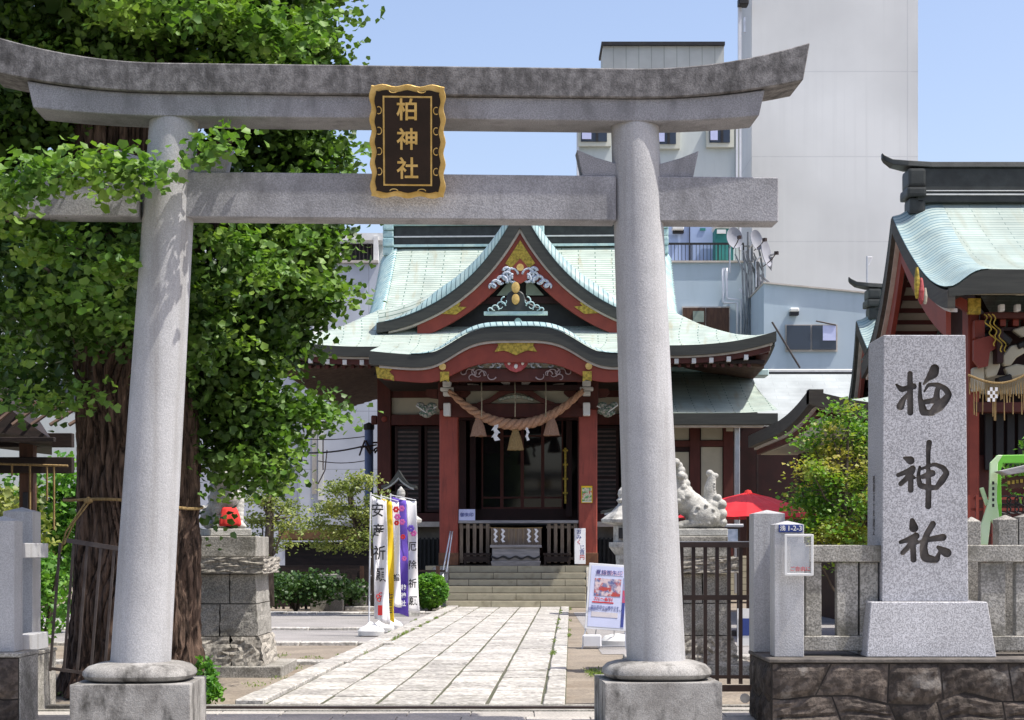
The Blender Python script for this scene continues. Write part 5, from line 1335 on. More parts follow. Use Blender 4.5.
for x0, y0, x1, y1 in ((988,314,1003,352),(992,314,1007,352),(984,314,996,346)):
    pts = [(dx(x0+(x1-x0)*t+2*math.sin(t*18), YF-.5), YF-.5-29.8, PZ(y0+(y1-y0)*t, YF-.5)) for t in arr(0,1,24)]; b.tube(pts, .011, 5)
b.build('gold_chain', M['gold'], HD)
# hanging gold fitting and red tag at the verge
for (px, py, w_, h_, mt) in ((917,283,.05,.5,'gold'),(921,291,.055,.42,'carving_red'),(925,296,.04,.26,'cream')):
    Y = 27.2; b = MB(); p = (dx(px,Y), Y-29.8, PZ(py,Y)); b.lathe([(.02,-h_/2),(w_*.8,-h_*.35),(w_,0),(w_*.6,h_*.4),(.02,h_/2)], p, 10); b.build('hanging_ornament', M[mt], HD)
# straw fringe rope
FR = thing('straw_fringe_rope', 'thin straw rope with hanging fringe and paper streamers on the side hall', 'rope', (PX(972,26.9), 26.9, 0))
b = MB(); pts = []
for t in arr(0, 1, 20): pts.append((PX(968+70*t,26.9)-FR.location.x, 0, PZ(375+12*math.sin(math.pi*min(1,t*1.0)) - 8*t, 26.9)))
b.tube(pts, .02, 6); b.build('twist', M['straw'], FR)
b = MB()
for k in range(44):
    t = (k+.5)/44; x = PX(968+70*t,26.9)-FR.location.x; z = PZ(377+12*math.sin(math.pi*t)-8*t,26.9); L_ = random.choice((.22,.28,.5,.56)) if (k//3) % 2 else random.uniform(.10,.3)
    b.tube([(x,0,z),(x+random.uniform(-.03,.03),0,z-L_)], [.005,.010], 4)
b.build('fringe', M['straw'], FR)
b = MB()
for px in (991, 996):
    z = PZ(387,26.8)
    for k in range(4):
        s = (-1)**k*.02; x = PX(px,26.8)-FR.location.x; b.box(x+s-.02, x+s+.02, -.05, -.045, z-.06, z); z -= .055
b.build('paper_streamer', M['paper'], FR)

# small gable hall behind, and the porch wing with upturned corner
HE = thing('rear_hall', 'small dark gabled shrine roof peeking between the side hall and apartment', 'shrine', (8.3, 39.8, 0))
prof2 = gable_hall(HE, 8.3, 37.4, 39.8, 42.6, 5.65, 7.25, 5.15, 4.5)
b = MB(); pts = [prof2(t) for t in arr(-.8, .8, 11)]; b.prism([(p[0], p[1]-1.0) for p in pts]+[(pts[-1][0], .2),(pts[0][0], .2)], .6, 4.4, axis='x'); b.build('wall', M['maroon'], HE)
HC = thing('corner_wing', 'low shrine wing with upturned dark eave corner behind the maple', 'shrine', (0,0,0))
Yc = 35.0; xc = PX(809, Yc); zc = PZ(389, Yc)
def wing(u, t):   # u to the right from corner, t back
    lift = .38*max(0, 1-u/1.6)**2*max(0, 1-t/3.2)**1 if True else 0
    lf = .36*max(0, 1-u/2.6)**2.2*max(0, 1-t/5)**2.2
    h = min(u, t, 3)
    return (xc+u, Yc+t, zc-.36+lf+.10*h+.07*h*h)
b = MB(); b.grid(wing, list(np.linspace(0, 7, 22)), list(np.linspace(0, 9, 26))); b.build('roof', M['copper'], HC, smooth='auto')
def edge(name, d0, d1, ins, dep, mat):
    b = MB(); rings = []
    for u in [ins+(7-ins)*(1-i/24)**2.2 for i in range(25)]:
        p = wing(u-ins if u > ins else 0, 0); rings.append([(xc+u,Yc+ins,p[2]-d0),(xc+u,Yc+ins+dep,p[2]-d0),(xc+u,Yc+ins+dep,p[2]-d1),(xc+u,Yc+ins,p[2]-d1)])
    b.loft(rings); rings = []
    for t in [ins+.001+(9-ins)*(i/28)**2 for i in range(29)]:
        p = wing(0, t-ins); rings.append([(xc+ins,Yc+t,p[2]-d0),(xc+ins+dep,Yc+t,p[2]-d0),(xc+ins+dep,Yc+t,p[2]-d1),(xc+ins,Yc+t,p[2]-d1)])
    b.loft(rings); return b.build(name, mat, HC)
edge('eave_edge', .004, .30, 0, .3, M['eave_brown']); edge('eave_trim', .303, .36, .15, .2, M['trim']); edge('eave_board', .362, .48, .22, .2, M['red_dark'])
b = MB(); b.hexa([(xc+.3,Yc+.3,zc-.86),(xc+7,Yc+.3,zc-.86),(xc+7,Yc+8.8,zc-.86),(xc+.3,Yc+8.8,zc-.86),(xc+.3,Yc+.3,zc-.56),(xc+7,Yc+.3,zc-.74),(xc+7,Yc+8.8,zc-.74),(xc+.3,Yc+8.8,zc-.74)]); b.build('soffit', M['cream'], HC)
b = MB(); b.box(xc+1.2, xc+7, Yc+1.3, Yc+8.5, .0, zc-.87); b.build('wall', M['maroon'], HC)
# ================================================================ CORRIDOR BESIDE THE MAIN HALL
CR = thing('corridor', 'low corridor with cream panels and a pale copper roof joining the main hall', 'corridor', (0,0,0))
Y = 50.0
def cb(name, px0, px1, py0, py1, off, th, mat, bev=.006):
    Yy = Y+off; b = MB(); b.box(PX(px0,Yy), PX(px1,Yy), Yy, Yy+th, PZ(py1,Yy), PZ(py0,Yy)); return b.build(name, mat, CR, bevel=bev)
cb('wall', 655, 741, 426, 556, .5, .2, M['maroon'])
cb('wall', 741, 860, 426, 565, 1.2, .2, M['maroon'])
cb('plinth', 655, 860, 556, 600, .4, 1, M['stone_steps'])
for a in ((672,689,427,440),(672,689,452,514),(701,722.5,427,440),(701,722.5,447,514)): cb('panel', *a, .44, .05, M['cream'])
for a in ((690,700),(723.5,733)): cb('post', a[0], a[1], 421, 556, .36, .13, M['red_dark'])
for a in ((421,426.5),(440.5,446.5),(514.5,522)): cb('beam', 655, 741, a[0], a[1], .38, .1, M['red_dark'])
cb('cream_block', 726.5, 733.5, 426, 431, .2, .12, M['cream'])
b = MB()
e0, e1 = PX(640,49), PX(778,49); ze = PZ(413,49)
b.grid(lambda u, t: (e0+(e1-e0+(.0))*u - .35*t*(u > .99), 49+4.2*t, ze+ (PZ(372,53.2)-ze)*(.75*t+.25*t*t)+.10*u**8*(1-t)), list(np.linspace(0,1,20)), list(np.linspace(0,1,14)))
b.build('roof', M['copper'], CR, smooth='auto')
b = MB(); b.box(e0, e1, 49, 49.4, ze-.34, ze-.003); b.build('eave_edge', M['eave'], CR, bevel=.01)
b = MB(); b.box(e0, e1-.4, 49.1, 49.4, ze-.40, ze-.343); b.build('eave_trim', M['trim'], CR)
b = MB(); b.box(e0, e1-.8, 49.5, 50.5, ze-.30, ze-.2); b.hexa([(e0,49.5,ze-.2),(e1-.4,49.5,ze-.2),(e1-.5,53.2,ze+.95),(e0,53.2,ze+.95),(e0,49.5,ze-.1),(e1-.4,49.5,ze-.1),(e1-.5,53.2,ze+1.0),(e0,53.2,ze+1.0)]); b.build('soffit', M['wood_dark'], CR)
b = MB(); rx = PX(759,53.2); b.box(e0, rx, 53.0, 53.5, PZ(372,53.2), PZ(367,53.2)); b.box(rx-.35, rx+.25, 52.8, 53.6, PZ(377,53.2), PZ(371,53.2)+.02); b.build('ridge', M['copper_blue'], CR, bevel=.03)
b = MB(); b.box(PX(734.5,49.6), PX(740,49.6), 49.6, 49.76, .3, ze-.35); b.build('drain_pipe', M['steel'], CR, bevel=.02)
b = MB(); b.box(PX(756,51), PX(758,51), 50.9, 51.0, .3, ze-.7); b.build('drain_pipe', M['iron'], CR)

# ================================================================ BUILDINGS BEHIND
def bbox(par, name, px0, px1, py0, py1, Y, dep, mat, bev=0, zb=None):
    b = MB(); b.box(PX(px0,Y), PX(px1,Y), Y, Y+dep, PZ(py1,Y) if zb is None else zb, PZ(py0,Y)); return b.build(name, mat, par, bevel=bev)
def rel(par): return par
def bld(name, label): return thing(name, label, 'building', (0,0,0))
TB = bld('tower_block', 'tall windowless pale grey tower block rising behind the torii')
bbox(TB, 'wall', 752, 918, -60, 500, 86, 4.4, M['wall_tall'], zb=0)
bbox(TB, 'drain_pipe', 738.5, 741.5, -60, 222, 85.8, .3, M['plastic'])
bbox(TB, 'wall_lamp', 739, 749, -4, 4, 85.3, .68, M['ink'], .05)
bbox(TB, 'vent', 744, 745.5, 17, 32, 85.8, .18, M['steel'])
AP = bld('apartment_building', 'pale green apartment block with small windows and rooftop penthouse behind the torii')
bbox(AP, 'wall', 579, 741.5, 96, 500, 80, 3, M['wall_green'], zb=0)
bbox(AP, 'penthouse', 603, 724, 45, 97, 80.5, 2, M['panel_siding'])
bbox(AP, 'roof_slab', 601.5, 725, 41.5, 44.8, 80.3, 2.6, M['ink'])
for px0, px1, py0, py1 in ((581,607,127,141.5),(657,676,127,144),(709.5,730,127,142.5)):
    f = bbox(AP, 'window_frame', px0-3, px1+4, py0-3, py1+4.5, 79.75, .24, M['trim'] if False else pm('window_cream', (.62,.62,.52), (.56,.56,.47), sc=2))
    b = MB(); b.box(PX(px0,79.7), PX(px1,79.7), 79.70, 79.745, PZ(py1,79.7), PZ(py0,79.7)); b.build('pane', M['glass_win'], f)
    b = MB(); xm = PX(px0+ (px1-px0)*.62,79.6); b.box(xm-.06, xm+.06, 79.66, 79.69, PZ(py1,79.7), PZ(py0,79.7)); b.build('mullion', M['ink'], f)
    b = MB(); b.box(PX(px0+1,79.6), PX(px0+(px1-px0)*.4,79.6), 79.60, 79.65, PZ(py1-2,79.7), PZ(py0,79.7)); b.build('curtain', M['lav'], f)
bbox(AP, 'drain_pipe', 577, 579, 96, 180, 79.8, .15, M['plastic'])
for y in (0,1): bbox(AP, 'drain_pipe', 736+y*3.4, 738+y*3.4, 120, 250, 79.8, .15, M['plastic'])
TR = bld('terrace_building', 'light blue two storey building with a railed roof terrace and many pipes')
bbox(TR, 'lower_wall', 640, 766, 262.5, 500, 68, 8, M['wall_blue'], zb=0)
bbox(TR, 'terrace_edge', 640, 745, 260.5, 262.4, 67.9, 8, M['trim'])
bbox(TR, 'upper_wall', 640, 713.5, 200, 260.4, 70.5, 4, M['wall_sky'])
bbox(TR, 'door', 690, 713, 215, 260.4, 70.42, .06, M['wall_sky'], .01)
bbox(TR, 'door_gap', 689.3, 690, 215, 260.4, 70.40, .02, M['ink'])
bbox(TR, 'upper_wall', 713.6, 738, 200, 260.4, 70.8, 4, M['wall_green'])
bbox(TR, 'teal_shed', 715.5, 733.5, 226, 260.4, 69.3, 1.0, M['teal'], .02)
bbox(TR, 'shed_cover', 714.5, 735, 221, 228, 69.2, 1.1, M['white'], .05)
bbox(TR, 'towel', 717, 726, 229.5, 233.5, 69.15, .04, M['white'])
bbox(TR, 'awning', 672.5, 684, 223, 229.5, 70.0, .45, M['white'], .03)
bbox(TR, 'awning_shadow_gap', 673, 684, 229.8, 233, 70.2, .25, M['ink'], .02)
bbox(TR, 'name_panel', 700, 705.5, 228, 230.5, 70.38, .03, M['teal'])
rl = bbox(TR, 'railing', 640, 744, 242.6, 244.6, 67.95, .08, M['ink'])
b = MB()
px = 642
while px < 744: b.box(PX(px,67.97), PX(px+.5,67.97), 67.97, 68.0, PZ(260.4,67.97), PZ(244.6,67.97)); px += 3.6
for px in (657, 690.5, 717.5, 743): b.box(PX(px,67.97), PX(px+1.2,67.97), 67.96, 68.02, PZ(260.4,67.97), PZ(244.6,67.97))
b.build('baluster', M['ink'], rl)
wf = bbox(TR, 'window_frame', 682, 730, 306.5, 345, 67.9, .08, M['trim'])
b = MB()
for a in ((683,705.3),(706.2,729)): b.box(PX(a[0],67.85), PX(a[1],67.85), 67.84, 67.89, PZ(344,67.85), PZ(307.8,67.85))
b.build('shutter', M['wood_brown'], wf)
bbox(TR, 'notice', 693, 704, 311, 322, 67.8, .03, M['grey_green'])
b = MB()     # drain pipes and cables on the corner
def pp(pts, r, Yp=67.7): b.tube([P(x, y, Yp) for x, y in pts], r, 7)
pp([(723,268),(723,301),(724,303),(737,303),(737.5,340)], .055); pp([(726.5,268),(726.5,297),(728,299),(741,300),(741,340)], .05)
pp([(739,289),(747,297),(747.5,345)], .06); pp([(763,293),(768,293.5),(769,296),(768.7,360)], .10); pp([(757,275),(764,290),(763,330),(764,360)], .07)
b.build('drain_pipe', M['plastic'], TR, smooth=True)
b = MB(); random.seed(4)
for k in range(16):
    x = 744+k*1.3+random.uniform(-1,1); pts = [(x-6+random.uniform(-3,5), 255+random.uniform(-8,10))]
    for y in (272, 295, 320, 345): pts.append((x+random.uniform(-1.6,1.6), y+random.uniform(-3,3)))
    b.tube([P(a, c, 67.6+random.uniform(-.15,.15)) for a, c in pts], random.uniform(.018,.045), 5)
b.tube([P(768,298,67.4), P(776,322,67.4), P(784,345,67.4)], .05, 5)
b.build('cable', pm('cable_grey', (.26,.28,.30), (.17,.185,.20), sc=4), TR)
# dishes
for i, (px, py, r, lb) in enumerate(((733,239,.44,'left satellite dish of the three, beside the teal shed'),(754,241,.42,'middle and narrowest satellite dish above the cables'),(763,253.5,.58,'lowest and largest satellite dish on the pipe mast at the corner'))):
    p = P(px, py, 67.3); t = thing('satellite_dish', lb, 'satellite dish', p, R(18+20*i), group='satellite dishes on the terrace corner')
    b = MB(); rings = []
    MM = Matrix.Rotation(R(80),4,'X')
    b.lathe([(.01,.0),(r*.5,.035),(r*.85,.10),(r,.15),(r*.98,.16),(r*.83,.12),(r*.48,.05),(.01,.02)], (0,0,0), 24, MM @ Matrix.Diagonal((.8,1,1,1))); b.build('reflector', pm('dish', (.28,.29,.33), (.24,.25,.28), sc=2), t, smooth='auto')
    b = MB(); b.tube([(0,0,-r*.9),(0,-.35,-r*.5),(0,-.55,-.05)], .02, 5); b.box(-.06,.06,-.65,-.5,-.1,.03); b.build('feed_arm', M['iron'], t)
    b = MB(); b.tube([(0,.1,-.1),(0,.3,-.3),(0,.3,-1.3)], .035, 6); b.build('mount', M['steel'], t)
b = MB()
for pts in ([(748,232),(748,262)],[(758,262),(759,290)],[(744,246),(752,246),(752,262)],[(766,262),(771,270),(772,257)],[(770,255),(775,254)],[(760,275),(770,283)]): b.tube([P(x,y,67.5) for x,y in pts], .045, 6)
bb = b.build('antenna_mast', pm('mast_grey', (.22,.23,.25), (.15,.16,.17), sc=4)); tag(bb, 'bundle of small antenna masts at the corner of the terrace', 'antenna')
LB = bld('low_building', 'low pale blue building with sloping parapet and dark sliding window')
b = MB(); Yl = 64
b.prism([(PX(764,Yl),0),(PX(900,Yl),0),(PX(900,Yl),PZ(296,Yl)),(PX(860,Yl),PZ(291.5,Yl)),(PX(764,Yl),PZ(283,Yl))], Yl, Yl+6); b.build('wall', M['wall_blue'], LB)
b = MB(); b.prism([(PX(763,Yl),PZ(283.5,Yl)),(PX(901,Yl),PZ(297,Yl)),(PX(901,Yl),PZ(295.5,Yl)),(PX(763,Yl),PZ(282,Yl))], Yl-.1, Yl+6); b.build('parapet_cap', M['trim'], LB)
wf = bbox(LB, 'window_frame', 785.5, 837.5, 324.5, 351.5, Yl-.08, .07, M['trim'])
b = MB(); b.box(PX(786.7,Yl-.1), PX(810.5,Yl-.1), Yl-.13, Yl-.085, PZ(350,Yl), PZ(325.8,Yl)); b.build('pane', M['glass_win'], wf)
b = MB(); b.box(PX(812,Yl-.1), PX(836,Yl-.1), Yl-.14, Yl-.085, PZ(350,Yl), PZ(325.8,Yl)); b.build('pane', M['glass_win'], wf)
b = MB(); b.box(PX(822.5,Yl-.1), PX(835.5,Yl-.1), Yl-.18, Yl-.145, PZ(341,Yl), PZ(326,Yl)); b.build('blind', M['lav'], wf)
h = bbox(LB, 'vent_hood', 790, 799.5, 307.5, 311.5, Yl-.35, .34, M['white'], .04); b = MB(); b.box(PX(790.5,Yl-.3), PX(799,Yl-.3), Yl-.30, Yl-.02, PZ(316,Yl), PZ(311.7,Yl)); b.build('grille', M['ink'], h)
b = MB(); b.tube([P(772,322,Yl-.2), P(786,345,Yl-.2), P(800,368,Yl-.2)], .04, 5); b.tube([P(816,321,Yl-.2), P(828,323.5,Yl-.2), P(836,325,Yl-.2)], .03, 5); b.build('cable', M['iron_grey'], LB)
AN = thing('antenna', 'thin television aerial standing on the low roof beside the tower block', 'antenna', P(867, 296, 66))
b = MB(); b.tube([(0,0,-.3),(0,0,1.55)], .035, 6); b.build('mast', M['steel'], AN)
b = MB(); b.tube([(0,0,1.5),(.2,0,1.5)], .03, 5); b.tube([(.2,0,1.5),(.06,0,1.2)], .025, 5); b.tube([(.06,0,1.2),(.0,0,1.2)], .02, 5); b.build('aerial', M['plastic'], AN)
SR = bld('storehouse', 'low building with pale grey tiled roof behind the corridor')
b = MB(); b.grid(lambda u, v: (PX(740,58)+u, 56+v, PZ(445,56)+(PZ(372.5,60)-PZ(445,56))*v/4), list(np.linspace(0,6,10)), list(np.linspace(0,4,10))); b.build('roof', M['roof_grey'], SR)
b = MB(); b.box(PX(740,58), PX(740,58)+6, 60, 60.4, PZ(373,60), PZ(369,60)); b.build('ridge', M['white'], SR, bevel=.03)
b = MB(); b.box(PX(740,58), PX(740,58)+6, 59.9, 60.0, PZ(372.6,60)-.06, PZ(371,60)-.04); b.build('ridge_line', M['ink'], SR)
b = MB(); b.box(PX(740,58)+.1, PX(740,58)+5.9, 56.4, 62, 0, PZ(445,56)-.05); b.build('wall', M['wall_blue'], SR)
GW = bld('grey_building', 'grey panel clad building with balcony window behind the ginkgo')
bbox(GW, 'wall', 150, 383, 262.5, 500, 76, 12, M['wall_grey'], zb=0)
bbox(GW, 'parapet', 338, 383, 233, 240, 76.3, 10, M['white'])
bbox(GW, 'upper_wall', 150, 383, 233, 262.3, 77.5, 9, M['wall_green'])
wf = bbox(GW, 'window', 341, 373, 238, 260, 77.3, .15, M['ink'])
b = MB()
for k in range(8): x = PX(343+k*4,77.2); b.box(x, x+.05, 77.2, 77.28, PZ(260,77.2), PZ(240,77.2))
b.build('railing_bar', M['iron_grey'], wf)
bbox(GW, 'sill', 150, 378, 260.2, 262.6, 75.8, .5, M['trim'])
bbox(GW, 'white_post', 335, 341, 246, 260, 76.2, .4, M['white']); bbox(GW, 'white_post', 373.5, 378, 236, 260, 76.2, .4, M['white'])
bbox(GW, 'wall_strip', 318, 323.5, 262.8, 500, 75.9, .08, M['wall_tall'])
b = MB(); b.tube([P(315,264,75.7), P(314.3,494,75.7)], .11, 8); b.build('drain_pipe', M['white'], GW, smooth=True)
b = MB(); b.tube([P(327,450,75.6), P(325,470,75.6), P(318,484,75.6)], .03, 5); b.tube([P(324,436,75.6), P(323,440,75.6), P(323,470,75.6)], .03, 5); b.build('cable', M['iron_grey'], GW)
FB = bld('far_building', 'plain pale building closing the view far behind the left trees')
bbox(FB, 'wall', -150, 145, 300, 500, 90, 10, M['wall_green'], zb=0)
for k in range(6): f = bbox(FB, 'window', -100+k*40, -78+k*40, 380, 400, 89.9, .08, M['glass_win'])
# blue pole and wires
UP = thing('utility_pole', 'slim blue grey pole with wires left of the shrine hall', 'pole', P(369, 560, 62))
b = MB(); z0 = -UP.location.z; b.tube([(0,0,z0),(0,0,PZ(430,62)-UP.location.z)], .16, 10); b.build('shaft', pm('pole_blue', (.13,.18,.33), (.10,.14,.27), sc=3), UP, smooth='auto')
b = MB(); b.lathe([(.17,0),(.2,.05),(.2,.2),(.02,.28)], (0,0,PZ(430,62)-UP.location.z), 10); b.build('cap', M['ink'], UP)
b = MB(); bz = PZ(448,62)-UP.location.z
for k in range(7): a = random.uniform(-.35,.25); b.tube([(a,-.2,bz+random.uniform(-.3,.3)),(a+.2,-.2,bz+random.uniform(-.3,.3))], .035, 5)
b.tube([(-.3,-.2,bz),(.3,-.2,bz+.1)], .03, 5); b.build('cable_bracket', M['iron'], UP)
for ya, yb, xa, lb in ((453,445,300,'dark overhead cable running left from the blue pole bracket'),(461,460,318,'lowest thin cable crossing the grey wall left of the pole'),(438,436,290,'upper thin cable crossing the grey wall left of the pole')):
    b = MB(); pts = [P(xa+(369-xa)*t, ya+(yb-ya)*t+2.5*math.sin(math.pi*t), 62) for t in arr(0,1,10)]; b.tube(pts, .03 if ya == 453 else .016, 4); tag(b.build('overhead_cable', M['iron_grey']), lb, 'cable')
# ================================================================ GUARDIAN LIONS ON THEIR PEDESTALS
def pedestal(label, x0, x1, y0, y1, mir_):
    t = thing('statue_pedestal', label, 'pedestal', ((x0+x1)/2, (y0+y1)/2, 0)); w, d = x1-x0, y1-y0
    b = MB(); b.box(-w/2, w/2, -d/2, d/2, -.05, .13); b.build('foot_slab', M['granite_old'], t, bevel=.012)
    # three courses of rock faced blocks, tapering
    zs = [.132, .50, .90, 1.27]; ff = ((.72,.62,.88,.80),(.605,.575,.79,.76),(.57,.55,.755,.74))
    for i in range(3):
        f0, f1, e0, e1 = ff[i]; am = (.026,.007,.005)[i]
        rows = [(-.5, -.02), (.0, .5)] if i % 2 else [(-.5, .12), (.14, .5)]
        for (a, c) in rows:
            b = MB(); b.hexa([(w*f0*a,-d*e0/2,zs[i]),(w*f0*c,-d*e0/2,zs[i]),(w*f0*c,d*e0/2,zs[i]),(w*f0*a,d*e0/2,zs[i]),
                              (w*f1*a,-d*e1/2,zs[i+1]-.012),(w*f1*c,-d*e1/2,zs[i+1]-.012),(w*f1*c,d*e1/2,zs[i+1]-.012),(w*f1*a,d*e1/2,zs[i+1]-.012)])
            bmesh.ops.subdivide_edges(b.bm, edges=list(b.bm.edges), cuts=7, use_grid_fill=True)
            for v in b.bm.verts:
                if abs(abs(v.co.z-zs[i])) > .02 and abs(v.co.z-(zs[i+1]-.012)) > .02: v.co += Vector((random.uniform(-1,1), random.uniform(-1,1), 0))*am
            b.build('block', M['stone_rough'] if i == 0 else M['granite_old'], t)
    b = MB(); b.box(-w*.355, w*.355, -d*.46, d*.46, 1.272, 1.475)
    bmesh.ops.subdivide_edges(b.bm, edges=list(b.bm.edges), cuts=9, use_grid_fill=True)
    for v in b.bm.verts:
        if 1.28 < v.co.z < 1.46: v.co += Vector((random.uniform(-1,1), random.uniform(-1,1), random.uniform(-.5,.5)))*.02
    b.build('cap_slab', M['stone_rough'], t, bevel=0)
    b = MB(); b.box(-w*.28, w*.28, -d*.36, d*.36, 1.477, 1.735); b.build('plinth', M['granite_old'], t, bevel=.01)
    return t
pL = pedestal('tall rock faced stone pedestal under the left guardian lion beside the big tree', -4.39, -2.84, 20.9, 22.45, 1)
pR = pedestal('tall rock faced stone pedestal under the right guardian lion behind the gate bars', 1.50, 3.05, 21.1, 22.65, 1)
def lion(name, label, loc, rz, bib=False):
    """seated guardian lion looking along +x"""
    t = thing(name, label, 'statue', loc, rz)
    b = MB()
    b.bm.free(); bm = bmesh.new()
    def el(c, r, sc=(1,1,1), rot=0):
        T = Matrix.Translation(c) @ Matrix.Rotation(rot, 4, 'Y') @ Matrix.Diagonal((r*sc[0], r*sc[1], r*sc[2], 1)); bmesh.ops.create_icosphere(bm, subdivisions=3, radius=1, matrix=T)
    def cap(a, c, r0, r1, n=7):
        a, c = Vector(a), Vector(c)
        for i in range(n): f = i/(n-1); el(a.lerp(c, f), r0+(r1-r0)*f)
    # torso rising to chest
    cap((-.28,0,.26),(.12,0,.56),.20,.21,6); el((.20,0,.50),.19,(1,1,1.15))
    for s in (-1, 1):
        el((-.30,s*.15,.20),.20,(1.15,.62,1.0)); cap((-.18,s*.17,.10),(.02,s*.17,.07),.075,.06,5); el((.06,s*.17,.06),.075,(1.3,1,.7))
        cap((.20,s*.12,.50),(.30,s*.13,.10),.095,.062,7); el((.35,s*.13,.06),.08,(1.3,.95,.75))
        for k in range(3): el((.42,s*.13+(k-1)*.045,.045),.033)
    # head ; the upper bulges are added to lengthen its shadow on the path
    el((.28,0,1.00),.17,(1,.95,.95)); el((.24,0,1.14),.08); el((.26,0,.84),.185,(1,.95,.95)); el((.40,0,.80),.12,(1.05,1.0,.75)); el((.41,0,.71),.09,(1.0,.95,.5)); el((.49,0,.84),.05,(1,1.3,.8))
    for s in (-1, 1):
        el((.38,s*.085,.90),.045); el((.37,s*.09,.95),.05,(1.3,.8,.6)); el((.20,s*.17,.93),.07,(.6,.5,1.2), -.5)
    # mane curls
    for k in range(10):
        a = k/9*math.pi*1.15+.1
        for s in (-1, 1):
            el((.18-.17*math.sin(a)*.9, s*(.14+.03*math.sin(k*2)), .84+.20*math.cos(a)), .066)
    for k in range(6):
        el((.02-.035*k, 0, .90-.10*k), .075)
        for s in (-1, 1): el((.06-.03*k, s*.12, .80-.08*k), .068)
    for k in range(5):
        for s in (-1, 1): el((.12+.03*k, s*.15, .60-.02*k), .055)
    # tail : upright plume with curls at the root
    cap((-.42,0,.30),(-.40,0,.62),.12,.085,8); cap((-.40,0,.62),(-.44,0,.82),.085,.055,6); el((-.40,0,.86),.055); el((-.48,0,.82),.045)
    for k in range(4):
        for s in (-1,1): cap((-.44+.03*k,s*.05,.34),(-.46+.035*k,s*.06,.70-.03*k),.035,.02,9)
    for k in range(5):
        for s in (-1,1): el((-.06+.06*k,s*.165,.50-.035*k),.055)
    for k in range(7):
        for s in (-1,1): a=k/6*5.2; el((-.30+.14*math.cos(a), s*.235, .22+.14*math.sin(a)), .030)
    for (x, z, r) in ((-.54,.24,.095),(-.46,.13,.095),(-.55,.38,.08),(-.44,.36,.09),(-.56,.11,.075),(-.36,.22,.08),(-.50,.48,.06)):
        for s in (-.09, .09): el((x, s, z), r)
    el((-.45,0,.08),.14,(1,1,.6))
    for v in bm.verts:
        if v.co.z < .01: v.co.z = .01
    me = bpy.data.meshes.new('body'); bm.to_mesh(me); bm.free(); me.materials.append(M['statue'])
    o = bpy.data.objects.new('body', me); COL.objects.link(o)
    m = o.modifiers.new('r', 'REMESH'); m.mode = 'VOXEL'; m.voxel_size = .011; m.use_smooth_shade = True
    m2 = o.modifiers.new('s', 'SMOOTH'); m2.iterations = 2; m2.factor = .45
    bpy.context.view_layer.update()
    me2 = bpy.data.meshes.new_from_object(o.evaluated_get(bpy.context.evaluated_depsgraph_get())); me2.name = 'body'
    o.modifiers.clear(); o.data = me2
    if not me2.materials: me2.materials.append(M['statue'])
    o.parent = t; me2.polygons.foreach_set('use_smooth', [True]*len(me2.polygons))
    b = MB(); b.box(-.62, .50, -.26, .26, -.10, .012); b.build('base', M['statue'], t, bevel=.012)
    if bib:
        b = MB(); b.grid(lambda a, h: (.44+.06*math.cos(a)-.08*h*h+.012*math.sin(a*9)*(1-h), .125*math.sin(a)*(1.1-.40*h*h), .05+.29*h), list(np.linspace(-1.6,1.6,16)), list(np.linspace(0,1,8))); b.build('bib', M['c_red'], t, smooth=True, solid=.01)
    return t
l1 = lion('guardian_lion', 'grey stone guardian lion wearing a red bib on the left pedestal', (-3.66, 21.7, 1.837), R(-72), True); l1.scale = (.95,1.0,.82)
l2 = lion('guardian_lion', 'pale stone guardian lion with upright tail on the right pedestal', (2.17, 21.75, 1.865), R(180)); l2.scale = (.90,1.05,.84)
l2.location.z = 1.737+.086; l1.location.z = 1.737+.084

# ================================================================ BANNERS
BR = [(369, 30.9, ), (381.5, 32.2), (392, 33.4)]
def banner(name, label, px, Y, wide, top, bot, body, parts):
    x = PX(px, Y); t = thing(name, label, 'banner', (x, Y, 0), R(0))
    zt, zb = PZ(top, Y), PZ(bot, Y)
    b = MB(); b.tube([(0,0,.1),(0.03,0,zt+.03)], .014, 8); b.tube([(0.03,0,zt),(wide+.03,0,zt-.10)], .008, 6); b.build('pole', M['plastic'], t)
    b = MB(); b.lathe([(.16,0),(.23,.02),(.24,.10),(.20,.16),(.10,.20),(.04,.26),(.001,.27)], (0.04,0,.0), 20, sup=3); b.build('weighted_base', M['white'], t, smooth='auto')
    def cloth(u, s): return (0.035+u*wide+.05*math.sin(s*4+u*2)*s*.6 + s*.08, .06*math.sin(u*8+s*7)*(.3+s)+.025*math.sin(s*17+u*3)-.02*u, zt-.02-.10*u-.03*math.sin(math.pi*min(1,max(0,u)))*(1-s)-(zt-zb)*s+.02*math.sin(u*6)*s)
    for (u0, u1, s0, s1, mt, nm) in parts:
        b = MB(); b.grid(lambda u, s: cloth(u0+(u1-u0)*u, s0+(s1-s0)*s), list(np.linspace(0,1,9)), list(np.linspace(0,1,26))); b.build(nm, M[mt], t, smooth=True, solid=.003)
    for (ch, u, s, sz, mt) in body:
        p = Vector(cloth(u, s)); text('lettering', ch, sz, M[mt], t, (p.x, p.y-.085, p.z), ext=.001, bold=.004, sx=.85)
    b = MB()
    for s in arr(0.05,.95,7): b.tube([(0,0,zt-(zt-zb)*s-.02),(.045,-.0,zt-(zt-zb)*s-.02)], .008, 4)
    b.build('loop', M['white'], t)
    return t, cloth
t, cl_ = banner('banner', 'white vertical banner with black lettering and red blossom mark, leftmost of the three', 369, 30.9, .28, 494, 618,
    [('安',.42,.10,.27,'ink'),('産',.42,.27,.27,'ink'),('祈',.42,.45,.27,'ink'),('願',.42,.63,.27,'ink')], [(0,1,0,1,'c_white','cloth')])
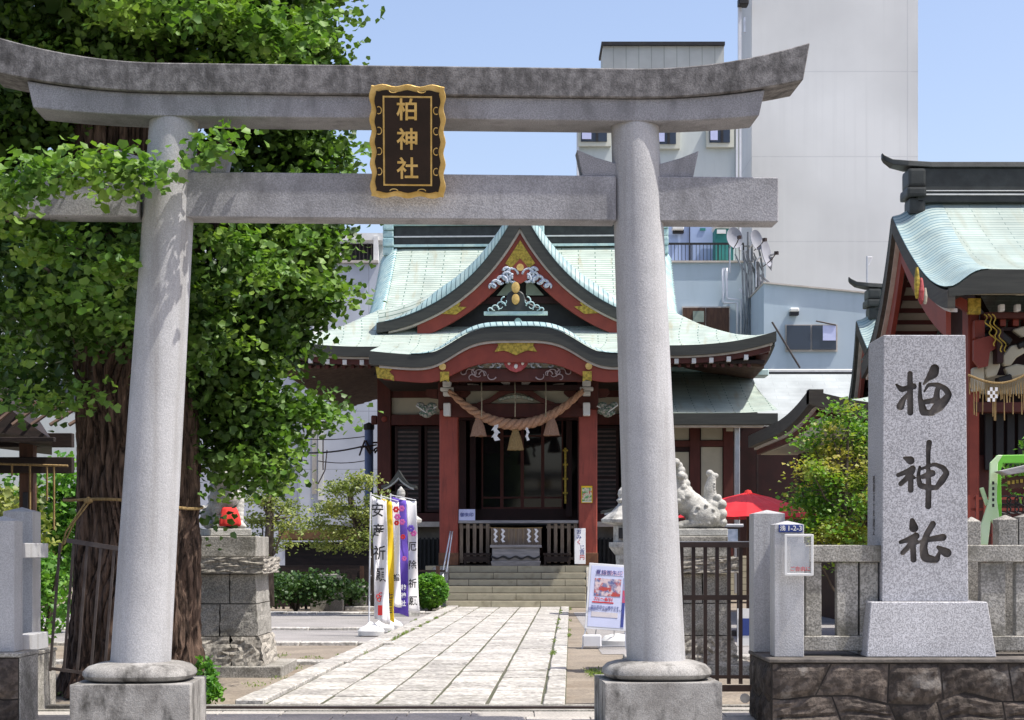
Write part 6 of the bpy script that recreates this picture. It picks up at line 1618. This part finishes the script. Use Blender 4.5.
b = MB(); c = Vector(cl_(.5,.80))
for k in range(5):
    a = 2*math.pi*k/5+.3; b.tube([c+Vector((.05*math.cos(a)+.035*math.cos(q), -.022, .05*math.sin(a)+.035*math.sin(q))) for q in arr(0,6.28,9)], .009, 4)
b.build('blossom_mark', M['red_ink'], t)
c = Vector(cl_(.5,.9)); b = MB(); b.box(c.x-.05,c.x+.03,c.y-.025,c.y-.022,c.z-.10,c.z+.08); b.build('red_mark', M['red_ink'], t)
t, cl_ = banner('banner', 'banner with bright yellow edge strip, the middle one of the three', 379.5, 32.2, .33, 496, 618,
    [('七',.36,.80,.12,'ink'),('五',.36,.86,.12,'ink'),('三',.36,.92,.12,'ink'),('詣',.8,.62,.14,'ink')], [(.0,.60,0,1,'c_yellow','yellow_strip'),(.602,1,0,.86,'c_white','cloth')])
for (u, s, r, mt) in ((.84,.06,.06,'red_ink'),(.9,.12,.06,'c_pink'),(.84,.17,.05,'red_ink')):
    c = Vector(cl_(u,s)); b = MB()
    for k in range(6): a = k*math.pi/3; b.ball((c.x+r*.6*math.cos(a), c.y-.08, c.z+r*.6*math.sin(a)), r*.5, 1, (1,.15,1))
    b.build('flower_mark', M[mt], t)
t, cl_ = banner('banner', 'purple and white banner, rightmost of the three', 389, 33.4, .50, 495, 610,
    [('厄',.80,.40,.19,'ink'),('除',.80,.56,.19,'ink'),('祈',.80,.72,.19,'ink'),('願',.80,.87,.19,'ink'),('柏',.42,.78,.12,'c_white'),('神',.42,.85,.12,'c_white'),('社',.42,.92,.12,'c_white')],
    [(0,.60,0,1.02,'c_purple','purple_strip'),(.602,1,.0,.97,'c_white','cloth'),])
for (u, s, r, mt) in ((.42,.08,.06,'c_pink'),(.42,.20,.06,'c_pink'),(.42,.33,.05,'c_red'),(.75,.24,.07,'c_purple'),(.85,.28,.06,'c_pink'),(.45,.52,.05,'c_pink')):
    c = Vector(cl_(u,s)); b = MB()
    for k in range(6): a = k*math.pi/3; b.ball((c.x+r*.6*math.cos(a), c.y-.08, c.z+r*.6*math.sin(a)), r*.5, 1, (1,.15,1))
    b.build('flower_mark', M[mt], t)

# ================================================================ SIGN EASEL
Y = 27.0
EA = thing('easel_sign', 'white framed poster sign on thin legs beside the right torii pillar', 'sign', (PX(604,Y), Y, 0), R(-3))
MR = Matrix.Rotation(R(-9),4,'X') @ Matrix.Rotation(R(4),4,'Y')
def er(name, x0, x1, z0, z1, off, mat, th=.004, par=None): b = MB(); b.box(x0, x1, -off-th, -off, z0, z1, MR); return b.build(name, mat, par or EA)
b = MB(); b.box(-.33,.33,0,.03,.30,1.36,MR); b.build('board', M['plastic'], EA, bevel=.006)
sg = er('poster', -.29,.29,.34,1.32,.001, pm('poster_paper', (.56,.60,.80), (.52,.56,.74), sc=3))
er('photo', -.22,.20,.84,1.12,.006, pm('photo', (.10,.13,.28), (.62,.50,.52), sc=9, lo=.42, hi=.56, dirt=(.42,.07,.06), dsc=6, dlo=.50, dhi=.56))
er('pink_title', -.20,.22,1.18,1.25,.006, pm('pinkish', (.72,.50,.62), (.55,.56,.78), sc=30, lo=.45, hi=.55))
er('side_strip', .235,.28,.36,.75,.006, M['ink_blue']); er('side_strip', .235,.28,.751,.95,.006, pm('strip_red', (.55,.08,.12), (.35,.10,.25), sc=12)); er('side_strip', .235,.28,.951,1.15,.006, pm('strip_b', (.15,.35,.55), (.55,.2,.25), sc=12))
er('red_rule', -.24,.10,.725,.745,.006, M['red_ink'])
er('fawn_strip', -.24,.18,.50,.58,.006, pm('fawn', (.62,.58,.58), (.55,.52,.56), sc=20)); 
text('lettering', '夏詣御朱印', .085, M['ink_blue'], EA, MR @ Vector((-.0,-.012,1.215)), (R(81),R(4),0), .001)
text('lettering', '7/1〜8/31', .075, M['red_ink'], EA, MR @ Vector((-.06,-.012,.785)), (R(81),R(4),0), .001, .002)
text('lettering', '神社参拝のご案内です\n社務所にてお受けください', .045, M['ink_blue'], EA, MR @ Vector((-.03,-.012,.64)), (R(81),R(4),0), .001)
b = MB()
for x in (-.31, .31): b.tube([MR @ Vector((x,.03,.32)), (x*1.12,-.05,.0)], .010, 6); b.tube([MR @ Vector((x*.4,.04,1.0)), (x*.5,.45,0)], .010, 6)
b.tube([(-.34,-.045,.04),(.34,-.045,.04)], .009, 6); b.build('leg_frame', M['steel'], EA)
WB = MB(); WB.lathe([(.17,0),(.26,.02),(.27,.10),(.22,.17),(.10,.20),(.001,.21)], (PX(618,27.6), 27.6, 0), 20, sup=3)
tag(WB.build('weight_base', M['white'], smooth='auto'), 'round white plastic weight on the ground behind the poster easel', 'weight')
fb = MB(); fb.box(PX(583,26.8), PX(602,26.8), 26.95, 27.1, .02, .22); tag(fb.build('white_block', M['plastic'], bevel=.02), 'small white block standing between the easel legs', 'block')

# ================================================================ LANTERNS
def stone_lantern(label, px, Y, top, s=1.0):
    t = thing('stone_lantern', label, 'lantern', (PX(px,Y), Y, 0)); H = PZ(top, Y); k = H/2.9
    def L_(n, prof, seg=6, mat='statue', sup=None): b = MB(); b.lathe([(r*k*s, z*k) for r, z in prof], (0,0,0), seg, sup=sup); return b.build(n, M[mat], t, bevel=.006)
    L_('base', [(.52,0),(.52,.16),(.44,.18),(.44,.34),(.34,.44)], 6); L_('shaft', [(.19,.442),(.16,.8),(.18,.95),(.155,1.1),(.18,1.38)], 16)
    L_('platform', [(.20,1.382),(.36,1.55),(.36,1.66)], 6); 
    fb = L_('fire_box', [(.24,1.662),(.24,2.04)], 6)
    b = MB(); b.box(-.09*k, .09*k, -.245*k, -.20*k, 1.74*k, 1.98*k); b.build('opening', M['ink'], fb)
    L_('roof', [(.26,2.042),(.56,2.10),(.58,2.17),(.30,2.34),(.12,2.50),(.10,2.54)], 6); L_('finial', [(.10,2.542),(.16,2.60),(.09,2.66),(.12,2.74),(.10,2.82),(.001,2.92)], 16)
    return t
stone_lantern('grey stone lantern rising behind the banners before the shrine', 401, 40.5, 487, .82)
stone_lantern('grey stone lantern half hidden behind the right torii pillar', 622, 40.5, 487, .82)
def roofed_lamp(label, px, Y, apex, half):
    t = thing('roofed_lantern', label, 'lantern', (PX(px,Y), Y, 0)); z = PZ(apex, Y)
    us = arr(-half, half, 21); f = lambda u: z-.18-.42*(abs(u)/half)**.85*.9+.10*(abs(u)/half)**3
    b = MB(); b.band(us, [f(u)+.05+.12*max(0,1-abs(u)/.2) for u in us], [f(u)-.02 for u in us], -.45, .45); b.build('roof', M['copper_dark'], t)
    b = MB(); us2 = arr(-half+.05, half-.05, 21); b.band(us2, [f(u)-.022 for u in us2], [f(u)-.07 for u in us2], -.42, -.36); b.build('barge_trim', M['steel'], t)
    b = MB(); b.box(-.2,.2,-.2,.2,z-1.05,z-.55); b.build('lamp_box', M['wood_dark'], t); b = MB(); b.box(-.09,.09,-.215,-.202,z-.95,z-.68); b.build('pane', M['paper'], t)
    b = MB(); b.box(-.07,.07,-.07,.07,0,z-1.052); b.build('post', M['wood_dark'], t)
    return t
roofed_lamp('wooden lantern post with small dark gabled roof behind the banners', 399.5, 43.5, 470, .44)
roofed_lamp('wooden lantern post with small dark gabled roof beside the right torii pillar', 627, 41.5, 494, .62)

# ================================================================ SHRUBS AND TREES NEAR THE HALL
p = P(430, 605, 44)
bs = thing('round_bush', 'small round clipped bright green bush beside the stone steps', 'bush', (p.x, 44, 0))
leaves('foliage', [((0,0,.52), (.46,.46,.44), 2600), ((0,0,.5),(.40,.40,.40),900)], .085, M['leaf_hedge'], bs, seed=4, shell=.88, upbias=.7)
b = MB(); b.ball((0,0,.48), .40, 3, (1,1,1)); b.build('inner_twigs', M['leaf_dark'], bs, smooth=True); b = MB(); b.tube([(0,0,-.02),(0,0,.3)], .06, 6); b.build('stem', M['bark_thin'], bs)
def garden_tree(label, px, Y, base_py, clumps, trunkpts, size, seed, mat='leaf_pine', r=.1):
    X0 = PX(px, Y); t = thing('garden_tree', label, 'tree', (X0, Y, 0))
    b = MB(); tp = [Vector((PX(a, Y)-X0, 0, max(PZ(c, Y), -.03))) for a, c in trunkpts]; b.tube(tp, [r*(1-.6*i/(len(tp)-1)) for i in range(len(tp))], 8); b.build('trunk', M['bark_thin'], t, smooth=True)
    b = MB(); cc = []
    g = random.Random(seed)
    for (a, c, rx, rz, n) in clumps:
        q = Vector((PX(a, Y)-X0, g.uniform(-.5,.5), PZ(c, Y))); cc.append((tuple(q), (rx, rx*.8, rz), n))
        k = min(range(len(tp)), key=lambda i: (tp[i]-q).length + (0 if tp[i].z < q.z else .6)); limb(b, tp[k], q, .035, .012, 4, .06, 5)
    b.build('branch', M['bark_thin'], t); leaves('crown', cc, size, M[mat], t, seed=seed, upbias=.8, shell=.2, kite=(.3,.6), nsub=14, subr=.30)
    return t
garden_tree('cloud pruned pine-like tree with twisting branches left of the banners', 376, 41, 600,
  [(345,490,.42,0.10,562),(362,482,.36,0.09,450),(375,500,.35,0.08,315),(330,508,.40,0.10,465),(350,512,.5,0.12,615),(318,525,.36,0.10,360),(340,532,.45,0.11,480),(365,520,.4,0.10,420),(358,545,.36,0.09,345),(325,545,.35,0.08,285),(378,512,.3,0.08,240),(368,535,.33,0.07,225)],
  [(373,606),(376,575),(374,550),(360,530),(352,510),(350,492)], .10, 31, r=.16)
garden_tree('thin layered garden tree standing behind the left stone pedestal', 268, 38, 600,
  [(262,500,.5,0.10,450),(285,508,.4,0.08,315),(258,520,.45,0.09,420),(288,528,.38,0.07,285),(252,540,.35,0.08,315),(275,545,.4,0.07,270),(268,480,.5,0.12,420),(300,515,.25,0.06,120),(262,560,.3,0.07,195)],
  [(268,606),(268,560),(270,520),(268,480)], .10, 33, r=.15)
for (px, py, Y, rx, rz, n, lb, sd) in ((345,560,44,.0,0,0,'',0),):
    pass
def shrub(label, px, Y, w, h, n, mat, seed, sz=.10):
    t = thing('shrub', label, 'shrub', (PX(px,Y), Y, 0)); g = random.Random(seed); cc = []
    for k in range(7): cc.append(((g.uniform(-w,w)*.6, g.uniform(-.3,.3), h*g.uniform(.3,.75)), (w*.5, .4, h*.3), n//7))
    leaves('foliage', cc, sz, M[mat], t, seed=seed, upbias=.5, shell=.2)
    b = MB()
    for k in range(5): b.tube([(0,0,-.02),(g.uniform(-w,w)*.5, g.uniform(-.2,.2), h*.8)], [.035,.01], 5)
    b.build('stem', M['bark_thin'], t); return t
shrub('dark low shrub under the garden tree behind the left pedestal', 240, 43, 1.5, 1.2, 2400, 'leaf_dark', 41)
shrub('dark low shrub in front of the orange lower wall', 296, 43.9, 1.7, 1.15, 2600, 'leaf_dark', 42)
shrub('dark shrub below the cloud pruned tree', 350, 44.9, 1.5, .85, 1700, 'leaf_dark', 43)
shrub('bright bush in the garden seen between fence post and big trunk', 42, 27, .7, 1.7, 1800, 'leaf_hedge', 44)
shrub('loose green bush at the far left behind the wooden shelter', 8, 30, 1.2, 3.1, 3600, 'leaf_pine', 45, .13)
shrub('tall green bush behind the shelter posts', 50, 32, 1.0, 3.4, 3200, 'leaf_hedge', 46, .12)
# low garden walls and fences
WF = thing('wooden_fence', 'dark low wooden fence behind the garden trees', 'fence', (0,0,0))
b = MB(); Y = 45.5
b.box(PX(200,Y), PX(445,Y), Y, Y+.08, PZ(572,Y), PZ(570,Y)); b.build('rail', M['wood_dark'], WF)
b = MB(); b.box(PX(200,Y), PX(376,Y), Y+1.9, Y+2.1, 0, PZ(566,Y)); b.build('board', M['wood_dark'], WF)
b = MB(); x = PX(200,Y)
while x < PX(378,Y): b.box(x, x+.07, Y-.02, Y+.0-.001+.04, 0, PZ(572.2,Y)); x += .2
tag(b.build('pale', M['wood_dark'], WF), kind=None)
for px in (360, 436): b = MB(); b.box(PX(px,Y), PX(px+4,Y), Y-.05, Y-.021, 0, PZ(566,Y)); b.build('post', M['wood_brown'], WF)
for (px0,px1,py0,Y,lb) in ((310,343,574,44.3,'mossy stone block standing under the cloud pruned tree'),(352,372,586,44.8,'small low stone beside the tree foot')):
    b = MB(); b.box(PX(px0,Y), PX(px1,Y), Y, Y+.6, -.03, PZ((py0+606)/2,Y)); b.box(PX(px0+.6,Y), PX(px1-1,Y), Y+.03, Y+.57, PZ((py0+606)/2,Y)+.004, PZ(py0,Y)); tag(b.build('stone_block', M['granite_old'], bevel=.02), lb, 'stone')
LW = thing('garden_shed', 'low brown roofed shed beyond the garden trees', 'shed', (0,0,0)); Y = 50
b = MB(); b.box(PX(285,Y), PX(378,Y), Y, Y+2, 0, PZ(542,Y)); b.build('wall', M['wood_dark'], LW); b = MB(); b.box(PX(280,Y), PX(376,Y), Y-.4, Y+2.4, PZ(540,Y), PZ(530,Y)); b.build('roof', pm('brown_roof', (.30,.16,.07), (.2,.11,.05), sc=3), LW, bevel=.03)
tb = MB(); Y = 44.6; tb.box(PX(345,Y), PX(440,Y), Y-.1, Y+.4, -.03, .10); tag(tb.build('kerb_stone_row', M['paver'], bevel=.02), 'pale kerb stones in front of the shrine garden', 'kerb stones')

# ================================================================ WOODEN SHELTER, FAR LEFT
WS = thing('wooden_shelter', 'dark wooden shelter with slatted eaves at the far left behind the fence', 'shelter', (0,0,0)); Y = 24.0
def ws(name, px0, px1, py0, py1, Yy, th, mat='wood_dark'): b = MB(); b.box(PX(px0,Yy), PX(px1,Yy), Yy, Yy+th, PZ(py1,Yy), PZ(py0,Yy)); return b.build(name, M[mat], WS, bevel=.008)
ws('beam', -140, 72, 457, 473, 24, .14); ws('beam', -140, 72, 433, 447, 24.3, .14)
ws('post', 19, 33, 400, 590, 24.1, .2, 'wood_brown'); ws('post', -75, -60, 400, 590, 24.1, .2, 'wood_brown')
b = MB()
b.hexa([(PX(-200,22.5),22.5,PZ(405,22.5)),(PX(52,22.5),22.5,PZ(440,22.5)),(PX(52,26),26,PZ(440,22.5)),(PX(-200,26),26,PZ(405,22.5)),(PX(-150,24.2),22.7,PZ(330,24)),(PX(-20,24.2),22.7,PZ(372,24)),(PX(-20,24.2),26,PZ(372,24)),(PX(-150,24.2),26,PZ(330,24))])
b.build('roof_boards', M['wood_dark'], WS)
b = MB()
for k in range(12):
    x0 = -150+k*19; p0 = P(x0-30, 352+k*2.0, 22.6); p1 = P(x0+12, 402+k*3.5, 22.3); 
    b.tube([P(x0+10, 425-2*k+k*2, 22.3), P(x0+52, 375+k*2.3, 22.6)], .025, 4)
b.build('rafter', M['wood_rafter'], WS)
ws('eave_board', -200, 54, 437, 441.5, 22.25, .1)
b = MB(); b.tube([P(-80,462,23.7), P(0,464,23.7), P(68,466,23.7)], .018, 5); 
for px, L_ in ((12,.15),(30,.95),(47,.5),(54,.9)): a = P(px, 465, 23.7); b.tube([a, a-Vector((0,0,L_))], .015, 5)
tag(b.build('hanging_rope', M['straw']), 'straw cord with hanging ends strung across the shelter beam', 'cord')
ws('name_tablet', 22.5, 28, 492, 512, 24.08, .015, 'ink')

# ================================================================ RED PAPER UMBRELLA AND STALL
Y = 31.0; p = P(748, 493, Y)
UM = thing('paper_umbrella', 'large open red paper umbrella behind the metal gate', 'umbrella', (p.x, Y, 0)); zt = p.z
b = MB(); n = 40
def ur(k): return 1.34
rings = [[(r*math.cos(2*math.pi*k/n), r*math.sin(2*math.pi*k/n), z+(.012 if k % 2 else 0)) for k in range(n)] for r, z in ((.03,zt),(.4,zt-.09),(.8,zt-.22),(1.15,zt-.36),(1.34,zt-.46))]
b.loft(rings, cap=False); b.build('canopy', M['umb_red'], UM, solid=.004)
b = MB(); b.lathe([(.001,.06),(.05,.05),(.08,0),(.07,-.03)], (0,0,zt), 12); b.build('cap', M['c_red'], UM)
for k in range(20): a = 2*math.pi*k/20; b = MB(); b.tube([(.05*math.cos(a),.05*math.sin(a),zt-.05),(1.30*math.cos(a),1.30*math.sin(a),zt-.475)], .008, 4); b.build('rib', M['wood_old'], UM)
b = MB(); b.tube([(0,0,0),(0,0,zt-.02)], .03, 8); b.build('pole', M['wood_brown'], UM); b = MB(); b.lathe([(.32,0),(.32,.10),(.1,.14),(.06,.3)], (0,0,0), 20); b.build('stand', M['iron'], UM)
Y = 29.5; NS = thing('notice_stand', 'glass fronted notice stand with dark frame behind the right guardian lion', 'notice board', (PX(725,Y), Y, 0))
x0, x1 = PX(714,Y)-NS.location.x, PX(740,Y)-NS.location.x
b = MB(); b.box(x0-.06, x1+.06, -.05, .25, PZ(527,Y), PZ(524,Y)); b.build('roof', M['steel'], NS, bevel=.01)
b = MB(); b.box(x0, x1, 0, .06, PZ(548,Y), PZ(527.3,Y)); b.build('board', M['iron'], NS); b = MB(); b.box(x0+.03, x1-.04, -.012, -.001, PZ(546,Y), PZ(529,Y)); b.build('paper', pm('notice', (.55,.6,.68), (.35,.42,.5), sc=12), NS)
for x in (x0+.02, x1-.05): b = MB(); b.box(x, x+.04, .0, .05, 0, PZ(548.2,Y)); b.build('leg', M['iron'], NS)
# white parked van-like low thing behind the gate is only a pale patch of a blue white panel
Y = 27.5; BP = thing('blue_panel', 'small blue and white board low behind the gate bars', 'board', (PX(746,Y), Y, 0))
b = MB(); b.box(-.14,.14,0,.03,.02,.62); b.build('board', M['white'], BP); b = MB(); b.box(-.12,.12,-.006,-.001,.18,.46); b.build('blue_field', M['sign_blue'], BP)

# ================================================================ MAPLE
Y = 21.0; MP = thing('maple_tree', 'young maple with green and orange leaves behind the stone fence', 'tree', (PX(842,Y), Y, 0)); X0 = MP.location.x
cl = []; g = random.Random(5)
for (px, py, rx, rz, n) in ((835,425,.28,.10,330),(850,410,.2,.08,220),(815,440,.25,.08,240),(862,425,.2,.1,240),(832,450,.3,.12,420),(858,450,.25,.12,380),(806,470,.2,.09,220),(826,478,.34,.14,620),(855,482,.3,.14,560),
    (812,500,.3,.12,480),(838,508,.4,.16,800),(866,505,.25,.14,420),(806,525,.25,.10,330),(830,532,.4,.14,720),(858,535,.3,.14,560),(880,470,.3,.2,300),(885,520,.3,.2,300),(800,545,.2,.08,140),(845,555,.4,.15,420),(875,435,.2,.1,160)):
    cl.append(((PX(px,Y)-X0, g.uniform(-.35,.35), PZ(py,Y)), (rx, rx*.9, rz), n))
leaves('crown', cl, .062, M['leaf_maple'], MP, seed=51, upbias=.9, shell=.2, kite=(.45,.5), nsub=12, subr=.22)
b = MB(); b.tube([(0,0,-.02),(.03,0,.6),(-.02,0,1.4),(.05,0,2.4),(.08,0,3.1)], [.06,.05,.04,.025,.012], 7); b.build('trunk', M['bark_thin'], MP)
b = MB()
for c, r, n in cl: limb(b, (0,0,max(.4,c[2]-.7)), c, .018, .006, 4, .05, 5)
b.build('branch', M['bark_thin'], MP)
# ================================================================ GREEN FRAME AT THE RIGHT
Y = 19.5; GF = thing('green_frame', 'bright green painted metal frame stand with small roof board at the right edge', 'frame', (PX(990,Y), Y, 0)); X0 = GF.location.x
def gp(name, pts, y0, y1, mat): b = MB(); b.prism([(PX(a,Y)-X0, PZ(c,Y)) for a, c in pts], y0, y1); return b.build(name, M[mat], GF, bevel=.006)
gp('side_plate', [(990,463),(998,455),(1003,455),(998,463),(997,500),(1001,528),(996,530),(991,520),(988,545),(980.5,545),(981,525),(989,500)], 0, .03, 'green_pale')
gp('frame_tube', [(998,455),(1045,454),(1045,463),(1004,463),(1002,470),(1003,520),(997.5,527),(997,470)], .04, .10, 'green_paint')
gp('brace', [(981,488),(985,487),(990,502),(987,506)], .05, .08, 'green_pale')
for k, a in enumerate(range(5)): b = MB(); q = P(993.2, 483+a*5.6, Y); b.box(q.x-X0-.012, q.x-X0+.012, -.004, -.001, q.z-.018, q.z+.018); b.build('lettering', M['ink'], GF)
gp('roof_board', [(993,472),(1024,465),(1050,460),(1050,468),(1020,473),(1002,476)], -.25, -.02, 'wood_grey')
gp('sign_box', [(1005,478),(1045,473),(1045,486),(1007,489)], -.12, -.04, 'wood_brown')
b = MB()
for k in range(7): q = P(1009+k*4.2, 482.5-.5*k, Y-.13); b.box(q.x-X0-.015, q.x-X0+.015, -.128, -.121, q.z-.02, q.z+.02)
b.build('gold_fitting', M['gold'], GF)
b = MB(); g = random.Random(9)
for k in range(9): x, z = PX(1008+ (k%4)*8,Y)-X0, PZ(500+(k//4)*9,Y); b.tube([(x+.07*math.cos(a), .12, z+.05*math.sin(a)) for a in arr(0,6.28,10)], .010, 4)
b.build('wire_scroll', M['ink'], GF)
RF = thing('red_lattice_fence', 'dark red wooden lattice panel between the engraved pillar and green frame', 'fence', (PX(975,24),24,0)); b = MB(); X0 = RF.location.x
for px in (968,976,984,992): b.box(PX(px,24)-X0, PX(px+2.5,24)-X0, 0, .05, .1, PZ(495,24))
for py in (497,508,521,534): b.box(PX(966,24)-X0, PX(1040,24)-X0, .051, .08, PZ(py+2.5,24), PZ(py,24))
b.build('lattice', M['red'], RF)
shp = leaves('foliage', [((0,0,1.9),(.25,.2,.25),120),((.1,0,2.2),(.15,.15,.2),60)], .11, M['leaf_hedge'], None, seed=77, shell=.1, kite=(.2,.5)); shp.location = (PX(1020,20.5), 20.5, .55); shp.name = 'potted_plant'
tag(shp, 'pointed light green leaves above the green frame', 'plant')

# ---- things that share a kind share a group
GR = {'guardian_lion':'guardian lions either side of the path','statue_pedestal':'stone pedestals of the guardian lions','banner':'vertical banners beside the path',
      'stone_lantern':'stone lanterns before the hall','roofed_lantern':'roofed lantern posts before the hall','bench':'low benches beside the offering box','metal_gate':'barred metal gates',
      'gate_post':'granite gate posts','garden_tree':'garden trees left of the hall','shrub':'garden shrubs on the left','overhead_cable':'overhead cables on the left','stone_block':'stones under the garden trees','notice_board':'small notices at the hall entrance','stone_wall':'stone footing walls'}
for o in list(S.objects):
    k = o.name.split('.')[0]
    if not o.parent and k in GR and not o.get('group'): o['group'] = GR[k]
